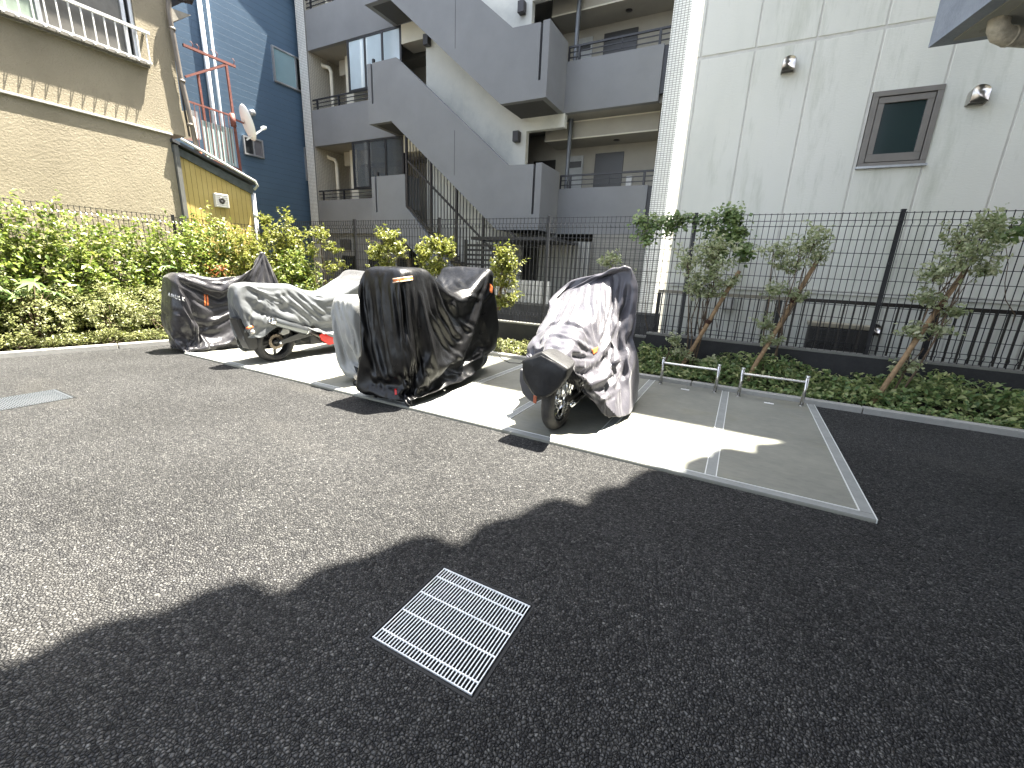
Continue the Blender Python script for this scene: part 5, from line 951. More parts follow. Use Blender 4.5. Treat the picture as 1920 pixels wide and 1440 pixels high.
2,6,-3,-2,0,-3,-1,3,2,4,2,-2,1,-1,0,-3,0,5,-2,0,3,0,1,-2,3,1,-2,-3,2,-3,-1,3,-3,4,1,-1,-1,-4,-5,2,3,-7,6,1,3,1,1,7,-1,-3,0,-2,-1,1,0,3,1,3,-3,-4,0,1,4,
-4,1,2,-10,10,8,-1,-3,0,1,2,1,2,-9,2,1,2,-3,-1,-2,-1,4,2,-3,0,2,-6,-3,1,-1,3,2,-1,2,6,1,-3,1,0,-3,0,4,2,0,-1,5,-2,-7,-3,5,1,-2,1,1,3,8,5,0,-1,-2,-1,-2,
-1,-9,1,5,0,2,-5,3,-7,3,2,-1,0,0,0,-3,0,-4,2,2,0,0,4,3,-1,-1,-2,1,3,2,-1,0,1,1,6,5,-2,0,0,-2,-2,3,-1,0,2,7,-1,0,-3,0,-10,0,4,3,0,-3,4,-3,-1,-7,0,1,-1,-3,
-3,-2,4,-2,-2,1,3,-1,4,0,-1,2,-2,3,1,1,3,-1,2,0,2,2,6,0,3,1,-1,-1,1,-4,0,4,3,0,-4,-8,-3,6,2,-1,1,-3,-3,-1,0,-5,-5,3,0,-1,-1,0,-3,1,-5,4,2,-1,4,-2,4,-8,
6,3,0,1,1,5,0,3,-6,-5,1,1,2,5,7,0,-1,1,0,-2,1,0,3,1,0,0,-2,-2,-9,-10,-1,5,-1,2,-3,-2,0,0,4,2,-1,-5,-1,-2,4,1,3,-1,3,-2,-6,6,3,-1,2,3,-3,-1,2,3,0,-3,0,-3,
6,3,-2,0,-1,-2,0,0,2,0,-3,-2,0,-7,-3,6,-2,-3,3,7,3,-2,-2,0,3,0,-4,2,-2,-2,0,0,4,-1,0,1,-2,-1,2,4,-1,2,5,1,-1,1,2,4,-1,-2,-4,3,1,-1,-1,-2,-3,-1,-1,1,-2,
-5,-1,8,8,-2,0,4,-1,-2,-1,-3,2,-2,-2,2,0,0,-1,-6,-1,2,5,-2,-1,4,2,-2,4,-1,3,2,1,-4,1,-1,-2,1,-1,4,0,-7,-1,-5,-4,-3,3,1,-1,3,8,7,6,0,0,-1,4,-2,-1,-3,1,0,
-2,2,-2,-2,-2,-1,-1,-1,-3,-2,3,1,2,-1,0,1,-1,2,2,-1,-3,-1,0,1,-2,-4,1,-1,-2,2,-4,1,4,3,-1,1,1,-1,3,2,-3,-2,-3,3,-2,1,1,0,0,6,3,1,-2,-2,-1,-3,-2,3,-1,-1,
20,1,3,0,-1,1,2,-1,-2,-3,-3,-4,-3,-5,-4,-1,0,0,9,9,2,3,2,-3,2,3,2,-1,-5,-4,-2,-8,-9,0,0,0,3,5,3,5,5,4,1,1,-1,-1,1,-1,-2,-2,4,-2,0,3,1,0,-1,0,-1,-1,0,2,
-1,1,3,-2,-2,5,-1,-7,2,4,-3,3,-4,-5,1,1,2,1,-1,0,2,-2,4,1,-1,0,0,-1,1,-1,-3,-5,-1,1,1,0,5,2,2,-1,-1,-1,2,-2,0,1,1,4,0,-1,0,4,5,1,-1,0,-12,1,5,-11,-1,-1,
2,3,-2,-1,0,5,10,5,-6,1,0,0,-3,-2,0,0,-2,1,2,-1,-3,-2,-3,2,1,2,-1,2,0,-1,-3,-2,2,2,-2,0,3,-2,4,2,-3,3,6,-1,1,4,-5,10,4,1,0,-1,1,-2,4,-4,-7,-2,1,5,-4,3,
1,-6,-2,-1,-5,-4,1,3,-2,-1,2,-2,-2,-1,-2,2,2,-1,0,2,-10,-2,7,10,2,1,-1,3,-5,2,-3,1,19,2,-4,-2,-4,2,1,0,-2,2,-1,0,1,-6,1,-10,0,-2,1,5,3,-6,-2,-3,-4,3,1,
0,-1,0,-4,1,0,0,3,0,0,2,4,1,2,-2,5,7,2,-1,5,-3,2,2,0,-1,1,-3,0,-2,-1,2,0,1,2,-3,-6,0,-2,3,2,-5,-3,-3,-6,2,2,-1,-3,-4,1,-1,2,-3,2,-1,-1,4,0,0,0,-4,3,8,1,
-2,0,3,4,0,1,0,2,1,1,0,1,0,-2,-2,2,1,2,-3,-8,7,2,-2,-4,0,-2,0,-1,0,1,-1,-4,-3,1,-1,-3,1,-3,3,-1,-2,0,1,1,0,-3,3,2,3,4,1,0,1,1,2,2,2,-1,2,3,1,0,-3,1,1,-2,
0,-2,1,2,-4,-1,4,2,-5,-2,3,-2,-4,-3,0,0,0,-1,-4,-1,-1,-2,1,-2,-1,0,2,1,-1,1,1,6,1,2,1,1,0,3,3,2,1,2,0,0,2,0,1,1,1,-1,-4,-1,1,2,0,0,-2,-2,-1,-5,-3,3,0,0,
-3,-1,1,-4,-2,-2,-3,-1,-2,1,0,1,1,2,-5,-2,8,6,1,3,2,-1,2,3,2,0,5,4,-1,-4,0,2,1,3,0,0,-2,0,-1,1,-1,0,0,1,-3,-1,-5,-3,-2,-2,3,-2,-3,-3,-3,-1,-4,-3,-3,4,2,
-1,4,-5,-2,8,5,3,-1,0,5,2,1,-1,0,4,4,4,2,-3,0,0,2,1,0,-1,1,0,0,-2,0,0,-1,-1,-1,-1,-2,-2,-1,-3,-3,0,-1,-2,-3,-3,0,-4,0,0,-2,0,4,-1,0,-2,5,2,0,2,3,4,-2,1,
1,6,4,1,1,0,-2,1,0,0,0,1,1,1,1,-1,-1,0,-1,-3,1,-3,-2,-3,0,-2,-5,-2,-1,3,-2,-3,-6,-1,4,-1,-4,2,2,-6,1,8,-1,-2,4,2,0,1,4,-1,2,1,-1,2,2,1,1,-1,0,0,1,-1,1,
1,0,0,-2,1,0,1,-2,0,1,-1,-5,-3,-3,-1,1,-2,2,0,-3,-5,0,-2,1,0,1,-2,2,6,3,-1,1,1,1,2,3,2,1,0,0,0,3,2,2,-3,0,0,-1,0,0,0,-1,1,1,1,0,0,-3,0,-2,0,-2,-2,-3,-3,
-3,3,0,-1,-4,-3,-1,2,-3,-1,1,2,-1,2,1,6,3,2,3,0,1,3,1,0,2,2,1,3,0,0,0,0,-1,2,1,-2,-1,-1,1,0,-1,0,-1,-3,0,-3,-3,0,-1,-2,-1,-6,0,-2,-1,-2,-6,-2,6,-1,1,0,
-3,6,4,1,5,3,-1,2,1,4,1,0,1,3,2,-1,0,0,3,0,1,1,-1,-3,3,1,-2,-1,1,2,-1,-5,-3,-3,0,0,-2,-3,-2,-3,-2,-2,1,-2,-6,0,2,1,1,0,5,2,-1,3,0,1,2,1,4,2,2,1,0,0,0,0,
1,2,-1,1,0,0,0,0,1,2,0,0,1,0,-2,-2,-3,-2,-3,-3,1,0,-5,-2,-1,0,-4,-1,0,-3,-1,-1,4,-2,4,0,1,-1,0,2,2,3,1,1,1,3,2,0,1,1,0,0,0,-2,0,0,1,2,-1,1,1,-1,1,1,-2,
-1,-1,-3,-2,-2,0,-2,-4,-3,0,0,-3,0,4,-9,3,-1,3,4,2,1,0,0,3,1,2,1,-1,0,3,2,3,1,-2,1,0,-1,3,0,-1,1,-1,3,1,-2,0,-3,3,0,0,-3,-2,0,-2,-1,-3,-2,-4,-2,-2,-1,3,
0,2,-10,-2,1,-2,8,-1,3,2,3,2,1,-1,-1,1,0,0,2,2,0,0,2,2,3,-2,2,1,-2,-2,2,2,0,-1,0,-4,0,1,0,-2,-3,-1,-3,-2,-1,0,-3,-6,-1,3,-2,-6,0,3,3,-5,9,-4,-1,2,2,1,1,
-2,0,1,2,0,0,0,0,1,1,4,5,-1,-2,0,-1,1,-1,-1,1,4,-1,-5,-1,-1,1,-3,-2,0,1,-2,-1,1,-1,-1,-1,-2,-3,6,-1,-1,2,-7,8,3,-3,1,-2,0,0,1,0,1,-1,1,1,0,2,2,-2,-1,0,
1,0,0,0,2,-2,-2,1,1,0,2,-3,-1,-2,0,1,2,0,-1,-3,1,2,0,-2,-1,1,-3,3,-2,0,0,-7,14,-4,0,0,-1,2,2,1,-3,-1,1,0,0,-1,0,0,-2,1,-1,-1,0,1,-1,0,0,0,1,1,0,0,-1,2,
2,2,-2,-2,0,1,-1,1,0,-1,-1,3,-16,8,2,1,-4,6,-1,2,-2,0,-2,-4,-1,0,3,2,1,0,-1,1,1,-1,0,-1,0,0,0,0,0,0,0,0,0,0,0,-2,1,2,2,0,-2,-1,1,0,-1,-1,2,1,0,1,7,-8,-2,
1,0,-3,0,1,1,0,-4,-2,3,2,0,2,1,-4,-2,3,1,-2,1,1,0,1,0,0,0,1,0,-1,-1,1,-2,-2,0,0,1,0,1,1,0,-2,0,-1,1,2,2,-3,7,-2,-3,0,-3,-4,5,-1,1,2,2,0,-3,-2,1,0,0,0,0,
-3,0,1,-1,2,0,-2,-1,1,0,0,1,0,0,0,2,2,-1,0,-3,-1,1,1,0,1,1,0,-3,3,-2,6,1,4,-5,3,-7,1,2,0,-1,-1,0,1,0,0,0,-1,-3,3,2,-3,-1,-1,1,-4,-2,0,-1,0,0,0,-1,-1,2,
2,2,7,2,-3,0,0,0,-1,-1,2,1,-1,0,-1,4,7,-4,2,-4,1,-6,0,0,1,-2,-1,1,0,2,2,-1,-2,-4,-2,1,2,-2,1,-6,0,2,-3,0,-2,0,-2,-2,0,4,6,-1,-2,3,3,0,1,0,0,2,0,1,1,-1,
4,6,4,-5,2,-5,-1,-3,-1,2,-1,-2,1,0,0,-2,0,0,-2,0,-2,-2,0,1,-1,-5,2,2,-2,-1,0,-1,0,1,-1,1,-1,4,0,-1,-1,4,2,-1,0,2,2,0,1,2,7,9,-4,-2,-8,1,-3,5,-2,3,-2,-5,
-2,-1,1,-1,-2,1,0,-2,0,-1,-2,1,-4,4,-2,0,1,-1,1,1,-1,-1,1,-2,-2,2,2,0,3,-3,0,4,3,0,2,0,1,4,-9,1,8,1,-1,-5,0,1,-4,3,-1,-3,-1,1,0,-2,0,-1,-1,-1,2,-1,-2,-3,
0,3,-1,1,2,0,-1,0,0,-1,-1,-1,1,-2,3,1,2,0,-2,2,2,0,2,2,0,-2,2,1,-6,6,1,-3,1,-2,0,0,-1,2,0,-1,-1,0,-2,-1,-1,3,-1,0,0,-2,-1,2,-5,3,1,0,1,0,0,-1,0,-3,4,-1,
3,1,-1,2,2,0,-1,0,-1,2,1,-2,-1,1,-6,-2,8,-1,-1,9,-7,-4,2,4,2,-3,-3,-1,1,0,2,-1,-1,-1,-2,-3,3,-2,0,-6,5,1,1,-1,4,-1,1,-2,-3,4,-3,6,0,1,0,-2,0,-1,1,0,2,0,
0,-2,-5,0,3,0,2,-1,3,-4,3,-1,-1,0,-1,2,0,2,1,-2,-3,1,0,-3,2,1,-6,-4,1,4,3,-2,-1,5,-1,3,-2,-4,2,1,1,0,-1,-1,0,1,-1,2,0,4,-1,-5,-1,-5,1,8,5,-5,-1,4,1,-1,
-2,-1,2,3,2,-3,-2,1,1,1,-1,-1,-3,-1,0,1,-3,2,1,3,-2,0,3,0,4,0,0,-8,1,1,0,-1,-1,2,3,-3,1,1,-1,-4,0,1,1,4,2,0,0,0,0,1,-1,1,1,1,-1,-2,-1,3,2,-2,1,1,-3,-3,
3,3,-2,-4,0,4,0,1,0,0,1,3,-5,-1,0,0,0,1,1,1,-3,3,1,-2,-2,-5,0,10,-7,0,-2,4,-2,2,0,2,-1,2,1,-3,-1,2,0,1,0,0,1,7,-7,-5,3,-1,1,1,-1,-1,2,0,2,0,-2,1,-1,2,-1,
-1,-2,3,3,-3,0,1,1,-2,-1,-1,-1,4,-7,-1,0,4,-3,2,1,1,2,3,-1,-3,1,1,2,0,-1,1,2,2,-1,-2,-1,-1,2,1,-4,0,0,0,2,2,0,0,-1,1,-2,0,3,-1,-3,0,1,-1,-3,2,0,-1,-1,0,
-1,-4,1,-2,9,-2,0,3,3,-1,1,2,-1,0,2,0,-1,0,5,2,0,-2,0,-2,-1,0,0,-2,1,0,0,2,1,0,-1,-1,0,1,1,-3,-1,2,0,-4,-2,-2,-1,-1,0,0,1,-4,2,-4,8,0,3,2,1,-2,2,3,0,1,
0,0,1,-1,2,1,3,-1,-1,0,0,0,0,-1,-1,-1,-1,0,1,-1,0,2,1,-4,0,2,0,-1,-3,-2,-1,-3,-1,-1,1,3,-1,-4,2,3,-3,1,1,0,1,3,0,1,0,3,1,0,4,1,-2,-1,4,0,-1,2,0,1,0,-1,
0,1,-1,-3,0,-1,2,-2,-2,1,-1,0,-1,-4,-2,-1,-1,2,0,1,0,-1,1,-4,2,-2,3,-1,-1,-1,3,2,0,-1,2,0,0,2,2,2,-1,1,4,3,-1,-1,0,0,0,0,0,1,-3,0,-1,0,-1,-3,0,-1,-2,-1,
0,-1,0,0,0,0,1,0,3,-5,-2,1,3,-1,1,-1,1,0,-1,0,0,-2,-1,-2,2,2,1,1,0,-1,3,3,2,2,1,-2,1,0,-1,0,-1,-5,-3,0,-1,1,-1,0,-2,1,1,1,-1,1,0,1,0,-5,10,-11,4,3,2,2,
-1,1,0,-3,-3,0,0,-2,-2,-1,-2,-2,-3,0,-1,-3,-1,3,-2,1,0,0,1,-1,-2,-2,1,-1,2,1,2,1,1,2,2,0,1,3,2,1,1,1,1,2,-7,6,-1,4,4,5,-4,0,-5,-2,-3,-2,-2,-1,2,1,-4,-6,
-4,-5,-1,0,-2,0,2,-1,0,-1,-2,2,2,0,0,0,-2,0,2,0,-1,6,5,2,2,3,4,2,1,-1,2,3,-4,1,4,5,2,5,-5,0,-1,-2,0,-6,-3,0,0,-4,-3,-1,-3,-1,-2,-3,0,1,1,-1,-1,-1,0,1,2,
0,0,2,-3,0,0,3,2,-1,3,5,2,1,3,3,1,0,1,4,-2,-6,11,1,2,2,-4,1,-2,-2,-3,-1,-2,2,-5,-5,0,0,1,-3,-2,-1,1,0,-1,1,3,1,-3,-2,1,3,1,-2,0,0,0,1,1,-1,1,2,3,3,1,1,
1,1,1,1,2,4,0,1,5,1,-3,-1,-2,-5,-4,-1,2,-5,-5,-1,0,-1,-2,-1,-3,-1,1,1,-3,0,1,2,1,-2,-3,1,0,2,1,-2,0,0,2,3,2,0,1,1,3,4,3,3,3,0,3,3,1,-1,9,-4,-1,-4,-1,-3,
-4,-3,-2,-4,-2,1,-4,-3,-1,1,-2,-3,-2,2,0,-2,-1,2,2,-1,-1,-1,1,2,-1,-2,1,2,4,3,1,1,-1,2,5,3,4,4,0,0,3,2,3,2,4,-4,5,-6,-2,2,-4,-6,-5,-3,-1,-2,-2,-1,0,-3,
-1,0,1,0,-1,-1,-1,-1,0,1,1,1,1,2,-4,1,-1,2,6,1,1,1,3,-1,-1,2,2,1,7,5,1,3,0,3,1,-1,3,-1,-1,-2,-1,-4,-7,-1,-3,-4,0,1,-2,-2,-1,-1,1,0,1,-3,-1,2,0,3,1,-1,2,
-1,0,0,-3,-1,3,1,4,3,0,2,0,0,3,3,-1,5,1,3,1,-2,1,0,0,1,-4,-2,-3,0,-1,-1,3,-5,-4,0,-1,1,-6,-1,0,0,6,3,-3,-5,1,0,0,2,1,-5,1,0,-1,1,0,2,3,2,1,2,2,2,1,1,2,
0,3,-4,3,2,4,2,-3,-7,-2,-2,1,0,-1,-1,-1,1,-3,-5,0,-4,-2,-1,-1,-2,2,6,6,0,-2,-4,-2,-2,-2,-3,1,0,2,3,-2,3,0,3,5,0,3,0,3,2,0,0,4,1,-1,4,6,-2,0,-5,-3,-3,1,
1,-1,0,-3,-3,-1,-1,-7,-2,-1,-2,-1,0,1,2,3,6,-3,2,-3,0,-9,0,3,3,1,-2,0,0,1,1,6,2,1,5,-1,0,3,0,3,3,-5,8,2,0,-3,1,-2,0,-3,1,2,-4,-3,-5,-1,-2,0,-1,2,1,-4,-1,
-1,-1,0,1,6,2,-2,-7,-1,3,-1,0,0,0,1,3,2,2,-3,4,0,-1,3,2,2,6,-1,4,-1,-1,4,-1,-1,-2,0,0,0,-3,-2,-1,0,4,-3,-5,-1,-3,-1,-2,4,1,-1,-1,-2,-1,0,1,5,0,1,-2,-3,
-3,-4,9,2,-1,-2,2,1,2,2,0,0,2,3,2,2,-4,4,0,5,-3,2,-1,-1,-1,-1,-2,-4,-1,-1,1,-1,2,-1,0,0,-1,-8,0,1,-1,-2,-2,1,1,-2,2,1,0,-1,-1,4,-2,0,1,0,1,5,0,1,5,4,1,
-2,-1,2,2,0,3,5,-1,1,-4,-3,-2,-1,0,1,-1,2,-4,-3,-2,-2,-2,0,-2,2,-9,-1,0,0,-3,1,-2,1,1,3,-2,0,3,6,-2,1,3,0,2,1,0,4,-1,5,3,0,2,1,1,1,-1,5,-2,-5,4,-1,0,-2,
-4,-3,-1,-5,-2,1,-3,-3,2,-5,-3,3,5,-5,-1,-2,0,-2,0,2,2,-2,4,3,3,2,3,1,2,7,-2,-2,-1,-1,5,0,1,1,0,0,2,0,-1,3,-1,1,-2,-1,-1,1,-3,-4,-3,0,2,0,0,-1,-4,0,1,-3,
0,0,-2,-1,-2,0,2,2,-2,0,2,2,2,0,0,3,0,-1,1,-1,5,3,-2,-1,1,3,1,2,2,-1,-3,])
COVER_GRID['grey'] = (60, 50, -2.028, 3.679, 0.059, [
132,0,-2,-2,0,2,1,0,-1,-2,-1,2,-1,-2,-1,0,1,0,5,10,15,9,8,7,7,7,10,10,8,10,13,9,7,-1,-1,3,5,-2,-4,1,1,1,4,2,1,0,-1,-1,3,4,-7,2,3,0,-2,-4,0,0,0,1,4,0,-2,
-1,-1,0,-4,1,3,-1,0,1,1,2,0,1,0,0,2,-2,-4,0,0,3,4,-1,-2,4,5,0,1,-2,-2,0,1,2,2,1,1,-2,-8,-1,0,2,0,-2,-4,1,1,4,-3,2,2,0,3,-3,0,-1,-4,2,-4,2,2,1,1,1,-1,3,
0,2,1,-1,0,3,-2,-1,-1,0,0,3,4,0,-2,2,1,4,2,1,-2,1,-6,1,1,1,-1,-1,0,-4,0,-2,-2,-4,1,4,-2,4,2,5,1,-2,-4,-2,0,0,2,1,4,-3,5,-1,-1,1,1,-2,2,5,3,-2,0,-6,-2,4,
-2,1,3,-3,4,5,1,1,-3,-1,-1,0,1,2,-1,0,-3,-3,3,2,3,1,3,2,3,-3,5,-3,-5,-7,-3,-1,3,2,0,-2,4,-2,-3,1,3,3,1,-4,-3,3,-2,6,-1,-1,4,-3,3,-1,-3,4,1,2,-3,-3,-1,-3,
1,4,1,0,3,5,0,-3,0,0,-1,-1,0,1,-4,-5,1,3,-1,-2,2,0,0,2,-3,3,-2,-2,-3,1,-1,3,2,1,2,1,-2,0,2,5,-3,7,0,-4,5,-1,-3,0,-5,-2,1,-2,2,-2,-2,-1,-3,0,0,1,1,-4,0,
1,-6,2,9,7,0,1,-3,0,-1,1,-2,5,5,-2,-3,-3,2,3,2,-2,0,0,2,0,3,1,4,-2,4,1,-4,0,-3,1,-2,4,-4,-1,-5,0,-4,-3,1,1,-2,-2,-1,-1,1,1,5,7,0,-5,3,4,-2,-1,1,0,2,2,4,
1,-1,-3,-1,1,1,-4,3,2,1,1,3,2,-1,0,1,0,-1,0,1,-1,2,-2,2,-2,0,-6,-2,-1,-2,2,-1,1,0,2,2,-4,5,-8,3,5,-2,1,1,0,0,2,0,1,0,0,1,-1,2,-1,-3,2,4,-2,-2,4,1,1,-1,
2,-5,0,4,0,-3,-1,1,1,0,2,0,-2,-5,-4,3,-2,-2,-1,-1,0,-3,2,0,10,-1,-3,4,0,1,1,0,1,-1,0,0,1,0,3,2,-5,-2,8,-3,-3,8,1,-1,-3,1,-2,-1,0,1,-1,-3,1,0,-2,0,-1,1,
1,3,-3,1,-4,2,-4,-2,2,-6,0,3,4,0,1,1,0,0,-1,1,0,2,-1,2,0,1,4,-6,0,7,-3,-1,7,-1,0,-2,-1,-3,0,6,1,-6,0,-1,-3,-2,-1,-2,-2,-1,13,5,3,-6,1,-1,-1,0,-2,2,-6,-1,
-2,0,4,1,-2,-2,1,0,2,1,0,0,1,4,-5,2,4,-4,3,5,-3,-2,0,-2,0,0,3,0,-4,-1,3,-3,1,1,-2,-1,2,3,-5,7,3,0,-2,-1,5,4,-2,-4,9,-20,-1,1,3,1,-2,0,3,1,-2,0,0,0,1,-4,
5,2,-2,0,1,-1,1,0,-1,1,-1,4,0,-6,-2,5,0,-2,0,2,3,-1,0,-4,2,2,-1,5,-2,-3,-4,3,10,-2,-9,4,-2,-3,-4,1,2,2,-1,2,0,-1,1,0,0,3,-2,-1,1,2,-2,0,0,0,1,0,2,0,-4,
-3,4,1,0,-1,3,0,0,1,-1,4,-3,-3,4,-2,4,3,6,-5,-9,1,-13,4,1,5,-2,0,0,0,1,-1,2,0,-1,0,1,1,1,0,1,0,0,-1,1,0,-1,2,1,-4,-5,5,2,-1,1,-2,-2,1,1,3,1,0,4,-4,-2,2,
2,1,0,-6,-4,3,1,0,5,-2,-4,-2,-1,1,1,1,1,-1,-1,3,0,1,0,0,0,0,-1,1,0,0,1,0,-2,-5,5,3,-3,1,1,-4,-1,0,0,0,1,1,-1,-1,0,-3,1,10,-5,-2,-9,1,11,-3,-3,1,4,-1,-1,
1,0,1,0,-1,3,2,-1,-1,0,0,1,1,1,-2,0,2,1,-4,-7,5,5,-2,1,1,0,-1,4,1,-1,-3,-2,-2,-3,1,-2,-3,1,-2,11,2,3,-5,-3,7,-1,-3,-2,0,2,0,0,-2,-1,3,1,-1,3,-1,0,1,-1,
1,-1,1,-1,1,-5,-5,3,6,-1,1,3,1,-2,0,-4,-3,1,3,0,0,2,1,0,2,-1,-3,2,-7,6,-2,4,2,-3,-3,0,0,1,-1,-1,-1,1,2,1,-1,1,1,2,0,1,-1,0,0,2,-6,-4,4,6,-2,-1,2,0,0,0,
-1,-1,0,-3,0,3,2,1,2,5,-2,-7,7,-10,-2,-1,6,-3,2,0,0,-2,0,-1,1,1,1,0,-1,0,1,0,0,3,1,0,-1,1,0,-6,-3,5,3,0,1,2,1,-1,-3,1,-2,0,0,1,-2,-3,-3,-1,-4,2,16,3,-5,
-7,4,1,1,-1,-4,1,0,1,-2,0,3,1,1,-1,-1,0,3,-1,-2,0,2,1,-1,-1,-3,-3,5,3,1,0,0,2,-1,-3,1,1,1,1,0,0,0,0,0,3,-2,-12,-2,12,-4,1,0,-2,1,1,2,-1,-5,2,0,3,2,0,-1,
0,-1,1,0,0,0,-2,1,0,-1,-2,-3,5,3,1,3,2,0,-4,-2,3,-1,0,-2,2,0,0,0,0,0,-1,5,2,-9,-4,-4,6,1,1,1,1,0,-5,2,-5,5,2,0,-1,0,0,3,1,-1,0,1,-2,0,-2,-3,-2,5,4,2,3,
1,-1,-3,-2,-1,-1,2,1,-3,-2,-1,0,0,0,1,5,4,-3,-6,1,-2,-3,6,1,-2,0,2,2,-4,-4,-1,6,-2,0,1,1,0,1,1,2,0,0,-3,-4,1,7,4,1,0,-2,-4,-2,-1,-1,1,2,2,0,-3,1,0,0,1,
0,0,-1,2,0,1,-8,4,-1,2,-1,-2,6,-1,-4,1,0,0,0,-1,1,1,1,0,0,0,2,-1,-3,-3,4,6,3,2,-2,-4,-4,-1,-1,0,3,4,0,-5,3,0,-2,2,1,0,2,-2,-13,11,5,0,-5,-3,2,0,4,-7,4,
0,0,-3,2,-5,4,2,0,0,0,1,-1,-1,1,-2,1,4,3,1,-3,-6,-2,-2,1,2,3,3,1,-4,-2,4,2,-1,4,1,2,1,-1,0,-2,-12,12,0,2,-3,-5,-3,-3,4,3,1,-5,2,1,3,-2,1,0,-2,1,2,0,0,-2,
0,3,3,0,-3,-5,-2,0,3,2,1,-1,-1,-2,0,2,4,-2,-1,-1,-1,-2,0,0,0,12,-10,0,0,1,1,0,-6,-3,2,7,-2,0,0,1,6,0,0,1,-1,-1,0,3,0,-7,5,-1,-2,-4,-2,1,2,1,0,-2,-1,0,-1,
1,4,5,1,-5,3,0,0,0,-2,0,1,-5,1,-1,2,-2,1,1,-1,-6,9,0,4,-6,0,10,7,-5,2,-2,1,-5,-6,-4,-1,6,-1,-3,-2,1,0,0,0,0,-2,0,0,1,3,3,4,2,-2,-1,0,0,-1,-1,1,-1,3,-2,
1,-5,7,2,-3,-4,1,10,-7,-2,4,4,-1,20,-9,-2,-1,1,0,4,0,-4,-7,-2,-2,3,0,0,0,-1,-2,-3,1,3,2,0,0,2,-1,-1,-3,-3,-3,-2,1,2,0,2,0,1,-2,-3,1,5,1,-5,5,-3,2,-7,3,
19,10,-13,3,-4,-5,0,3,1,9,-8,4,-4,1,0,1,-2,-1,1,1,-2,-3,2,1,-3,1,-1,-2,-5,-6,3,-3,1,1,0,1,0,0,-1,0,1,-5,2,5,4,-2,3,0,-9,-3,8,8,1,0,2,0,-3,-2,-6,-11,20,
14,-12,5,-5,4,-3,-1,-3,0,-1,-3,0,1,2,-2,-7,-6,-5,4,4,-1,1,0,0,0,0,0,5,-6,0,-1,-6,1,10,4,1,-1,12,-9,0,-2,1,0,-3,2,5,1,0,-6,-5,-7,17,-2,-2,1,5,-1,0,-1,-1,
-2,-10,6,-6,-1,1,1,2,0,-3,0,0,0,0,1,1,-1,0,7,-5,5,-1,-4,4,-4,0,3,2,7,-11,5,-3,-1,4,8,-3,-4,0,-1,-6,-7,-1,2,11,9,0,-1,-1,-3,-2,-8,5,-5,6,-3,-4,-2,-2,-2,
3,3,-1,1,2,0,-2,0,2,9,2,-4,6,2,-12,3,2,6,-8,1,3,-4,2,-3,1,-8,0,1,0,3,-4,0,-2,-7,8,-4,-1,2,3,7,3,9,-8,-2,0,5,3,-4,-4,-5,-12,4,2,3,-3,-4,0,4,10,-10,7,0,1,
-5,0,1,14,-7,2,-11,-3,-10,-5,2,2,-4,0,5,2,7,-5,2,4,5,-9,-15,6,5,1,-4,1,-3,1,-9,15,-16,2,10,0,-3,3,3,2,-5,0,1,0,3,-1,2,-1,-1,2,2,0,-2,-11,11,3,-6,-2,3,5,
-2,-3,3,-1,-3,0,-1,5,2,-6,-5,-3,4,-7,2,3,2,-4,4,-4,-5,-9,20,-5,-6,5,6,-1,4,-5,4,-3,1,1,3,-2,1,1,-1,0,5,1,0,-8,-7,5,9,-17,11,-3,7,3,1,-1,-3,-10,0,-1,-3,
1,2,0,1,-4,-2,5,1,4,0,7,3,-13,-3,-1,1,-6,3,5,1,2,-7,5,-1,5,1,-3,1,2,-1,-4,8,1,1,1,-8,-10,4,7,-1,1,-1,0,1,2,2,1,-10,-1,-3,3,0,2,1,13,-8,-8,0,4,3,1,5,-9,
-5,-1,-2,9,-7,0,0,-2,6,-5,4,1,1,-1,2,0,1,-4,2,6,-3,3,2,-5,-8,5,-4,0,-2,0,1,1,-1,9,-7,2,0,0,1,1,7,-4,2,-9,-4,-4,0,0,2,9,-9,0,-3,4,4,-5,1,1,-4,5,1,1,0,1,
1,-1,1,-1,-6,10,1,-4,1,3,1,-3,-1,0,-2,-3,-2,-2,3,4,11,-9,-1,-3,0,1,-2,-2,5,6,-6,-1,-5,-3,-5,0,8,3,-7,-8,6,1,-1,0,3,1,4,0,-1,0,0,-1,1,2,-8,-1,13,-3,-5,-1,
2,8,-2,-1,-1,-1,-3,-1,1,1,3,-1,-4,1,-1,-4,-7,5,0,1,3,1,-6,-2,1,-2,1,4,4,-11,-3,6,2,1,0,2,1,-1,0,-1,1,0,1,2,-1,-10,6,12,-4,-5,1,-3,2,0,0,-1,1,0,-2,-3,-2,
5,2,-2,-2,-2,0,1,0,-6,-1,-1,7,-3,-2,1,-4,3,6,2,-9,3,1,2,2,1,-2,1,-1,-1,1,1,0,1,2,-5,-6,8,9,-4,-5,0,-1,-2,1,0,0,3,-2,-3,0,3,1,1,5,3,-3,-11,0,-4,-1,0,0,2,
0,1,-3,-4,4,8,-3,-4,3,0,-1,2,1,-1,-1,0,0,0,0,0,1,2,-8,-2,10,8,-8,-1,0,-2,1,0,-2,-1,2,-1,-1,0,0,0,3,6,-4,-2,-11,3,1,0,-1,1,-1,3,-2,-2,0,3,3,-5,3,1,1,-1,
0,0,-1,1,-1,0,1,-1,1,2,-1,-9,0,11,5,-7,0,2,-1,-1,-2,-1,-2,1,0,-1,-1,0,-8,-3,1,-2,4,5,1,-1,1,1,-1,0,2,-3,1,-1,4,-2,3,1,1,1,0,-1,-1,-1,1,-1,1,0,0,2,1,-2,
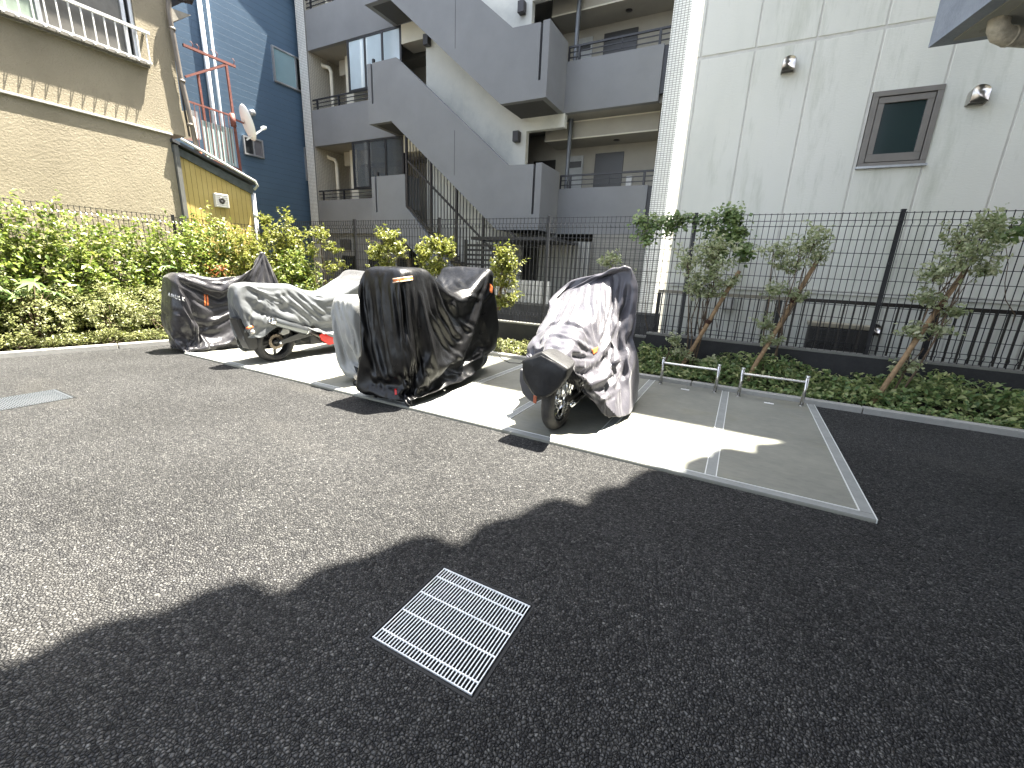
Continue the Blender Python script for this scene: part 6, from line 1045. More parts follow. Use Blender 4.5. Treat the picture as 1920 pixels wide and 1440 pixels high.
-9,0,16,-1,-6,1,-1,-1,1,-2,-1,-2,1,-1,-1,-3,1,-7,2,2,3,0,0,-1,1,1,-1,-1,2,-2,-1,-3,2,1,5,1,1,-2,-1,-1,0,2,-1,0,-1,2,0,0,2,3,-1,-12,1,16,-7,-4,-3,2,1,-1,
-2,1,-2,0,-2,1,-3,0,0,0,1,-1,2,-1,1,-1,1,0,0,1,-6,4,-3,0,7,1,0,-3,-2,0,0,1,1,-2,0,1,1,1,0,1,2,2,-15,3,9,-7,-1,0,1,-1,0,-2,0,-2,1,-1,-1,0,1,0,-1,2,-1,0,
-1,0,2,-1,1,0,0,-6,5,-1,8,-3,-2,1,0,0,0,1,0,-1,1,-1,0,0,1,-1,1,1,2,-13,4,4,-3,0,-1,0,-1,-1,-2,1,0,0,1,-1,0,1,-1,-1,1,0,0,1,0,-1,0,0,1,1,-3,3,4,0,1,0,0,
0,0,-2,0,2,-2,0,1,0,0,1,0,1,1,0,-9,-3,3,0,2,-2,-2,0,0,0,-1,1,0,1,-1,0,1,-2,1,2,-2,1,-2,0,0,1,-1,2,0,-1,4,0,0,1,1,1,-1,-2,-2,0,-1,1,1,2,-3,1,0,-1,2,0,-2,
-5,-1,1,1,3,-3,-1,0,-1,1,0,1,0,1,-2,-1,1,-2,2,-1,0,2,-2,-1,0,2,-4,1,1,4,1,0,-1,-1,2,-1,-1,-1,-2,3,-2,2,-3,-2,3,1,0,0,0,-1,0,-2,-1,-4,6,0,-2,0,0,1,0,-2,
2,-5,3,-1,2,-3,2,3,-4,1,2,-3,0,-1,3,-2,-2,4,1,0,0,0,-1,-2,1,-1,3,-2,-1,0,1,0,-7,1,3,0,1,1,2,-2,-2,1,-3,1,0,-1,1,0,-1,1,-2,1,0,-1,1,2,-5,1,4,-3,-1,1,1,-2,
-1,1,1,7,1,0,0,-2,-3,1,0,-1,1,3,-2,-2,1,0,1,-4,-2,1,0,1,1,1,-2,0,-4,1,0,-1,-1,0,-2,3,0,-2,0,3,-1,0,0,-2,0,2,-2,1,-2,3,-2,-1,0,9,-3,2,0,-2,0,0,1,0,-3,-2,
-1,-6,1,5,2,4,-1,-3,-1,1,-3,4,-1,-4,-2,1,-1,0,-1,0,-1,0,0,1,-1,-1,-1,3,-1,-1,1,0,0,1,1,-4,2,-1,1,7,0,-4,3,2,0,-2,-5,-1,-1,3,1,1,-5,2,2,0,1,2,0,-7,4,-2,
0,-1,-2,0,1,0,-1,0,0,-2,-1,1,-3,1,1,0,0,0,1,-2,3,-2,-2,-1,0,2,-2,6,2,-1,-4,0,-2,-1,-1,1,1,-1,3,-1,1,0,0,-2,0,1,-7,8,0,-2,-1,0,-1,0,0,-2,2,-1,2,-3,-3,2,
3,1,-2,-3,0,-1,-1,3,-2,1,-2,2,-1,-4,0,5,-1,0,-2,-2,2,1,1,2,-5,-4,-1,3,4,0,-4,-3,1,-1,5,2,-1,0,-2,-1,-1,-1,1,0,0,1,0,-2,3,-1,0,-2,0,-2,1,0,-2,0,1,1,1,-2,
-4,2,-1,3,0,-3,-1,2,0,1,0,-2,2,1,2,0,-5,-3,1,2,-3,-2,7,1,0,-3,0,-3,0,1,0,2,-1,-1,2,3,-4,-2,-1,1,-1,0,1,2,0,-1,1,-3,0,-2,0,-1,4,46,-3,-2,2,3,0,-1,1,-1,1,
-1,0,-1,-1,-3,0,0,0,1,-1,-1,1,-1,0,0,3,2,-3,-2,0,0,1,1,1,-3,-1,3,1,0,1,1,0,1,1,-1,-1,0,-1,2,0,0,5,2,-2,-5,-1,-1,-3,3,-1,-1,-4,1,1,6,3,-1,-6,-4,2,-3,0,0,
0,0,-2,1,1,1,5,4,1,-2,-3,3,-2,-1,3,-1,-4,3,5,-1,0,1,-1,-1,4,-5,1,1,1,1,-2,2,2,0,4,2,0,-2,5,-4,-1,-7,-4,3,0,-9,-8,3,-1,0,-1,1,-1,-1,2,4,-3,-1,6,10,4,-4,
0,-6,1,-1,3,-2,-3,3,-1,1,5,1,-1,4,-4,4,0,0,3,2,-2,0,-2,-3,1,0,-3,2,0,2,-2,-4,1,5,-1,-7,-6,-4,1,-2,0,-2,0,1,9,4,-6,-6,4,2,7,8,-1,3,2,-1,-2,-1,1,0,-1,0,-3,
-1,2,4,-2,-4,5,3,1,2,-1,-2,-4,3,0,2,0,1,3,1,2,-2,0,-2,-6,-2,-3,0,0,2,0,-2,2,-1,2,-2,-2,7,-1,0,0,2,1,-1,0,0,-2,2,-1,-2,2,-2,0,7,-3,2,-5,4,4,-1,-3,0,5,2,
2,2,0,-2,-2,4,-1,1,-2,-1,3,0,-1,2,1,0,1,-5,-6,3,-3,2,2,2,0,-3,-1,1,-1,-1,2,-1,-1,-3,-1,0,-3,3,2,7,-1,-2,-1,-7,2,8,1,0,-1,1,2,0,4,2,-3,-5,1,-2,2,10,5,-2,
2,-1,0,-1,-1,4,-5,-2,2,0,-1,-2,0,0,-2,-2,-2,2,-2,-1,0,-2,-1,1,0,0,1,3,2,2,2,0,-8,-10,5,1,-1,1,0,2,1,-4,0,-1,8,11,10,-4,-4,2,0,-1,0,1,0,-1,2,1,2,-1,-3,-3,
-1,1,-1,-1,1,-2,-2,-2,1,0,-1,1,0,-2,-3,4,2,6,-1,-1,-1,1,-2,-5,-1,-2,-1,-2,-3,8,2,5,3,0,-10,7,5,1,-2,-1,1,1,-1,1,1,1,0,-1,-1,0,-2,-2,0,-1,3,-2,-3,-1,1,1,
0,-1,0,-1,-3,8,1,-1,1,1,1,0,-4,0,1,1,0,-5,-3,2,7,0,-8,4,4,5,-2,4,1,0,1,0,0,2,-2,-2,-1,0,1,1,0,-1,-2,0,-2,-1,0,-1,-1,0,0,-2,0,-1,2,11,0,0,-1,-2,4,3,1,3,
-1,-2,-1,4,0,-4,1,-3,1,-2,9,-3,0,1,2,0,2,1,1,-2,1,-1,-2,-1,0,0,-1,-1,2,-2,-5,2,2,0,-3,0,0,0,-3,1,-2,9,0,-2,0,1,-1,2,4,-3,5,2,2,-1,4,0,-4,-4,5,0,4,-5,2,
0,1,2,0,0,-1,0,0,0,2,1,-2,-3,-2,2,-1,-1,1,0,2,-2,-2,-3,0,-2,0,-2,-1,7,0,1,1,1,2,-1,-3,3,-2,2,2,1,-2,0,-1,3,0,2,-2,1,3,2,0,1,-1,-3,0,1,0,1,2,1,-2,-2,0,-3,
1,2,-1,0,0,-1,-3,-2,-2,1,0,-2,-1,5,2,0,0,1,-1,1,2,1,0,-1,1,0,-2,0,-1,7,4,-1,-5,-1,3,2,-2,-1,2,-2,1,1,2,-1,-1,-1,-1,-1,-1,-2,0,2,-1,-2,-1,1,3,-3,0,-1,-1,
-2,-2,7,3,0,-2,-2,1,-1,3,2,2,0,-4,-6,-1,5,6,1,3,-1,2,4,-1,0,-3,1,-1,2,2,0,-1,-2,-2,0,0,0,0,0,-4,-1,1,-2,-2,1,1,0,-3,-2,0,1,1,9,-2,1,2,2,-1,-1,-2,3,1,0,
-3,1,0,-9,3,5,7,-4,5,6,-1,0,1,-2,1,-1,0,1,1,-1,1,-2,-2,-1,2,1,-2,-3,0,1,-2,-2,-3,0,0,-2,-1,4,-1,10,-1,-1,2,0,0,2,0,-1,-1,1,3,0,0,4,4,3,-6,-10,5,6,1,-1,
3,3,-3,-1,-2,0,0,4,0,-1,-3,-1,1,2,-1,-3,-2,1,-1,-3,-3,2,1,1,0,-3,-1,9,1,1,1,0,-2,-2,1,-6,-9,4,9,6,5,-2,1,-4,3,3,1,0,1,-1,0,2,-1,0,0,0,0,3,0,1,-1,-2,0,-1,
-1,-3,-3,-1,1,0,2,-3,0,-2,1,-1,-2,8,-3,-3,-5,-2,1,-2,-2,-1,10,-1,0,10,-1,5,3,5,-9,5,0,0,1,0,0,1,0,1,1,-2,0,0,0,1,1,0,-3,-3,0,0,-1,-3,-2,3,1,0,-4,1,-2,2,
0,9,-3,-2,-3,-4,-4,0,0,8,3,3,4,-5,3,3,-1,0,-5,14,-3,0,1,-3,0,0,1,1,1,1,-1,-2,0,-1,1,1,-1,-3,0,2,-1,-3,-1,-1,1,-1,0,0,0,-3,1,9,-2,-1,1,1,0,-2,3,-20,9,5,
-2,6,2,2,0,-2,2,-3,7,0,0,1,0,1,0,0,0,-1,-1,0,2,1,-1,0,-3,-1,0,-1,-1,3,0,-2,-3,-1,0,0,0,-1,0,10,1,0,-1,0,1,2,-18,11,-1,-6,4,6,2,4,0,0,3,2,1,-3,2,2,0,-3,
-1,2,-1,0,-1,2,-1,-1,0,0,0,-1,-3,-3,3,2,0,-1,-4,-1,0,1,-3,1,1,9,2,0,2,-1,0,-5,-1,6,9,1,0,-8,4,0,3,3,-7,-4,0,0,13,0,0,-4,0,-1,0,0,1,1,0,-2,-1,-1,-1,0,0,
0,-1,-3,-3,-2,2,3,1,-1,0,-3,-2,12,-3,-2,-3,-2,-1,0,5,3,0,9,2,0,-2,0,1,-1,-5,6,-4,6,-1,2,2,0,-2,0,2,0,0,0,-1,1,-1,-3,-3,0,2,0,-5,-4,2,1,1,1,0,0,-2,-1,1,
13,-1,1,-1,1,-1,0,0,8,-9,-3,-1,10,-1,1,3,-7,1,3,4,-7,-1,7,-1,0,2,1,1,1,-1,-2,-2,3,0,-4,0,-2,-2,0,0,2,0,-1,0,-1,1,-2,-2,-1,1,9,1,-1,0,1,1,-8,2,-4,10,2,1,
-5,6,2,-4,-7,13,2,0,2,-10,4,-1,1,0,2,0,0,-1,-2,1,1,-2,-1,-3,0,2,1,1,0,1,1,-1,-2,-2,-1,-1,-1,-1,10,-2,-3,0,-3,-2,-8,14,-2,4,0,2,3,1,2,-8,2,2,0,2,6,2,-7,
0,0,0,-1,0,0,2,-2,-2,1,-3,-2,4,1,-2,1,1,2,-1,-2,-2,0,-1,-1,2,1,0,8,0,2,-1,0,1,-1,-6,10,-3,0,-2,1,4,-8,0,4,-1,2,1,7,2,-3,0,-2,-2,2,1,0,0,1,-1,-10,2,5,1,
-1,-1,0,2,-1,-2,-1,-1,-1,1,0,0,0,0,10,0,0,0,2,0,-10,5,12,-2,-5,-1,3,4,-4,2,3,2,-5,3,-1,-7,-7,9,3,0,-7,6,13,-4,1,-13,3,2,0,-2,2,0,-2,0,-2,0,1,1,1,-2,-1,
-2,2,-2,13,1,1,3,-1,0,15,-14,-8,2,9,0,-1,2,-1,-7,6,7,3,-6,-10,-2,-5,-10,8,5,2,-5,4,1,-11,15,-5,2,2,1,0,0,0,-1,0,0,1,1,-1,-1,-1,0,-1,0,16,2,1,-2,1,0,11,
-4,-3,-8,1,2,-1,13,-13,4,3,6,-6,-10,-5,-5,12,-5,-14,-4,1,-5,-2,11,9,-2,6,-1,2,2,2,-1,-4,-1,-3,2,2,-2,0,0,3,3,-1,1,17,0,0,-1,-1,1,5,-1,-4,5,-7,-1,-7,-2,
23,5,1,-16,-2,-9,-4,0,0,10,0,0,3,-7,-21,-4,15,1,1,-1,5,1,3,7,1,0,0,-7,-3,-3,4,3,2,1,2,0,14,-1,-1,2,1,0,1,17,-25,0,6,-3,7,-13,-2,1,1,8,-5,12,-11,-5,-3,-2,
11,3,-3,2,-1,-14,-13,12,1,7,-9,5,1,2,2,-1,4,2,-1,2,1,0,0,2,0,1,22,-3,0,2,1,0,-1,0,7,-23,5,0,-2,-8,2,6,-5,-9,12,1,10,2,-5,-2,0,-2,-2,2,2,-1,-9,-4,10,-1,
2,-4,-2,-4,5,6,5,5,2,-6,0,1,1,0,1,5,61,-2,-2,-1,-2,0,-2,-8,-2,4,-13,0,-2,-4,-2,-2,-11,4,-18,-9,7,12,-2,4,-1,2,3,3,0,6,-4,2,-4,-5,-2,2,-1,-1,-2,-2,0,3,7,
28,4,2,1,3,7,1,59,1,-4,-4,-2,-3,-4,-7,4,-4,-4,-5,-3,-3,-1,-12,4,-16,16,-16,1,2,14,-4,7,3,1,-8,1,-3,15,-19,-16,6,13,-11,-1,6,-1,-3,-5,0,0,-6,33,24,8,3,2,
0,15,-2,0,-2,0,0,-1,2,-1,-1,-2,-2,-3,1,1,2,-5,3,0,6,-7,2,2,4,-14,-5,7,2,3,-2,-6,-10,11,-4,-7,8,-1,1,6,1,3,-2,5,-6,-11,9,4,8,0,3,13,1,2,-1,1,-2,-2,0,0,0,
-2,-3,-2,2,-2,0,2,4,-8,11,-9,0,-11,0,8,-5,-7,-5,3,8,-2,3,-7,7,0,-2,2,-1,4,3,1,0,-3,9,-8,1,9,-1,2,1,15,-1,1,2,0,-1,-3,-2,0,3,-1,-1,-5,0,-2,-1,3,5,1,2,1,
-14,-2,-3,-6,4,-5,7,-9,6,-6,11,1,-3,3,2,1,-5,-2,5,2,-3,-3,12,12,-17,5,6,-1,-1,17,2,-3,2,-3,-1,1,1,0,-1,0,0,-4,-5,0,-1,-1,2,4,4,7,-3,-1,0,-1,-1,0,-4,-6,
-16,4,2,1,5,-3,0,0,3,-2,-4,0,10,8,10,-6,-1,-10,9,1,1,17,-1,1,-1,-1,-2,2,5,-1,-3,-2,0,0,-8,-2,1,-2,-3,2,3,4,5,3,0,0,0,0,2,-5,-8,-4,-3,0,-5,-1,7,2,-1,2,3,
4,7,2,-6,1,2,-2,-9,10,2,15,-1,0,1,0,-1,1,1,-1,-3,-1,-1,2,0,-6,-1,-1,-1,2,-4,2,-1,2,0,1,-1,2,-1,3,-2,-9,0,2,-2,3,-6,5,4,2,-3,13,0,2,-5,-1,1,3,-2,-1,4,14,
2,0,-3,-1,2,0,-2,1,2,-2,-2,0,3,-4,-6,0,1,-1,3,-4,2,-1,1,2,0,-3,-2,0,2,-2,-1,-3,5,-2,-7,2,16,0,9,-8,1,1,1,-5,1,3,1,-5,2,12,0,1,-4,0,1,0,2,-1,1,1,-1,-1,0,
2,-7,-4,1,2,-2,-3,3,2,2,-1,2,-2,0,-1,-1,-1,-2,-3,-5,-3,6,3,11,2,2,2,-1,-1,-1,-2,-2,4,1,-2,-1,8,0,-2,-1,1,1,2,0,1,-1,-1,0,-1,0,4,3,-7,-3,1,-1,-3,1,1,1,3,
0,-1,-2,1,1,0,-2,-2,-6,3,3,8,0,0,2,-1,0,-1,-2,1,-1,-2,2,2,-2,7,-3,-1,4,2,1,0,0,0,0,-1,-2,-1,0,0,5,3,-8,-3,3,1,-1,3,1,-1,-1,-2,0,0,2,2,1,4,0,9,6,-1,-20,
2,-1,-1,0,1,1,0,-2,-1,-4,2,1,8,0,2,2,1,-1,0,-1,0,0,-1,0,-1,-2,-2,1,7,2,-11,0,8,-1,3,0,-2,-1,-1,-1,-1,1,1,1,3,8,-4,0,-3,-2,0,-2,-1,0,2,-1,-1,-1,-3,0,2,1,
11,1,0,-1,-2,1,0,1,0,-1,2,0,0,0,0,-1,0,5,0,-9,4,4,0,1,-1,-3,-1,1,1,-2,0,1,0,2,1,-1,0,0,0,-2,-1,1,0,-2,-1,-1,-2,5,-1,0,6,4,0,-2,0,1,1,1,1,-1,0,1,0,2,0,-1,
-2,-1,7,-2,-3,5,-3,-1,1,-1,0,-1,1,1,0,-1,1,2,0,0,-2,0,-1,0,2,-1,-2,-2,0,1,-2,-1,1,-2,8,-2,1,1,1,0,1,1,2,2,-1,-1,0,-1,0,1,0,0,-2,7,-1,-3,0,-3,1,1,1,1,-2,
0,0,1,2,-1,-1,2,-3,-1,1,-1,0,-1,1,-2,0,1,2,-4,-1,0,7,0,-2,3,3,0,1,-1,0,1,1,-2,1,-1,1,-1,0,1,0,1,5,1,-6,1,0,0,-1,-2,2,0,0,-1,0,1,0,2,1,-4,1,0,-2,1,0,0,-2,
1,-2,-1,-2,2,6,1,3,1,-1,0,0,0,-1,0,0,2,0,-1,-2,1,-1,0,1,0,0,4,9,1,-2,-6,-4,0,-1,0,0,1,0,0,3,-3,0,3,-4,2,0,-1,-1,-2,-1,-1,0,-4,2,1,5,1,0,0,1,0,0,2,0,-1,
-1,3,-1,0,0,-2,0,-1,0,1,1,1,-2,-2,1,2,-2,0,0,1,-1,1,2,3,-5,4,-1,1,-2,1,-1,-3,2,0,0,-3,-1,4,-2,-1,3,-2,3,-1,0,2,1,1,1,-2,2,-1,-1,3,-1,2,0,-1,0,-1,-2,-4,
-1,1,-3,3,0,2,1,1,3,1,1,0,2,-4,1,-1,1,-2,1,1,-6,3,0,1,-2,-2,2,-2,5,-2,-1,4,1,-1,3,-1,1,2,-1,-1,3,1,1,-4,-1,1,-1,-3,-3,1,-3,-2,0,1,5,0,3,2,3,1,-1,2,-3,0,
-3,3,0,-1,-3,1,2,-6,2,-1,3,-3,-2,0,4,5,-1,1,0,0,2,0,-1,2,0,0,0,-2,2,0,4,-3,-2,-1,-4,0,-5,-1,0,2,2,3,3,0,3,0,3,1,1,-5,1,0,-1,-1,-1,1,1,-3,-4,2,-2,3,-5,-1,
3,1,3,-1,1,3,1,4,-1,-1,-2,-1,0,2,1,3,-1,-1,-4,-1,0,-9,1,0,-1,2,2,2,1,3,2,1,3,-1,-1,1,-2,-1,1,-1,0,-3,0,4,-3,-3,-2,-1,2,-3,3,-1,2,4,-1,5,0,-1,3,-3,-1,0,
1,1,-3,1,-3,3,-2,0,-5,-4,3,-2,1,1,3,1,1,4,0,0,-1,2,1,1,-1,-2,-2,2,-1,-1,0,3,0,-6,3,-1,-6,1,1,4,-2,1,5,0,-1,0,0,2,1,2,-3,-6,0,1,3,-2,-3,1,-5,1,0,-1,2,1,
2,2,0,2,2,1,-2,-4,1,-1,3,0,3,0,1,0,-2,-2,0,1,-3,-1,1,-5,1,0,2,-1,2,0,-1,2,0,2,-1,0,3,0,-2,-2,-1,-1,3,-8,2,2,-3,2,0,1,2,0,2,1,2,2,-4,-2,-2,2,0,1,-1,1,2,
0,-3,-2,0,1,-4,-2,3,2,139,0,3,1,-2,-2,1,1,1,-2,-3,-5,-5,-3,-2,-3,-4,3,14,10,3,3,1,-2,-1,0,1,2,-2,-4,-4,-9,-9,-3,4,1,1,4,3,1,-1,-1,-2,0,0,-1,-1,0,-2,-4,
-2,1,2,0,-1,3,-4,2,0,2,2,5,1,0,1,-1,2,-1,-4,3,-1,3,1,0,2,1,-1,-1,1,1,-3,-1,0,1,-3,-1,-3,0,0,-4,0,0,1,-2,-3,-1,-1,-3,-1,2,-1,-1,-1,2,3,-4,6,2,1,1,2,2,5,
2,4,2,-2,0,-2,-3,1,-1,2,2,-1,1,0,0,1,-3,3,1,-1,-1,-2,-3,1,-6,-3,2,-1,-2,-2,-2,-2,-2,-3,-1,-5,-1,-2,1,2,0,5,1,-1,-1,2,3,-2,-2,1,0,-1,5,5,-2,7,-1,0,-1,2,
1,1,-3,3,-3,-3,3,1,0,-1,-2,-3,1,-3,-4,-5,-3,2,0,-1,-2,-3,-2,1,-3,1,-2,-1,3,-2,0,2,4,-4,-2,1,1,4,0,0,-1,0,0,-5,6,-1,4,3,5,1,0,-3,5,0,4,-6,-3,-1,0,-2,-3,
1,-3,-2,-1,0,1,-6,0,-2,-2,2,-2,-1,2,-1,-1,-5,3,2,1,-1,4,6,1,3,-2,-7,-4,-1,7,-1,0,5,-2,2,2,2,-1,-5,6,4,-4,-3,-2,8,2,-4,-3,-5,0,-2,-2,0,1,0,-1,-1,-4,-1,0,
-5,2,-4,-3,3,-3,-5,3,0,5,1,0,2,2,0,1,2,1,1,-1,3,-5,3,1,-2,-4,1,-6,7,0,1,1,0,0,0,5,1,-3,0,-1,-2,-2,-3,-2,-1,-2,-2,0,-1,-4,1,-6,2,3,-6,-1,-4,1,1,1,-1,1,1,
3,-2,0,5,5,1,0,-4,1,-3,-1,2,0,-3,6,2,0,-1,1,1,-1,2,0,2,1,0,-2,-4,-3,-2,-1,-2,-1,0,-3,-3,1,-1,0,-1,-5,0,0,-6,0,4,3,2,-3,-1,-3,0,1,3,4,0,1,2,4,1,-2,-1,-4,
-1,2,3,0,0,-1,0,1,0,-2,-1,4,2,-4,-2,1,-2,-1,2,-4,-3,1,0,-1,-1,2,-2,-3,0,1,-13,2,4,0,1,5,4,1,-1,-3,-2,-2,2,3,1,0,3,8,-2,3,-7,4,-3,-3,2,0,0,0,0,0,-1,-1,-1,
-2,4,-2,-2,4,-4,-2,2,-1,-2,-1,1,-3,0,1,2,-3,-15,-1,1,2,3,1,3,1,0,4,3,1,1,0,3,2,1,1,1,-3,6,-1,-7,1,1,0,0,1,-1,-1,-1,-2,-3,3,-1,1,3,-8,-2,5,0,-3,-1,2,-1,
-1,-1,1,-4,-3,-13,0,-2,2,1,3,1,9,5,0,-2,1,2,-1,0,1,3,-1,4,-3,5,-5,-2,0,1,0,0,1,-1,-1,-1,-1,0,-3,-1,4,-3,1,2,-3,-1,-1,2,-1,-2,1,-1,-4,-2,2,-6,-1,-1,-2,2,
4,3,-1,3,3,3,0,0,0,0,1,-7,2,-1,6,0,-2,2,1,0,-1,-1,0,0,-2,0,0,-1,3,0,-4,3,2,-3,-1,-2,0,-1,-1,0,1,-2,-1,2,-1,-7,3,1,1,2,1,-2,2,2,2,2,-3,-1,2,2,-2,2,-3,-2,
-1,3,-1,2,3,-1,-2,2,-1,1,-1,-1,-2,3,1,0,-2,-1,-2,1,-1,-2,1,0,0,0,-3,1,0,-2,-2,-8,5,4,1,0,-2,4,0,2,2,-2,3,0,0,0,-4,2,-1,5,0,-11,10,-1,0,-1,-1,1,2,-1,0,3,
-1,-3,-1,0,0,-2,0,-1,-3,1,0,0,-1,-2,0,-1,1,-3,-1,-4,2,1,1,3,1,-1,2,-1,2,3,4,2,0,4,-4,-8,2,1,0,-2,1,0,0,0,0,1,0,0,1,0,-1,-1,-1,0,0,0,-1,-3,0,1,-1,-1,-2,
-2,-2,1,0,2,1,-3,0,-1,2,2,2,1,1,1,4,4,0,-3,4,-2,4,4,-12,-7,9,1,-4,3,2,-3,2,-1,-1,0,1,-3,1,4,-1,-2,0,-1,-2,0,0,-1,0,-4,0,1,0,-3,1,0,-1,-6,1,2,3,2,1,2,2,
11,3,-5,-6,-3,-3,2,1,5,6,-1,-8,-2,2,2,-1,-2,2,0,0,-1,1,-1,2,0,0,-2,-2,0,0,0,0,-1,-1,0,1,-1,-3,-2,-1,-1,-1,-4,1,2,1,1,2,1,1,0,2,-4,1,4,5,-4,-2,-1,13,-8,
0,-2,-1,1,-1,0,1,0,1,0,0,3,0,-2,-2,-2,0,0,-1,0,-1,-1,0,2,-2,-3,0,0,1,-1,-2,-4,2,1,1,1,2,4,-1,5,-11,5,3,2,-2,0,0,-4,-7,11,0,0,-2,-1,1,0,1,1,1,0,1,0,1,-1,
-2,-1,-2,-1,2,1,-2,-2,-1,1,-2,-1,0,2,0,0,-3,-5,2,3,2,-1,3,1,-3,15,5,-13,-2,-1,2,0,1,-3,-5,6,2,-1,-1,0,1,-2,2,1,-1,1,0,-2,2,2,-1,-3,0,0,1,-2,-1,-3,0,-4,
0,3,2,-1,-4,-1,-1,-3,0,3,1,2,-1,1,13,-17,-6,11,3,3,-3,0,2,-1,2,-2,1,2,-1,1,-2,0,2,-1,-1,1,-1,1,0,3,1,0,-2,0,-3,-2,-1,1,-3,0,1,0,-1,-2,-3,-3,1,-3,2,1,3,
3,2,4,9,-13,-1,-1,2,0,0,1,1,-1,2,-2,-5,10,-5,6,-7,4,-2,0,1,0,1,1,0,0,1,1,-2,-1,-3,-3,2,-1,2,1,-4,-2,-2,-2,0,-1,-1,-1,-1,2,2,2,2,4,11,-18,2,2,1,-1,0,1,3,
3,1,-4,2,-3,0,-3,4,1,-2,1,1,2,0,1,0,0,0,-3,-1,-2,-1,2,-1,0,-2,-3,-3,-1,0,0,0,0,0,-3,3,3,1,-1,1,3,11,-19,5,-3,0,4,-2,3,8,1,-2,-3,1,-3,4,-5,2,0,2,0,1,1,1,
1,-1,-1,-1,-1,0,-1,2,-1,-3,-2,-3,-2,0,-1,0,1,-3,-3,2,0,2,0,1,1,1,7,-22,37,-22,4,-4,-2,2,0,0,10,-1,-1,-8,7,-2,-2,-1,2,0,1,1,0,1,2,1,-4,0,2,2,-1,-3,-3,-2,
-1,-3,-1,1,0,-2,-4,0,1,2,2,0,-3,0,4,3,18,-22,3,5,-6,1,-1,0,4,-1,1,-2,-1,1,2,3,-3,0,1,-1,0,0,2,1,0,0,2,1,1,-3,-3,-3,1,-1,-1,-1,-1,0,-2,-3,-1,1,3,-2,-3,0,
1,0,1,-1,0,11,-4,11,1,-5,-1,-4,-6,1,5,0,-2,4,-4,1,1,0,4,2,-3,-2,3,1,-1,-2,7,-2,-5,-4,0,0,-1,-1,0,0,-1,-2,0,-1,0,-1,2,-2,-1,-1,3,2,0,1,15,-17,2,5,6,1,-2,
1,-4,-3,1,5,-2,2,-4,-3,6,-2,-2,4,4,-1,3,6,6,-12,-6,-2,-2,1,-1,-1,-2,0,-1,-2,-1,0,0,2,0,0,-4,1,1,0,3,0,-3,-1,-27,37,-7,1,1,8,2,4,-9,7,-5,3,-1,-2,3,-3,1,
2,-2,-3,1,3,-2,-7,1,22,-3,-9,-1,-1,0,-1,-3,-1,-2,-2,1,1,1,0,-1,-3,-2,-3,-1,4,-1,-1,0,0,-11,15,7,-4,-3,-2,6,5,1,-9,0,5,5,-2,4,-1,-8,2,5,-1,-4,-2,-2,3,2,
1,11,-4,-1,-2,-1,-3,-1,0,-1,1,-1,0,0,0,-4,-3,-5,-2,-2,3,-2,0,1,0,-6,-3,15,1,1,-3,-4,3,5,3,-2,-10,10,11,-6,-1,0,-9,-3,5,3,4,-3,-4,1,-2,3,3,4,-1,-2,-3,-2,
0,-1,4,2,0,-5,-7,0,1,-1,-3,2,-2,-2,1,2,-1,-2,-29,30,1,2,3,0,-6,1,-5,-2,2,4,5,6,2,0,3,-2,-7,1,-5,11,-3,-8,3,0,0,0,1,0,0,0,2,-2,-5,6,-3,-3,1,0,-1,-1,0,4,
-2,-1,-1,-1,0,0,1,-22,23,-9,11,-2,-1,-4,-8,5,6,1,-7,4,5,-1,3,3,-1,-7,2,-8,10,13,-4,3,0,-12,-1,0,2,-7,2,6,-1,-3,7,-2,0,-4,-4,2,3,4,-4,-1,-1,-3,0,-1,-6,-17,
-16,14,0,7,-1,10,17,4,-7,-4,5,-4,-2,4,4,-3,2,0,0,-5,0,-4,7,-4,14,3,2,1,-4,4,-8,8,7,-8,-9,5,-3,-1,-2,1,-1,2,0,-1,-5,-5,-2,-4,-5,4,0,1,0,-3,1,6,4,-2,10,-2,
-16,11,-3,5,-4,-1,3,1,-9,-6,4,1,-7,10,-11,3,5,-7,4,16,-13,-26,-2,7,13,9,9,5,4,-1,-1,-1,1,-2,-3,-1,-1,1,0,-1,0,1,-2,2,0,-3,-3,0,2,2,3,1,-3,-1,-1,0,1,1,-2,
2,-8,2,19,-19,4,2,-6,10,1,-6,13,2,-2,-1,-7,-2,2,3,4,-2,-2,0,-3,-3,-1,1,0,-1,1,-1,-2,0,-1,0,2,0,-3,0,-1,1,10,-11,9,-6,-1,-1,-1,-1,19,-11,9,8,-12,-16,0,1,
-1,-4,8,-1,2,12,-1,-4,-9,0,5,8,0,2,-1,0,-1,-1,-2,-1,-1,-2,1,-2,-1,-2,-1,0,-1,4,1,-2,-2,0,-1,0,-4,1,0,1,-4,1,5,27,-11,-7,-27,6,3,0,3,1,-2,3,0,1,2,0,9,1,
-7,1,7,1,3,0,0,-1,-1,-2,-4,-3,1,1,-2,-1,-2,1,1,-4,1,1,-4,-2,0,5,4,-1,-1,0,-1,-1,-11,17,0,-32,2,10,3,5,-2,0,4,0,1,5,-3,7,4,0,1,-6,4,4,3,3,-5,-1,0,0,-5,-3,
-1,-1,1,0,-1,0,-1,-1,-3,0,0,-2,-3,2,3,1,1,2,1,3,-2,-28,2,6,4,-2,0,4,7,3,-3,0,8,0,4,-2,1,3,3,1,-6,9,3,1,-2,-2,1,-4,-1,0,-2,-2,-1,-1,0,-1,-1,0,-2,-2,0,-1,
1,-3,0,-1,-1,0,2,0,-2,-1,-4,3,1,-2,-1,0,8,6,1,-3,-1,6,3,2,-1,0,5,1,2,-1,2,-3,0,1,-2,-4,-1,1,0,-1,-2,-3,1,-1,2,-2,1,-4,-2,2,1,0,-2,-1,0,-1,-1,-2,1,-1,-3,
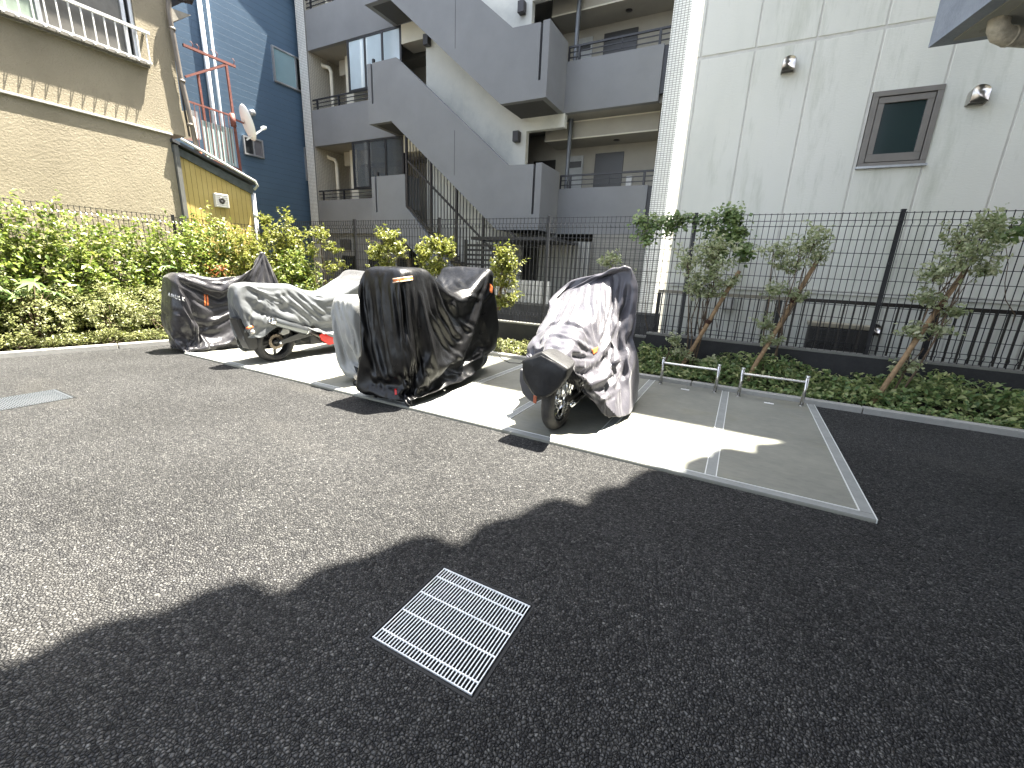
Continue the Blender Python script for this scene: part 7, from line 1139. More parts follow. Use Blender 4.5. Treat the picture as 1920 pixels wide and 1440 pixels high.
0,2,2,-2,1,4,3,2,2,1,-1,5,1,1,-2,4,3,-1,-2,2,1,1,-2,-4,-1,0,0,-2,-2,0,-1,-1,-1,-1,4,-4,1,-3,-2,1,-1,-1,1,1,-1,-2,0,0,-1,-1,1,0,4,4,4,-8,-2,6,1,1,2,1,1,
1,2,-1,4,1,0,0,1,0,-1,-3,0,0,-1,-3,-1,1,0,0,-1,-2,-1,1,-3,4,-6,0,0,-1,1,0,0,0,0,-1,-1,-2,2,1,0,4,0,3,-4,1,3,0,1,3,1,2,0,-3,2,3,1,0,2,-3,-3,1,1,-2,-2,-1,
-2,-1,1,-2,0,0,-2,1,2,-3,0,-4,-1,1,0,1,1,0,0,-3,-2,0,1,2,-2,1,-2,1,11,-3,2,3,1,0,1,0,0,-1,3,1,3,2,4,-3,-2,-2,-1,-2,-2,0,0,-1,-2,-2,0,-1,0,0,2,-1,-3,-3,
1,-1,1,0,-2,0,0,-2,0,-1,0,1,2,-1,4,1,1,2,4,3,0,1,0,0,1,0,1,5,1,2,2,-4,-1,-1,-1,-1,-1,0,0,-1,-2,-2,-2,-1,-2,0,0,2,3,-1,-4,0,-1,-3,-2,0,0,-1,0,1,2,1,-1,1,
1,1,2,1,5,3,0,-1,2,1,2,3,-2,2,0,3,-1,-1,-1,1,-2,-2,-2,1,0,-2,-2,-2,0,-2,0,-1,-2,0,7,0,-6,0,0,-2,-1,0,-1,-1,-2,2,2,-1,0,0,0,3,1,5,2,0,2,0,1,2,2,3,0,-3,5,
0,1,0,0,-2,-3,-2,0,-1,-2,-4,0,1,-1,-1,-1,-1,-2,0,0,6,0,-7,1,2,-2,0,-1,-2,-1,-1,-1,0,0,3,3,1,0,2,2,3,2,2,-1,1,3,0,0,3,-1,3,2,-2,-1,-2,-2,0,-1,-2,-2,-1,0,
-1,-2,0,-2,-1,0,0,0,-1,4,4,-6,-1,0,0,-2,0,0,-1,-1,1,-1,2,2,-1,4,-1,2,1,3,2,2,0,0,1,1,4,2,1,1,-1,-1,-2,-1,1,0,-3,-3,0,-1,-1,-2,-1,-1,-2,3,-3,-1,0,1,3,7,
-1,-3,-5,-3,1,1,1,1,-2,-1,0,4,1,-1,3,-2,3,1,2,3,1,1,0,3,-1,1,1,-1,1,-4,-1,2,1,-1,-3,-1,0,-2,0,-1,0,-3,-2,-1,0,0,0,0,-1,2,-2,-6,3,2,3,0,-1,1,0,-1,3,-1,5,
-1,-1,0,1,2,2,3,2,-1,1,0,1,-1,0,0,-2,2,-2,-1,-1,-1,-2,1,-2,0,0,0,0,-4,-1,-4,0,1,1,-1,0,-4,1,6,-2,-1,0,0,-1,-2,1,4,0,1,0,5,0,0,-2,2,3,0,3,1,-1,0,0,1,1,1,
-2,-1,3,-1,-4,-4,0,-2,-2,0,-2,-1,-1,0,-5,-3,1,1,0,0,0,-2,0,2,-1,2,1,0,1,-1,0,2,2,-1,3,-1,5,1,-1,-1,3,4,-1,2,-1,1,-1,3,2,1,0,-4,1,0,-3,-2,-2,-2,1,-1,-5,
-4,-1,3,0,-2,-2,-1,0,0,-2,-2,0,2,0,1,-1,2,3,1,-1,0,3,1,-2,2,2,2,1,0,1,3,1,0,3,-1,5,-2,1,1,0,0,-6,-2,1,-1,-1,-1,0,-2,-1,-3,-3,2,1,-3,-4,-1,0,0,-4,-1,1,1,
1,1,-1,-1,2,2,2,4,-1,2,1,-2,2,1,1,2,-1,2,4,0,2,1,-2,3,1,4,-3,-1,-1,-1,-2,-2,0,-2,-3,-2,0,1,-2,-2,1,-1,0,-4,-1,-3,-1,0,1,-1,2,1,0,-1,1,3,1,3,-1,1,2,1,0,
1,2,0,-2,-1,5,2,1,3,0,3,0,4,0,1,-4,-4,0,0,-1,0,-3,-2,0,-1,-2,-2,2,1,-1,-1,-3,-2,0,0,-2,1,1,-1,2,2,-1,0,3,0,-2,-1,1,2,1,5,1,0,0,-1,-1,4,3,-1,0,2,3,1,0,-1,
3,-2,-3,0,-1,-3,0,2,-1,0,0,0,-4,1,-1,0,0,-1,0,-1,-1,0,-1,-1,2,1,0,-1,4,-2,2,4,-1,-1,-1,-1,2,2,0,-1,-1,3,1,2,3,0,0,])
COVER_GRID['silver'] = (46, 38, -4.780, 3.644, 0.062, [
171,-1,-1,1,0,4,-3,-1,0,2,0,-2,1,2,4,9,12,9,3,6,6,8,11,8,6,0,2,0,-1,2,-1,-1,0,1,0,3,-2,0,-7,-1,-2,0,4,-11,10,-8,-1,0,-3,-2,3,0,1,-6,-2,4,2,2,4,3,-5,-2,
6,5,2,-1,-3,-1,2,0,2,3,0,0,0,-3,-8,0,-5,-2,-10,-1,-14,4,-4,-4,1,3,-5,-3,-1,8,5,1,5,3,2,-5,-2,-1,9,6,0,1,4,1,-3,2,1,3,5,-5,5,3,-6,-7,0,-8,-5,-5,-5,-1,9,
4,-4,-1,4,-4,8,-13,-2,2,0,-1,2,5,16,10,-15,-5,-2,3,4,-2,8,-2,4,0,-2,11,1,-1,-7,0,-1,-5,-4,4,8,10,0,0,7,-3,1,10,-1,-5,-22,-11,5,3,-2,3,-10,1,16,5,-7,-8,
2,5,1,4,-4,0,3,-2,1,0,-3,0,-3,5,-3,6,-2,4,4,1,6,2,-6,-6,-6,10,-5,-9,2,-1,-1,-3,7,0,-12,-3,5,2,-4,3,-2,4,8,-1,3,2,-3,0,-6,-2,8,-9,9,3,3,-4,-1,0,-7,8,4,-7,
-7,6,0,1,-1,-2,2,2,4,0,0,-4,2,3,-4,-5,3,-2,-2,4,0,-1,1,1,-7,1,0,0,9,1,2,-7,-3,-1,-1,-11,-5,6,5,1,9,1,-2,4,1,2,-2,7,2,2,-2,5,-2,-9,-8,-4,2,0,2,-5,2,4,-8,
1,1,6,8,-2,-4,-2,-9,2,-1,-2,-3,1,1,1,8,5,-1,0,-2,4,6,-2,-5,2,3,-5,10,-1,-4,-3,-13,1,3,4,1,1,-6,2,-1,10,-5,-1,-2,-6,0,-3,-2,2,5,-1,4,-1,3,1,2,0,0,1,-1,-1,
6,-2,1,-3,-2,10,-1,-3,0,-8,2,-1,-1,1,-10,10,-3,5,-5,-6,-4,5,-5,-1,4,4,3,4,-4,0,-2,7,0,0,4,-1,-1,-3,1,0,0,7,-12,8,4,3,-2,-6,-3,6,-12,8,-10,4,14,-10,-7,1,
0,-2,3,0,4,0,-2,-2,3,0,3,5,-2,1,1,0,-2,2,-1,0,-1,-1,3,-4,6,3,-4,1,-8,-6,6,6,-7,1,4,-5,-2,0,3,4,4,-2,4,1,-2,-4,2,-2,6,-1,2,1,-1,-4,-1,3,-1,-1,1,0,1,-2,2,
-1,6,-6,-1,2,-7,6,-13,10,-7,5,1,0,3,-1,3,1,-10,8,7,2,-8,0,1,2,2,-1,0,2,1,-4,1,0,1,-5,4,1,-3,0,-3,2,1,-13,11,-1,-11,1,7,3,15,2,-1,-3,-5,-2,-3,-10,-2,8,3,
0,3,2,-2,-2,2,0,-2,-1,2,1,-4,2,5,-1,0,-5,2,1,-15,-5,11,5,-4,8,4,3,-4,1,2,4,1,0,1,-3,-7,-7,2,1,-1,0,-1,2,-2,-1,2,2,1,-3,0,6,0,-3,-7,2,-6,-7,1,10,4,-1,-2,
-3,0,-1,2,0,0,-2,-1,0,4,2,0,4,-4,3,1,-1,1,-1,-3,1,0,1,-2,4,5,-8,-9,-8,-3,1,2,4,12,-1,6,-4,-3,-2,3,-6,-4,0,0,7,4,1,-2,3,4,-3,-1,-1,1,1,2,-2,-1,0,-1,-1,2,
-4,-7,1,0,3,5,-2,3,5,0,-2,-1,-3,-5,-3,3,-10,-8,1,0,0,2,2,2,4,4,5,9,-3,-2,-1,1,1,0,-2,0,0,-3,4,5,3,4,2,0,1,0,-1,-8,-8,-4,3,-1,-4,0,-4,-3,0,3,1,3,5,6,3,3,
2,-8,-3,0,-3,0,1,-1,-1,-2,0,-2,-6,-4,5,5,5,0,3,-1,-1,5,4,-10,1,1,-6,0,3,-6,2,4,6,2,0,0,1,0,-8,-10,9,3,-1,-2,1,3,0,-1,-2,5,-3,0,-9,-1,2,6,-1,5,-1,2,7,-8,
0,-3,-6,2,1,6,0,4,-1,0,0,1,2,-9,-9,7,4,3,1,-2,-2,0,1,-2,2,2,6,-8,2,-5,-2,-2,3,4,-1,-2,9,-7,-3,-3,13,-24,4,7,-3,5,1,0,3,-1,-7,-11,3,18,-2,-3,1,1,1,-1,-2,
1,0,2,6,-1,-11,5,-5,5,-2,-4,7,2,5,-9,-4,-1,-4,-11,21,-1,-14,1,3,3,0,-2,-4,-3,10,4,-1,0,1,0,0,0,2,1,-4,-3,8,3,0,-12,5,-4,4,3,0,5,-3,-9,1,1,-14,-1,14,2,2,
-20,2,3,4,-2,0,0,10,-1,1,-1,-1,1,-2,1,1,1,3,-2,2,-1,3,-2,-1,1,3,-5,4,9,-20,5,3,-1,-10,1,3,12,-1,-5,-15,1,2,6,-4,5,3,-1,2,0,0,0,2,-1,1,2,1,2,-4,0,1,2,5,
3,-10,4,9,-9,-11,12,-7,0,-12,5,1,1,13,-2,-6,-14,0,4,4,2,0,0,5,0,-1,0,3,0,-3,-1,4,2,-6,0,0,13,0,-14,4,11,-3,-12,0,-5,7,0,1,-5,-1,-1,8,9,-4,-10,-10,0,11,
0,-1,1,-2,0,3,-1,-1,1,1,1,2,1,-4,-1,9,3,-16,8,10,-1,-13,-2,3,-5,2,-1,0,-2,-3,-3,0,9,8,-1,-13,-8,4,10,-5,1,-2,1,2,2,1,0,1,2,-4,3,-4,7,5,-16,11,8,-1,-13,
-4,-3,-1,6,-1,2,-2,-3,-5,0,-1,0,7,11,2,-14,-13,10,-4,3,3,5,-2,-1,2,4,1,0,-5,1,0,5,-11,15,6,-5,-12,-7,-3,-6,9,7,-1,2,-2,0,-11,2,0,-1,-2,5,9,7,-7,-13,5,0,
0,1,2,2,-2,1,2,2,3,-5,5,0,13,-5,-10,-10,-6,-1,4,10,-4,5,-5,2,-2,7,-9,-8,-1,-2,1,-3,2,6,8,0,-10,2,2,0,3,1,0,-1,0,1,7,9,-5,-1,-11,-5,-3,2,5,4,2,-2,1,-2,-3,
0,1,2,5,0,-3,-1,-3,-2,-3,1,3,0,-2,-1,1,0,-1,-1,3,-1,3,1,-1,-1,-1,-7,3,5,2,2,0,-1,-6,-4,2,12,-14,2,7,-7,-2,-1,-1,-1,4,8,4,-7,-8,5,6,-11,0,0,0,-1,-1,2,-1,
-1,-1,-7,7,-1,-10,-2,7,4,0,0,0,-8,15,-3,-4,6,0,-1,-4,-1,5,10,2,-8,-10,6,7,1,-8,-3,2,-2,-2,1,-2,-1,-4,0,-2,-2,0,12,3,-14,-12,-3,2,11,3,7,-10,-3,7,5,0,1,
-1,7,5,-5,-10,3,6,-3,2,-8,5,2,-4,-2,-5,-1,-1,1,1,-3,-3,-3,0,-2,10,11,-6,-11,-8,-4,7,7,0,-6,5,4,2,1,6,3,-7,-7,6,-3,1,2,-4,-2,5,0,-7,-1,0,2,0,-2,0,-4,-3,
-2,-2,-1,0,6,10,4,-2,-15,-9,10,-4,-2,6,1,7,-2,2,0,-3,3,-4,1,1,-3,-2,5,-9,7,0,-1,-1,-3,-3,-2,0,-2,2,1,-2,0,1,1,-1,6,1,5,-5,-13,3,9,-5,5,0,2,1,-5,5,-3,3,
0,0,0,-6,0,4,-4,0,-1,1,-1,0,-1,-2,-2,0,1,1,-1,-3,-1,6,-4,9,-4,2,-6,5,-6,5,4,3,2,-1,-1,-1,2,-2,2,-3,3,-1,-4,1,-1,-1,0,1,-4,0,1,-5,3,-1,-4,1,0,-1,-4,3,2,
-1,5,2,5,-7,0,-2,4,3,3,-3,1,0,0,3,-2,-1,-5,4,0,-3,-5,-1,0,-2,1,0,-1,1,0,-2,0,-2,0,2,-1,-4,6,2,-1,0,4,4,-6,-1,3,5,2,-1,-3,1,5,-5,5,-4,-4,1,0,6,0,-2,-7,-4,
2,1,-5,-1,0,-2,0,2,0,-6,5,-2,-1,-2,9,-1,0,-1,6,-5,4,3,0,0,-1,1,-1,-3,-5,6,4,6,9,-8,-9,0,-1,0,-2,-5,-2,-2,-1,1,-3,-5,1,0,1,-1,2,3,2,5,-1,1,5,-7,0,-1,9,-6,
5,-1,-3,4,-1,2,7,0,-7,0,5,0,-3,-1,-2,-2,-7,1,1,-5,-7,2,-2,5,0,4,-4,-2,0,2,5,5,-11,2,4,2,-6,4,-2,-2,2,-1,0,-4,0,-1,1,10,-5,-2,2,1,-1,-3,8,-1,-7,-4,2,2,3,
-2,-4,0,1,-1,1,-4,3,1,4,-2,3,-5,2,5,-1,1,-6,3,2,2,-3,-3,2,-5,3,0,3,-2,-3,2,1,0,1,2,4,-3,-4,-1,-1,0,-2,1,-4,8,-1,1,-1,-1,49,3,4,0,-2,-1,-2,-2,2,1,0,-2,2,
1,-2,-2,2,2,1,-1,-1,0,1,0,-1,-2,-1,0,2,2,-1,-1,4,0,-1,2,-2,-5,2,-7,0,4,0,-4,8,3,-7,-4,-4,-1,-3,-4,1,0,2,3,2,-1,-1,-1,8,5,-2,0,-2,2,1,-6,3,2,-4,2,5,-3,4,
0,1,-1,3,3,11,2,-8,0,2,-2,1,2,5,-6,-15,-6,-8,-10,-3,2,5,6,3,8,1,-4,8,0,2,7,-10,1,3,1,-1,-2,-2,1,-3,8,1,1,1,4,4,-4,-3,-2,8,-2,-8,7,1,-11,-11,0,6,13,-3,-2,
-9,-4,17,1,-1,2,-7,3,9,-7,-3,-2,-3,1,-3,1,2,1,2,4,-1,1,-4,2,10,3,-7,3,0,-4,-7,4,-3,-8,-4,2,12,-2,6,3,-13,14,-2,-4,6,-4,-1,-1,-7,1,1,-1,0,-5,2,3,5,-1,-3,
-4,2,-1,-5,0,-2,-4,0,-4,4,4,5,0,-2,2,1,-8,4,-8,1,5,4,1,2,3,-2,-2,5,-10,1,3,1,-1,2,1,4,-4,-2,3,-4,-8,-4,4,-3,-1,-2,-2,6,11,-3,1,3,0,-9,-2,-1,-8,-2,-4,7,
7,4,-1,4,11,-2,0,-9,6,2,-3,2,5,1,-2,-8,-2,-6,0,0,3,-3,-2,0,1,1,10,-2,0,2,-2,-11,7,-11,2,6,-4,-4,2,2,7,9,3,2,2,-6,-4,-1,4,0,5,0,-1,-5,-3,-1,5,-4,-6,3,-4,
-1,1,8,1,2,-1,4,-8,-5,2,-3,13,-1,-1,-4,-1,-5,0,1,6,9,4,-1,-4,-1,-4,4,-4,4,-4,4,-3,2,-4,-2,-1,-2,2,2,1,-1,0,4,-1,-1,-4,-1,-1,11,-11,0,5,0,0,-1,-2,-2,2,4,
5,1,-3,-2,4,4,5,-3,-3,0,-7,-1,4,0,-5,4,4,0,3,-3,-6,-1,7,-2,-12,12,8,-11,-5,0,2,4,-3,4,-2,-1,-5,5,3,3,1,-6,8,7,2,-8,3,-5,3,-1,-2,3,0,-1,0,-2,-3,7,-9,1,9,
-9,7,5,-9,-4,6,-5,2,2,-1,3,1,-4,1,1,8,2,-7,1,1,8,0,-2,-5,0,1,3,-1,1,-3,0,-2,-2,5,0,-4,3,-3,1,5,-5,-2,8,-5,-2,2,1,2,-1,1,-1,0,-3,3,2,1,2,0,10,-3,-3,2,7,
2,-2,-1,-1,-1,-7,2,1,-1,-7,7,1,-2,3,-3,0,3,-2,-1,4,0,-2,1,2,-3,5,-2,-3,-5,5,2,6,-2,18,-4,-4,0,-3,-3,7,2,1,6,3,-6,-2,0,3,-5,5,3,0,0,0,-2,-1,2,-1,-3,0,1,
-5,4,0,3,-4,-4,-1,-1,5,2,10,-6,1,5,-4,0,-3,1,2,2,2,4,2,1,2,3,0,1,-2,0,1,-2,-1,4,-2,-5,2,-3,1,1,-2,-4,0,-10,-2,10,-1,3,9,1,-3,1,7,3,1,-1,2,0,1,2,0,-1,4,
3,-1,-1,1,1,-1,0,4,1,-2,-4,-2,0,-4,-7,-4,-6,-3,5,3,-1,2,0,16,-3,4,-8,3,5,1,4,0,2,5,0,2,2,-3,2,1,0,1,0,-3,1,0,-2,2,-2,-3,0,-6,-2,1,-1,-2,-2,0,2,-3,0,17,
0,1,-7,-1,0,3,0,1,3,4,6,5,0,1,2,0,-2,-2,0,1,1,0,1,0,-3,-4,-5,0,-2,-2,-2,0,0,1,0,-1,0,17,1,-3,3,-1,-2,2,5,3,2,-3,1,2,0,0,-1,-1,2,-2,-3,1,2,1,2,0,1,-2,-4,
1,0,-2,1,-2,3,-2,-5,-3,2,17,-3,4,1,-4,3,1,2,1,-2,1,0,-2,3,-2,-2,1,1,-2,-1,4,2,-5,1,1,2,-2,0,0,-3,1,2,-1,0,0,-3,1,1,20,-1,2,0,-1,4,0,-2,0,3,0,-1,1,-5,4,
-5,1,-1,5,1,0,-3,-2,-2,5,-2,4,0,-2,3,-1,-2,0,-5,1,1,3,-2,26,1,-1,1,5,-3,1,-2,1,1,1,-2,-4,3,-1,-1,1,2,1,0,-3,-2,2,1,-1,1,-2,4,3,1,-2,-1,0,-3,1,3,-3,-4,29,
5,-15,10,4,3,1,0,-3,-1,-1,0,-2,2,-1,1,-2,2,0,2,-2,2,0,0,-2,-1,-1,2,2,-1,-1,3,2,-2,-2,1,-1,-3,33,0,-4,2,2,1,0,3,-1,-1,-3,-1,2,2,-2,0,3,0,-2,-1,3,1,-1,-1,
0,0,0,-3,-2,3,1,0,-1,1,-2,1,3,-3,34,-2,3,0,-4,-2,1,0,2,-1,1,-1,1,-1,-1,2,0,-2,1,1,1,1,2,-3,-2,1,4,0,-3,-1,-1,-1,0,2,1,0,-1,1,28,-6,9,-2,-2,-1,-2,0,-3,3,
4,2,1,-3,0,2,-3,-3,3,0,-3,1,5,-2,1,2,-2,1,-1,-2,0,-1,0,0,2,0,-5,6,22,-2,2,0,1,0,-4,0,1,-5,2,5,0,-1,1,0,0,-1,-2,-1,0,0,2,4,-4,-1,2,-2,2,-1,0,1,-2,3,0,-2,
2,1,27,0,-3,0,1,1,0,-4,1,1,-4,2,-1,2,1,0,2,0,-2,2,1,-1,-2,0,0,1,-1,-3,1,0,-1,0,2,-1,4,0,1,0,29,4,3,-2,-2,-1,-1,0,-2,-1,-1,-5,8,-4,5,1,2,4,-1,-3,-1,-1,-4,
1,2,1,-3,2,-6,-3,5,3,0,-1,-2,5,3,-4,29,1,-1,0,4,-1,-2,-1,1,-2,-4,2,-2,3,0,-1,0,0,2,1,1,0,-3,-1,6,-6,-2,0,5,2,-2,-1,-1,0,3,0,-1,-1,31,0,-6,3,-6,0,3,1,0,
-1,3,-2,-5,-1,-3,2,-1,0,-1,0,4,1,2,1,-12,3,3,5,0,1,2,1,1,3,-2,-5,0,3,20,3,2,-2,-2,-2,-1,1,0,1,1,-1,-1,4,-4,-3,0,1,0,3,0,1,1,-1,4,-5,-2,0,0,4,-1,-2,0,1,
-1,2,2,-3,18,1,2,-3,2,2,-2,-3,-5,3,3,-1,-4,-6,9,-1,-1,-4,0,-1,-3,0,2,2,-6,11,1,-3,-1,3,3,5,0,-1,-3,4,1,-4,21,-1,0,0,3,-1,-7,-3,8,2,-6,-13,1,11,-18,9,6,
2,0,0,0,-1,-5,-9,2,8,4,-1,4,-7,-1,4,11,3,-1,-4,1,-1,24,0,-1,1,-2,-7,3,3,-1,-13,-10,9,11,-4,-6,-14,1,1,3,0,0,-4,3,3,4,1,6,7,-7,4,1,-6,-4,13,3,-1,-4,5,20,
-2,6,-2,-10,1,7,-4,-16,-3,12,8,-4,-3,3,-6,-10,-2,-1,1,1,10,-3,-2,4,1,0,4,5,-6,4,2,0,-8,13,-1,-1,4,11,2,0,-9,2,7,-7,-8,1,9,2,-3,0,2,3,-3,-1,-2,2,1,-2,-7,
3,-2,10,1,-3,-2,4,4,-7,1,4,3,-9,4,3,-2,10,-1,-2,-1,-1,-1,-4,3,5,1,-3,0,0,3,-3,4,-2,-2,-4,-4,4,6,-8,8,2,-3,-1,2,2,-1,-1,0,-1,-4,4,-2,2,2,10,-1,-2,2,-4,-4,
2,4,4,2,3,-6,-5,-4,15,7,1,-3,-2,-2,-4,-12,9,6,0,-4,-2,-3,3,5,-2,0,-4,-1,-1,1,0,0,8,1,-4,2,1,-5,2,5,4,1,0,3,-1,0,-13,-2,0,3,0,2,0,8,6,0,3,-5,-2,-3,-3,3,
6,-5,-3,-2,-4,4,-2,-2,9,-7,2,6,2,2,-1,2,-2,1,-4,5,6,-1,2,2,0,-1,1,0,1,0,-1,1,-8,2,3,-1,-5,-2,0,-3,0,0,-1,-2,2,1,8,-2,-2,0,7,5,4,-2,4,-2,5,-6,-1,2,1,-1,
2,4,-1,-2,4,0,0,-7,2,-1,-3,0,-1,-2,-1,-3,3,-2,0,-4,-1,2,3,2,1,1,1,4,3,1,3,-3,-1,3,4,1,5,1,-3,-3,3,4,-7,-2,-3,3,1,-4,-1,-2,-3,-3,0,4,-3,-1,0,-1,-2,-2,1,
1,4,1,1,1,0,3,1,5,-1,-1,-3,2,2,3,2,2,1,0,0,-1,0,-2,-6,-1,-5,1,4,1,-6,-1,-4,2,-3,6,0,-8,4,2,1,1,1,-2,1,-1,-3,1,-1,0,0,-3,3,1,6,5,-2,-3,3,1,-2,-1,-7,-4,4,
-2,0,-2,3,0,6,-5,-1,-2,-2,2,20,0,1,-3,0,-1,2,0,-1,-5,-5,-2,-6,2,12,4,5,-1,0,0,-1,1,0,-2,-12,-6,5,5,1,2,3,2,1,2,-1,-2,0,0,1,1,-7,7,-5,10,-2,1,1,7,4,-1,4,
-7,-23,5,-5,2,-4,2,3,2,3,4,4,4,-4,-3,1,2,0,-2,3,-2,-2,1,-3,-1,-1,-8,3,-4,10,-7,2,1,-3,-6,-1,7,6,-1,9,-4,6,-2,9,2,4,-3,-8,-4,6,-3,0,-1,-1,-2,0,4,-2,-1,0,
-3,-3,-1,-2,2,-1,2,3,-1,-2,3,6,9,0,-3,-1,10,9,-2,-2,1,-2,-3,-3,1,7,2,-15,-2,-5,0,4,-6,1,-1,-7,1,-5,1,3,-2,1,0,5,-5,1,10,11,0,-5,-3,5,4,-3,-4,1,9,2,0,-4,
-2,-3,4,-11,-2,11,-3,0,-3,-8,3,-1,-3,4,-9,0,-3,1,1,-2,-1,2,7,-5,7,5,-1,4,0,-3,-1,2,2,7,-2,0,2,3,1,2,-6,5,-6,-13,11,-1,0,-3,-4,-4,1,-1,0,-2,0,-8,2,2,-3,
1,4,7,-1,2,-3,5,5,2,0,-1,3,4,6,0,-3,0,2,-2,1,4,-8,-4,-7,1,-1,6,-2,-4,-9,-5,8,-2,-3,-3,0,2,-5,2,-1,11,4,-4,5,2,2,1,-2,0,9,2,0,3,1,1,3,-5,3,-2,0,3,-6,-3,
-6,-6,4,-2,-3,-4,-8,8,-5,-1,-1,-1,3,0,10,-4,2,3,7,-3,-2,2,3,3,-3,3,1,3,3,0,0,0,-3,-2,7,2,-4,-6,0,-9,-5,-5,3,-1,-3,-4,2,-3,1,-1,2,1,4,5,-2,2,-1,2,1,-2,3,
7,1,-1,-1,2,5,-2,-3,4,-1,-1,1,-1,0,-3,-5,1,-7,-1,1,-1,-5,-5,0,-1,1,0,-6,6,4,3,-2,0,6,2,0,6,8,0,0,3,3,-2,0,0,-1,3,-1,0,2,-3,-2,0,-3,0,-3,-2,-12,-2,3,-1,
-9,-1,0,-1,2,6,1,-3,7,1,-1,6,3,6,0,0,3,1,1,1,-4,3,1,0,0,1,1,0,-2,-1,-3,-2,-4,-5,-2,-4,-4,-6,-1,-2,1,-1,7,-2,0,1,1,6,2,1,5,-1,-1,3,4,0,1,0,0,-2,-4,-2,2,
2,1,3,-2,-2,-2,-3,-2,-3,-2,-5,1,-2,-1,-1,-2,1,4,2,-2,3,0,2,4,3,6,0,3,1,1,0,-2,3,-1,0,2,-2,0,0,1,-1,-2,-2,-3,-6,2,-2,-1,0,-6,-3,-4,-4,4,2,-1,10,-3,2,-1,
0,1,4,-1,4,4,2,1,0,2,-4,-1,-1,-1,2,-1,1,-2,1,2,-1,-1,-6,0,3,-4,-8,-2,-2,0,5,-4,0,-5,0,5,2,4,-3,0,-1,0,0,-1,3,4,-1,-1,-3,0,-1,1,0,0,1,1,0,-1,-1,2,0,-1,2,
-2,-1,1,-2,-3,-2,3,-1,6,-10,4,0,-2,5,-1,-2,-1,2,2,3,-1,-1,-2,-1,-1,0,0,0,1,0,-1,1,-2,1,0,6,-5,-3,1,4,-1,-3,-1,9,-8,-2,12,-10,-3,-1,1,2,0,-1,1,1,0,2,-3,
0,1,0,0,1,1,0,-1,0,0,-1,-2,-3,-1,2,2,-2,2,-1,-3,3,2,2,-3,1,7,-7,-4,-1,1,1,-2,1,1,1,-2,-2,2,-2,-2,-3,1,0,-1,3,2,-2,1,-2,2,0,1,1,0,0,-1,0,1,1,3,-4,8,1,5,
1,-7,0,-2,-4,1,1,0,0,0,-3,-1,1,-6,-8,-1,1,1,-2,0,1,5,5,5,0,1,0,-1,1,4,2,-3,0,-1,5,-1,-1,5,1,-5,-3,1,-2,0,1,0,-2,0,-2,0,-2,-6,2,0,1,1,-4,0,-1,4,6,-2,4,-1,
-1,3,0,1,-1,2,3,-4,-6,7,0,0,3,-4,2,-5,1,0,-2,1,-1,0,0,-2,-2,-7,4,1,-2,2,-1,0,2,-7,6,2,4,-1,0,4,0,-2,0,4,-1,5,-7,2,1,-4,10,2,-7,-1,-4,-1,2,0,-1,0,-2,-1,
-7,0,1,-1,1,-1,5,-2,0,4,-6,5,-1,3,2,-3,3,1,1,-2,-1,6,2,-3,-2,4,-10,11,3,-5,0,-3,-3,2,1,-3,0,-3,-3,1,0,0,2,-3,4,0,1,2,-7,6,-1,2,2,-1,0,1,1,0,1,0,10,-12,
2,-1,9,-13,0,5,1,-1,-2,-1,3,-2,0,-6,5,-1,0,-1,-1,1,-3,5,1,-5,2,-1,0,2,2,-1,0,1,-1,2,6,-2,-3,-2,3,-5,5,-4,2,2,1,3,-1,-5,-1,3,3,-3,-1,3,0,0,0,-2,-2,-1,0,
4,0,-4,-1,1,-2,4,-1,0,4,2,-4,4,3,-7,-2,-6,5,5,3,4,-7,-1,5,-2,-4,1,2,2,-1,5,2,-1,0,-2,0,-3,-2,0,3,-4,-1,1,0,0,2,1,0,-5,-1,3,-9,6,-2,0,0,7,0,-3,2,1,1,2,-3,
-3,-1,7,-1,1,0,4,-1,2,-3,-3,-1,-1,0,-1,2,-2,-2,2,1,-1,-1,-1,-1,-4,-2,4,2,2,-5,4,-1,0,5,5,-2,0,5,-1,-2,1,1,-2,-2,1,-1,2,2,1,-2,-7,2,1,1,1,-1,1,0,-3,-2,2,
0,-3,-5,0,4,-5,0,8,2,0,1,1,2,0,0,5,0,3,-1,-5,-4,-3,1,0,2,3,1,1,-2,0,1,0,0,-2,-2,1,0,-3,-1,-7,2,0,0,-1,2,2,1,3,3,2,-1,2,3,-2,4,4,-5,1,0,1,-2,-1,-1,0,4,1,
-3,1,-2,-3,0,-2,-2,1,-2,2,-3,-1,0,-5,1,0,2,-1,-2,2,3,3,1,2,-1,4,2,3,0,0,1,2,1,-2,1,-2,-3,3,5,-8,-5,-3,-1,-3,1,0,-5,-1,3,2,2,-6,3,-1,-1,1,-1,5,-1,-5,1,1,
0,1,-1,-3,5,0,2,-3,0,0,-2,0,-2,-4,4,3,0,-1,1,2,-1,-1,1,1,0,-3,5,-4,1,2,-4,1,1,0,-2,-3,-2,-3,-1,0,-5,-6,2,1,-2,-1,2,1,1,-2,0,1,-4,3,5,6,0,2,2,-1,3,0,2,2,
-4,4,2,4,-5,-3,-1,-4,-3,-2,-3,-5,2,-5,-3,-1,-3,2,-1,2,-2,2,-3,0,2,4,-6,4,5,-1,6,3,1,4,8,-1,-1,3,1,-1,6,-3,1,-2,-3,-9,-5,2,-3,-5,-8,-3,3,0,-1,-1,1,-3,-1,
1,1,-1,1,0,3,1,0,3,-1,5,6,6,0,4,2,-1,3,3,7,1,-4,-1,-12,-5,1,-4,-7,-2,0,-3,-2,0,1,-5,1,1,3,0,2,2,-4,-1,0,1,-2,7,3,-3,6,2,8,3,3,1,-1,9,0,2,2,-13,-3,1,-2,
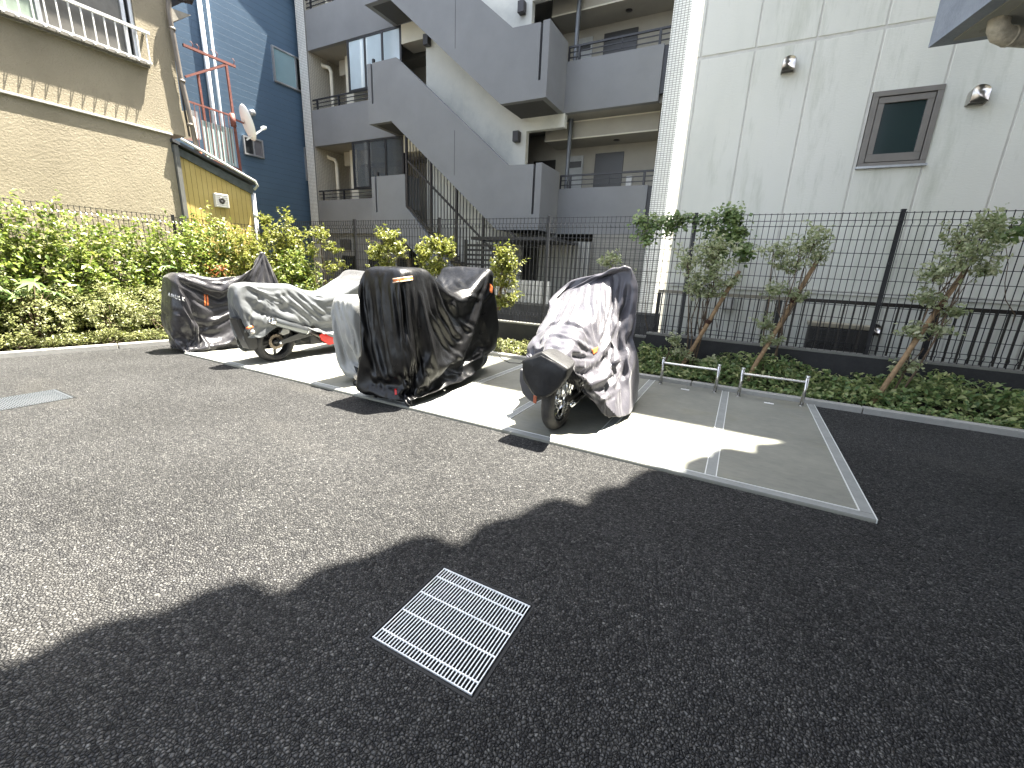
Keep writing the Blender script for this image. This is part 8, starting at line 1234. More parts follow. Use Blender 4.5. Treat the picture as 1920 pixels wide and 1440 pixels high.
-6,0,1,-3,1,-3,-3,0,0,3,2,-3,-2,1,1,-1,-1,2,1,4,1,-1,5,-5,4,1,6,3,6,-2,0,1,-3,4,-1,-5,-1,-8,-2,1,1,1,-2,-6,-2,1,2,-3,1,-2,0,-1,5,-1,-1,1,3,2,0,3,2,4,-2,
-2,2,7,1,2,0,5,-4,-3,1,-6,-2,0,-5,-3,0,-2,-5,-5,2,4,4,-1,-2,0,-2,0,-3,2,0,-2,3,2,-1,7,3,4,3,2,2,-4,6,3,2,8,-3,-6,-1,-1,-9,-3,4,-1,-3,-6,-3,-1,-1,-3,-3,
-1,1,0,-2,2,2,2,1,2,-3,3,4,6,6,-2,-2,5,1,2,3,5,5,4,0,-3,-3,3,-9,-5,-5,-1,-3,-5,1,0,-2,2,-1,-2,-3,0,4,-1,-1,3,3,-4,1,6,8,-5,2,1,2,3,2,5,3,7,-2,6,-2,-7,-1,
1,-1,0,-5,-1,-2,6,-3,-3,-3,-13,-2,5,2,-2,-1,3,-2,1,-6,7,8,-6,1,2,0,6,3,1,0,3,4,3,2,0,-2,4,-4,-4,3,2,2,-4,-7,-3,1,4,-2,4,1,-10,-4,4,2,-9,0,-5,4,5,-4,6,0,
0,-2,3,9,1,1,3,1,1,-1,0,2,2,-5,4,2,-5,-2,-1,-1,-5,-2,-5,-2,6,4,2,0,-3,2,3,2,0,0,-8,4,-1,1,3,1,-2,1,-2,5,3,-2,1,-2,4,-3,-3,0,-1,-2,0,-1,0,-1,-2,-3,-3,1,
0,1,11,3,2,-5,2,-1,3,-3,-3,-6,4,1,-1,1,2,-1,6,2,-1,1,-2,2,])
COVER_GRID['sport'] = (46, 38, -6.662, 3.441, 0.108, [
85,-1,1,2,0,-3,3,2,-3,1,3,0,0,0,3,8,6,7,5,4,4,4,7,9,7,1,-3,0,4,1,-1,-1,0,0,4,-1,1,0,-13,4,-1,5,-2,2,1,-3,8,0,-3,0,0,6,5,-3,-2,-2,3,0,0,-1,2,1,3,-3,-1,-2,
-3,-5,8,3,-3,-3,1,4,-2,-1,-18,-1,8,-3,7,-2,-2,1,-4,0,2,-2,4,0,-1,5,3,-1,-2,-1,2,5,-4,-3,-3,6,7,3,2,0,-8,2,2,0,-3,2,-2,6,-11,0,-4,4,2,5,-1,0,-2,0,3,8,-1,
-2,-1,1,0,1,-8,6,-1,-6,8,1,-4,-1,-1,3,1,9,1,-2,3,-2,-1,-5,5,-1,-7,6,2,-8,-5,0,3,1,2,1,2,-4,2,2,-1,-3,-1,1,7,0,0,6,-5,0,2,-1,6,-2,-1,-2,6,1,-5,5,-6,2,2,
-4,-8,7,-4,-1,-9,-1,-2,2,4,3,0,7,3,1,-1,-4,3,-1,0,2,5,1,-3,1,2,3,-4,4,0,-4,-4,-2,3,1,2,-3,-5,8,-8,-2,7,-9,6,2,7,3,-4,-2,-3,3,1,2,0,0,0,0,-1,-2,1,0,4,1,
-1,3,0,-6,-3,1,0,1,-5,-4,7,-1,9,-5,-6,6,-12,9,10,5,0,-1,0,4,0,-9,-5,-7,1,5,3,-1,2,-2,1,2,2,-2,-1,-4,-1,3,3,3,-1,-1,5,-3,-7,3,-3,1,-5,1,-3,20,1,0,0,1,4,
-1,-3,-2,-4,-2,-5,-5,-2,5,5,1,-2,4,-2,-4,-4,-4,-4,-4,-4,-3,2,6,11,11,1,-4,-6,1,-3,-4,14,0,0,1,-2,0,0,-6,-6,-1,4,2,3,3,3,-1,-1,-1,-3,-2,3,-4,-1,6,7,3,0,
-5,-10,-11,-8,7,13,6,-2,-4,-1,-8,20,-7,0,-2,3,-2,-7,-5,7,8,-7,-1,0,3,0,4,-7,0,4,-3,1,7,1,-13,-4,3,7,8,6,-4,-13,-12,0,13,-1,3,-2,6,0,-2,-2,7,-6,-8,-2,11,
5,-15,9,-11,10,-8,-1,2,4,0,2,2,-2,-5,11,5,-7,-3,-5,-1,4,12,4,-10,-14,-1,16,-8,-1,6,-5,-3,10,-7,-7,0,12,-4,-9,13,-14,1,6,0,-7,-1,3,6,0,1,0,6,-10,10,1,-3,
0,-2,-1,-1,9,5,-9,-17,6,5,-1,6,-6,4,1,-9,-3,12,-7,3,-1,3,-8,2,0,5,-4,-6,2,2,1,1,3,1,1,-5,5,-4,3,-3,-4,-3,8,7,3,-9,-7,8,2,3,-8,11,-9,-4,7,0,-5,8,1,-7,-3,
0,-3,3,5,-3,-3,1,0,1,3,2,-1,0,2,-2,-3,2,-3,-1,1,3,8,-2,-5,2,0,0,4,0,-8,-1,9,-8,6,0,3,5,2,-3,-15,0,6,4,-1,0,1,0,0,-3,-2,0,1,8,-7,-3,4,4,-4,2,1,1,-8,4,-3,
-1,8,-4,-6,8,-4,-1,3,0,-4,-3,24,6,-2,-9,-8,5,4,-3,0,-1,-5,-5,4,1,-4,-1,9,4,2,1,-6,-6,-4,0,3,2,0,-4,5,-4,0,7,-9,3,3,-5,5,-6,-6,6,7,4,7,0,-1,-2,-3,-1,-4,
2,0,-1,5,-1,-3,-2,0,-2,-5,-1,-1,4,12,-1,0,0,-1,0,-2,2,-2,2,0,-2,3,2,1,1,1,5,2,-5,0,0,0,-2,-2,1,0,1,-3,0,0,0,-1,-3,4,2,-8,8,3,-3,3,-1,1,-5,1,-2,1,2,-3,0,
-2,3,1,1,2,0,-2,3,1,-2,0,-2,2,3,2,-3,0,0,1,0,-1,3,-1,-4,0,6,2,-4,13,-12,-2,-2,1,-3,3,-1,0,-3,1,0,0,2,-3,-1,6,-3,3,1,-1,2,2,3,3,0,-2,0,-1,1,1,-2,0,-3,1,
3,-2,5,15,-16,0,1,-3,-3,1,1,-1,-1,0,0,0,-1,-2,5,-1,3,0,1,0,4,3,3,1,0,-2,1,-2,-1,3,1,-2,-6,6,1,0,-4,12,-7,-7,-1,1,-2,1,-3,0,1,-1,0,0,-3,-2,5,1,3,1,3,1,1,
2,1,3,-2,-1,3,-3,1,-1,-3,0,-3,7,4,7,-16,8,-2,-8,1,-1,-1,0,0,0,-1,1,-2,0,-4,2,3,6,-1,-3,1,3,0,3,4,-1,-3,-1,1,0,1,-2,2,-6,4,5,4,-3,-4,-2,-5,8,-4,0,0,-2,0,
0,2,-2,1,-1,-3,6,1,0,1,-2,1,2,1,2,2,0,1,1,-6,3,0,0,1,-6,9,7,-6,-8,-2,-1,-5,2,0,3,-5,-1,-1,0,2,1,0,-3,0,4,-3,2,2,3,0,0,1,3,1,3,1,-1,-3,1,-1,4,-8,5,10,-3,
-7,-8,6,-3,-1,-7,7,3,-3,1,-3,-4,1,2,0,1,-1,5,-1,1,1,3,1,0,0,2,1,0,1,-1,0,0,6,-9,-2,15,3,-22,6,7,-3,2,-3,-10,2,6,4,-7,2,-1,-5,4,2,-2,3,-1,1,0,2,0,4,1,-1,
0,0,3,-1,0,-2,8,-8,-3,12,5,-12,-1,0,5,-2,-3,7,-13,-3,4,9,2,-5,1,-5,0,1,1,1,-1,3,0,3,1,-2,0,3,-1,-2,2,0,-3,8,-2,-7,8,5,-6,-7,0,3,-1,-2,-4,1,-2,-10,1,4,11,
3,-4,1,-12,2,3,3,3,0,-1,1,2,-2,1,4,-1,0,-1,-4,5,7,-13,13,5,-6,-12,-5,9,-1,-5,1,-2,4,10,-13,-12,-4,1,7,7,3,1,-11,3,0,5,2,0,-1,1,2,1,-1,2,1,-5,3,10,-12,11,
-1,-7,-10,-1,10,4,-8,-8,8,4,-4,8,-2,-3,-5,-6,-5,-1,2,5,6,-7,3,1,1,1,1,1,3,1,-1,0,3,1,6,-9,3,-5,-6,-1,6,11,5,-11,2,-12,7,2,0,2,1,1,-1,0,0,3,-2,-3,-1,-2,
1,0,0,1,-1,-1,-1,1,-1,0,2,3,-4,3,0,2,3,3,2,-3,-7,-5,-3,2,1,3,1,0,2,0,4,3,6,-1,-5,-5,-7,11,-3,-8,0,-1,0,0,-2,-2,1,0,-5,-1,1,-7,1,3,5,0,-2,-1,6,6,-13,-1,
5,8,0,-4,3,9,4,3,-11,-12,-1,0,15,-4,-3,-1,-3,-2,-2,0,-1,-1,-2,0,-6,0,5,2,-10,-4,1,6,1,-5,-3,10,-8,8,0,5,5,-7,12,4,-1,-17,-4,5,-2,8,1,-9,8,0,0,-4,-1,-2,
-3,0,-1,-5,0,-4,2,7,3,-11,-3,-2,5,5,6,-9,1,-4,6,3,0,1,5,1,-8,-2,2,-1,3,0,-1,0,0,2,-3,0,-1,-2,-1,1,-2,-2,0,-4,1,3,4,1,-7,2,-1,5,-2,-6,7,-3,0,3,3,3,0,-4,
-6,3,1,-2,7,1,-5,2,1,-4,-3,2,0,-3,0,-2,-1,0,0,-3,-1,0,4,1,3,-9,1,-1,3,4,-5,4,-3,8,1,-1,-1,0,-2,1,-3,2,1,-1,-2,5,-2,-2,0,-3,0,-1,-2,-3,-1,-1,0,0,1,-3,4,
3,-3,6,-6,-4,3,5,-3,2,-1,4,6,-5,1,-1,0,-4,3,5,-3,-1,-2,3,-5,0,2,-3,-2,0,-1,0,0,-2,-3,3,-2,0,-4,1,7,-1,6,0,-11,1,2,5,-6,4,3,0,0,-6,0,4,1,1,-1,1,-1,0,0,-1,
-3,0,-3,3,-2,-4,1,0,-3,0,-2,-1,2,7,-6,2,-2,2,-1,2,0,-2,-1,6,1,0,-2,0,1,-2,2,0,1,0,-2,-2,4,-3,-3,-3,1,1,0,-1,-3,1,-2,-3,2,1,2,3,2,-3,1,-2,3,-5,2,-3,2,5,
-4,10,-10,7,1,-3,0,1,2,-6,7,-1,-2,-1,-3,-1,-1,-4,0,1,-4,-6,3,9,2,-2,-4,-7,1,3,1,3,-6,1,9,-7,1,8,-1,0,5,-12,3,12,3,-7,-1,8,-6,-6,5,-4,-1,-2,0,-2,-1,-2,2,
1,-3,-7,-2,0,0,5,3,-5,-4,-4,3,6,-3,10,-7,3,8,-7,4,5,2,1,-1,1,1,-6,3,9,-4,-2,-5,-5,-3,-2,-4,-2,-4,0,-1,-4,-1,0,5,-2,-3,2,3,-1,1,-1,6,-1,-4,6,-3,1,-3,1,0,
2,1,0,0,3,-3,-4,-4,3,5,2,-1,-2,0,-2,0,-2,1,2,-3,-1,-7,3,3,-1,-4,0,1,4,-2,0,2,30,-3,-1,-1,0,0,-2,-1,2,2,0,-3,-2,-2,2,1,0,-1,-3,3,0,0,-3,0,3,0,-4,3,3,-1,
0,-1,2,1,-1,-1,3,5,6,3,-6,5,-3,-1,3,-1,-1,4,-5,3,6,4,-3,0,0,0,0,-7,-1,-1,3,-5,-6,-3,1,0,2,3,0,2,1,4,1,3,-3,-3,9,1,6,-7,3,-5,-7,10,-5,-2,1,5,-3,-1,0,-2,
-2,0,5,-5,0,2,-2,9,-3,-2,4,1,-5,3,2,-2,-1,0,2,-4,6,-1,7,-5,-3,5,-1,0,1,-10,8,-10,6,-13,-2,-4,-3,5,5,3,3,9,0,5,0,-8,7,7,-3,0,-2,-4,-4,-1,3,-1,1,8,-3,2,10,
0,1,-4,-9,-1,-1,2,-8,2,-2,2,-2,1,-1,-1,4,-3,-6,8,1,-7,-3,1,2,-3,5,-7,5,2,9,0,4,-2,3,3,4,2,15,1,-3,-7,-2,0,0,-6,-1,3,-1,1,-1,1,-1,-6,-6,4,-1,-9,-2,4,1,5,
0,2,2,5,5,1,-2,6,0,7,0,0,1,-2,18,-4,1,-4,0,0,1,0,0,-4,-5,1,2,-2,0,-2,0,-6,3,2,1,-5,9,-2,-3,2,0,4,-1,5,2,0,2,-2,1,1,1,3,15,2,-5,4,0,-4,0,-1,-2,1,0,-1,-5,
-6,0,1,1,0,0,1,0,1,-7,5,4,4,3,2,-2,-3,1,2,-2,2,2,2,-2,1,23,0,1,-4,0,2,-3,0,-2,-1,0,0,-2,1,4,-3,-8,4,-1,-2,2,2,8,-2,1,1,1,0,1,-1,-2,2,2,-1,1,-4,1,0,24,0,
-4,-1,4,3,1,-1,-3,0,3,0,3,2,-1,3,4,-3,-1,3,-1,-1,-1,1,-3,-1,-1,-4,-1,1,-1,-1,-3,1,1,0,2,1,19,-3,-2,5,1,1,-2,0,3,1,2,-1,0,0,0,2,2,0,0,-2,-1,-2,-3,4,2,-2,
-3,-1,0,0,-1,0,-1,1,1,1,-1,-1,15,3,4,1,1,1,0,2,2,0,-5,0,2,2,1,0,-1,1,2,1,2,0,-5,-4,3,-5,0,1,1,-1,1,-2,-1,2,-4,-1,0,-4,18,0,5,1,2,2,2,1,1,0,2,-2,2,4,-1,
1,1,1,0,-3,-1,1,2,-3,-4,4,-4,0,-1,-1,-1,0,-2,-6,3,-6,2,-1,24,-2,2,-2,2,3,4,1,-1,-1,4,4,0,0,1,0,0,0,-2,0,-1,1,0,1,-1,0,0,-2,-2,-1,-1,-5,1,-5,-2,2,-6,5,20,
3,-4,-1,2,0,3,-1,2,2,-3,0,5,3,1,0,-2,2,-1,1,0,1,1,-2,-1,-4,-1,1,-1,0,-4,0,0,-2,-6,3,-1,4,17,0,1,4,0,-1,-1,1,5,0,-1,-4,0,-2,3,1,3,1,-2,0,2,0,-1,-2,2,-1,
1,1,-1,-3,-1,1,-2,1,-3,-4,4,0,22,1,0,6,-2,-1,3,2,0,1,1,3,-5,-4,-2,5,5,-1,4,1,-1,-2,-1,-4,-1,4,2,-4,0,-1,-1,-1,-4,0,3,0,-3,-2,25,2,2,2,0,0,1,4,2,1,-1,4,
-3,2,4,-3,-5,0,0,-1,-1,0,1,3,-1,-2,-4,-1,-1,-1,1,3,-1,-1,2,0,-1,-7,23,0,5,-2,2,2,-3,2,0,-1,4,0,1,1,1,-4,-1,0,1,0,0,0,0,2,0,-1,0,-4,0,0,1,-1,2,0,-3,-1,-2,
-2,21,-2,4,0,-2,1,1,2,-1,-2,1,3,4,-1,-3,4,0,-4,-4,2,2,1,0,1,0,-1,-2,1,0,0,4,-3,-3,0,-1,-4,1,0,27,2,-1,0,-1,0,0,0,3,4,1,-3,0,0,-1,1,1,0,0,-2,1,-1,0,-1,1,
-2,0,3,-1,-1,-1,0,1,0,0,0,1,-3,28,3,0,1,4,-1,0,-2,1,3,-1,-2,1,2,-1,1,-2,0,4,-2,-1,0,0,1,-3,2,2,2,-1,2,-3,-2,2,0,-1,-2,-2,-4,27,5,3,1,-4,2,2,-2,-3,1,2,3,
-1,1,-2,0,0,-3,2,2,0,-1,1,3,-4,1,2,-3,3,1,-3,-1,-2,1,-4,-1,-7,4,27,-3,1,1,1,-1,1,-1,-1,-3,3,2,2,-1,-2,-1,4,1,-3,0,1,1,-1,-2,3,1,-2,-2,0,0,0,-1,1,-1,-4,
1,5,1,26,-4,1,1,4,-5,0,3,1,-1,-1,-1,0,1,2,-2,1,5,-1,1,-1,0,-1,-3,1,0,-3,3,-1,-2,4,0,-2,1,1,2,-1,-3,29,0,4,3,-1,-3,1,-1,-1,1,-1,2,1,-1,2,1,0,2,0,-1,-2,0,
1,-1,-1,-1,1,1,-2,-3,0,2,2,-5,-1,5,-3,-1,33,2,-3,0,3,0,-4,1,0,3,0,-1,-2,-1,5,4,0,-4,0,-1,4,-1,-3,-2,0,0,0,0,0,-1,0,3,-3,-7,3,1,-1,5,30,2,-4,-3,1,6,-1,-1,
0,-1,-2,-1,-1,2,6,0,-3,0,-1,-1,0,2,1,2,1,-2,-2,-1,-2,7,-1,-5,-4,6,4,-4,-2,1,20,2,0,2,-2,1,0,1,-2,-3,2,3,1,0,-1,-3,-1,-2,-1,1,0,2,4,0,-4,2,2,-2,3,-1,-5,
-1,2,4,3,-3,1,-4,29,-3,1,-2,0,3,4,-1,-2,0,0,4,3,-4,-2,-4,-1,3,1,1,-2,0,3,-2,-3,2,1,-4,1,-2,0,4,2,0,0,0,-1,-1,35,2,-5,0,-1,1,-1,1,5,2,-1,-8,1,3,-3,1,5,0,
1,2,-2,-5,-4,5,3,-5,-4,5,-3,1,2,2,4,-2,-5,2,0,0,29,2,2,-1,-1,1,-1,-3,2,-1,0,3,-2,1,-4,1,-3,0,0,-2,1,2,0,-3,5,-3,6,-2,3,1,0,-1,-2,1,2,-1,0,-2,22,-1,3,1,
-1,-2,-1,3,0,-2,-3,3,1,4,-5,-5,-1,2,1,1,0,2,0,6,-2,-3,-1,4,0,-3,-2,-2,-1,2,0,0,0,3,26,2,-2,1,3,-3,-4,-5,0,4,4,-1,-8,-11,11,4,-2,-2,1,0,1,-1,1,-4,-2,7,0,
2,0,2,2,1,-1,-1,-4,-1,5,2,30,1,-3,0,-5,-7,-1,7,1,3,-2,-10,-5,-6,1,7,1,0,1,0,-2,1,-1,-11,9,9,2,-3,-1,1,7,2,2,-3,3,-5,2,4,25,-2,2,-9,-5,1,9,-1,-3,-2,-5,-4,
-3,1,0,0,8,2,-1,-1,1,-4,-8,-2,7,4,2,0,0,-1,-1,7,3,0,0,1,-4,5,7,2,0,-4,2,7,-4,-2,1,-1,-1,-1,-1,-1,-4,3,-2,4,-1,0,-2,-1,-1,2,5,-1,2,-1,0,-5,4,-2,4,2,-1,5,
-1,-4,11,-2,-2,3,1,-3,-1,1,3,-2,1,-2,2,-4,-6,-1,3,-3,1,0,1,0,-4,11,1,-2,2,0,-1,2,-7,2,5,1,-2,3,3,-4,11,-1,-1,0,0,0,1,0,-1,-2,2,1,1,0,-7,-5,1,1,-1,1,-2,
0,3,9,1,-3,-2,3,-2,2,4,-4,-7,7,1,-1,1,0,10,-5,6,0,0,1,2,-1,-5,1,1,2,3,0,-4,-6,-4,-4,4,-1,-1,-3,11,4,-2,1,-1,5,1,-1,-4,0,-1,-3,3,-2,-2,4,3,2,5,-3,4,0,-1,
1,-5,2,-1,1,3,2,-1,-4,-3,-2,-2,-2,-1,10,5,-1,-4,5,-2,-3,1,0,3,-3,0,-1,1,-1,-3,-2,6,-1,0,1,0,1,0,-1,0,1,-3,0,4,4,-1,-2,-8,1,-3,2,6,1,2,2,0,-4,-2,1,2,1,-4,
5,-2,-2,-1,-1,5,-2,8,1,-8,11,-3,0,-3,1,2,-4,-1,5,-4,10,2,-3,2,0,1,-2,-2,3,1,-5,-13,-7,4,-1,5,8,-2,-5,9,0,-5,3,1,1,10,0,-3,-6,8,-1,1,-3,5,4,3,6,7,-7,0,6,
1,0,-3,1,1,-8,-10,-8,8,6,-2,-2,-4,-3,4,4,-8,-2,6,-2,3,-4,12,-5,3,-2,-4,3,3,2,-1,-3,6,-2,1,0,5,4,-1,-3,1,0,-1,0,1,2,1,-3,4,-3,0,-7,0,-6,1,3,-2,-1,-2,5,9,
-1,-3,4,-1,-1,-2,-2,-1,0,-4,-1,-3,6,10,1,5,2,-2,2,2,2,-2,-2,-5,-6,-10,5,0,3,-2,-1,1,0,1,1,1,3,62,6,2,2,6,4,6,1,-2,1,2,3,2,3,7,5,1,2,1,-2,-1,-3,1,-4,-8,
-3,4,2,3,1,4,3,-1,-2,0,0,-1,-2,-6,1,6,-1,0,2,1,5,4,-3,3,2,2,2,-1,-2,2,-1,0,2,0,2,0,2,-2,-3,-2,0,-1,0,-7,-3,2,-1,0,-2,-4,2,-11,4,3,8,3,-1,4,1,6,7,0,4,5,
4,2,0,0,-1,2,0,-1,0,-1,-7,1,2,-3,-4,-2,-2,-5,-5,0,-1,-7,-1,-1,-5,-5,1,1,2,3,3,5,4,3,4,3,-2,0,-2,2,4,3,3,-1,-1,1,0,-3,1,-3,0,-4,0,-4,-3,0,0,-8,-3,-2,-1,
1,0,-8,0,4,1,2,4,3,3,3,3,5,3,0,3,2,-3,2,-2,-2,2,3,0,-3,1,-3,-6,-1,-4,1,-5,4,-2,2,-5,-2,-1,-3,-1,-14,1,6,5,3,6,3,4,1,2,6,6,3,2,2,2,-3,-1,1,0,-2,-3,2,2,0,
-1,-2,-1,-7,-2,-2,2,-8,-2,-1,-6,-1,-5,-8,3,-1,0,9,4,4,3,0,4,2,2,8,4,-3,0,2,2,-3,2,0,-2,-1,-1,4,-3,-2,-4,-5,-1,0,-3,-2,0,0,-5,-3,-3,-2,-1,0,5,-3,4,2,-1,
5,6,0,2,2,1,4,1,1,4,1,-2,-1,-1,-2,-2,-2,-1,-2,-1,2,1,-3,-2,-1,0,-3,2,-2,-1,-2,3,3,-4,4,1,1,2,5,4,1,1,1,3,2,6,1,-1,2,-1,1,1,-4,-4,-3,0,-2,-1,1,0,-4,-1,2,
-2,-2,1,-1,0,-1,5,-1,-2,4,1,2,4,3,-1,1,1,2,5,-2,-4,-6,-4,-1,-1,-1,2,10,3,0,1,-1,1,-1,0,-1,-6,-2,4,4,-5,1,0,1,7,-14,11,-1,1,-3,1,3,-4,0,1,1,-2,-5,-1,6,2,
-4,0,0,1,-7,7,4,-2,-1,1,1,-1,-1,4,1,-6,4,4,-4,3,-1,-1,1,1,0,-1,0,0,-2,-1,-3,0,-4,-5,0,6,4,3,3,1,0,-2,-2,-12,5,2,6,-4,0,2,3,-1,-1,4,-5,6,6,-2,0,-7,4,2,-3,
-1,-1,0,-1,0,-4,-4,-3,-1,1,3,6,6,2,0,1,1,0,0,-15,4,-2,3,3,4,0,-1,-1,-3,4,-4,13,-2,1,-9,6,-1,1,2,-1,-2,-1,-5,3,1,-8,-1,0,-1,0,6,6,2,-2,6,1,-3,-4,-6,4,1,
-1,-2,0,3,1,-4,1,3,-4,10,0,-2,7,-8,3,-1,-1,0,-1,1,0,-4,-3,0,4,-1,1,-2,4,0,3,-2,1,0,0,-3,-1,1,2,-3,0,-1,0,5,-5,6,-14,12,-2,2,0,-3,-2,-1,1,3,-5,-2,-1,5,8,
-1,6,0,0,-5,-3,0,-1,0,-3,-1,1,2,-2,-1,7,-1,-2,-2,-1,3,-2,-5,2,-1,-3,4,-9,4,0,1,-1,-2,-3,0,1,1,7,8,-1,1,0,-1,-5,-2,0,-4,-2,-3,1,-1,-1,4,-4,1,2,-2,1,-3,0,
3,-2,-2,0,-1,-5,2,-1,1,3,-4,0,2,4,0,-1,1,3,-2,-7,-6,-2,0,-1,-3,1,5,4,2,0,-2,-6,-2,2,2,-2,0,1,-4,10,-6,2,-7,-1,2,0,-2,1,1,4,2,-1,0,0,-3,-2,-4,-5,-1,2,-1,
-2,0,1,3,2,2,4,-2,-2,-1,-1,3,-5,0,4,-4,9,-9,0,3,-4,1,-1,0,1,0,0,0,-2,1,1,1,-6,0,0,-1,-1,-1,2,1,0,3,-1,-1,-1,-1,-1,2,-3,0,2,1,-1,-5,3,-2,0,6,-5,-1,2,0,0,
0,-2,-1,1,0,0,-2,0,0,-5,3,-3,2,0,3,1,0,1,0,-5,-4,2,-1,0,-2,2,0,-4,1,-1,2,2,6,-3,-2,-1,-2,-1,2,0,0,-1,-1,0,2,3,-6,3,-3,0,1,0,-1,0,3,-3,-1,-2,-1,0,-1,0,2,
-1,-5,-3,1,2,-1,0,-2,14,-9,-3,0,1,3,-1,1,1,-1,-2,-1,3,0,-1,-1,3,-2,-1,-2,2,1,0,-3,1,0,-3,1,-2,-4,-1,2,-2,1,-7,-2,0,3,-1,0,2,1,0,0,3,0,-2,0,0,-1,0,0,-3,
-1,-2,1,0,1,3,1,0,1,-3,-1,-1,-1,-2,-2,0,-2,-4,4,-5,0,0,-8,6,8,1,-1,1,0,0,1,0,1,1,5,-5,-5,-2,-2,-1,1,0,3,2,3,1,1,-1,-2,-1,-3,1,-3,-2,-3,0,-3,-3,-2,1,-5,
3,7,2,2,2,-2,-2,3,4,0,1,1,-4,-5,-2,-2,-1,-1,4,1,3,2,6,-1,-2,-1,-3,-4,-3,0,-2,-2,-2,2,-5,-8,1,1,7,0,1,3,-2,1,3,1,-2,3,2,-3,-6,-1,-1,2,4,0,-2,0,0,1,7,-4,
-3,-3,-2,-2,0,-1,-4,-2,3,-8,-5,-4,3,4,-1,0,1,4,-2,1,4,0,-1,3,1,-1,-8,2,4,5,1,-3,0,-2,-3,6,0,-3,-3,-1,-1,0,0,-5,-1,-6,-5,3,-6,0,0,9,-5,1,2,1,1,0,0,1,2,-2,
3,0,-4,1,4,4,-2,1,-1,-3,0,-2,1,1,1,-2,-2,-1,-5,2,-3,-3,-2,-9,2,2,0,1,3,2,-2,0,4,3,-2,1,8,-2,-2,-1,1,5,3,-6,-2,3,2,3,-3,-3,-2,-1,0,0,0,-2,-2,-4,-1,1,-2,
-4,1,-2,-4,3,6,-5,3,2,3,-1,2,1,3,4,-3,0,9,3,-9,-2,2,0,-1,3,7,-6,-4,0,1,-2,-1,-3,-2,-1,0,-3,-1,-2,1,-5,-4,0,3,4,0,0,0,1,3,0,-2,3,7,6,4,-4,2,1,-1,-1,-1,-1,
-2,6,-10,-3,-4,2,0,-2,-1,-1,0,2,-3,-1,-5,-1,-1,0,1,3,0,0,0,-1,-2,2,-3,-1,2,0,3,1,0,0,-1,0,0,1,0,-3,0,0,0,-1,1,-1,-3,1,2,1,0,-3,0,2,1,-1,0,-2,0,-3,-1,-1,
-3,-1,0,-6,-6,-3,6,2,1,0,-1,-2,0,0,-1,-4,2,6,5,0,1,2,4,-2,-1,0,2,7,3,-1,5,-7,-2,1,-2,-4,-5,0,-3,-4,-4,-1,-7,-4,1,-1,2,1,1,2,2,-2,-2,0,2,2,0,7,1,3,2,3,3,
3,3,3,-3,8,4,-3,-5,-2,-4,-2,-4,-5,-1,0,-1,-3,-7,-5,1,4,1,0,0,-1,-2,2,0,-1,3,3,2,-2,1,4,5,6,3,5,0,3,2,4,3,0,-3,-6,-3,1,-5,-2,1,-3,-2,-2,0,-4,-1,3,0,0,0,
-2,0,1,-2,-1,2,1,3,2,0,3,2,1,3,2,7,3,-1,2,4,-2,-4,-6,1,-3,-2,-3,-4,-4,-4,-6,0,2,0,-2,-2,-2,2,2,1,-3,-1,2,3,-1,-1,5,7,2,1,2,2,0,5,9,2,1,2,-1,-2,-5,-5,-4,
-2,-3,-3,-3,-3,-7,-3,1,-2,-2,2,-1,-2,1,2,2,3,-1,-2,2,6,0,5,7,5,0,1,5,1,6,7,-4,2,4,-6,-1,-6,-9,-6,-2,-2,-1,-5,0,2,-4,-4,-2,-1,1,2,1,-2,1,2,2,-3,2,6,2,1,
3,7,7,1,-1,7,1,0,3,4,-2,-3,-2,-1,-8,1,-3,-5,-4,-3,-2,-2,-3,2,1,-1,2,-2,-1,1,-3,1,-1,1,4,1,4,0,2,1,6,5,7,-2,0,2,7,5,-3,-3,-2,-3,-1,-2,-2,-2,-3,-1,-1,-5,
0,-1,0,0,-1,0,2,2,0,-2,0,3,2,2,3,1,-3,-2,5,3,3,8,-3,1,5,9,-9,2,-5,-6,3,-6,-2,-2,-1,-8,1,-5,2,2,-3,-3,-2,1,-2,-1,4,2,0,-2,-1,4,4,5,6,5,-6,4,4,0,-1,15,-1,
7,-3,-5,0,-8,-1,1,-3,-5,-5,5,-1,-2,-1,-4,2,1,1,0,-1,-3,-3,-3,-1,-1,2,1,8,3,-1,7,7,2,0,1,8,-6,9,6,-3,-1,-4,8,-10,-4,-5,-5,4,-3,1,2,-6,-5,1,1,0,1,-1,-2,-5,
-1,2,19,5,3,-8,5,0,-6,0,3,5,5,1,0,2,1,4,-4,-2,-3,4,0,-3,1,-6,-1,-3,-3,-1,4,1,0,4,-1,0,2,3,4,0,-14,0,-1,3,-1,6,5,5,1,1,0,-2,3,-5,])
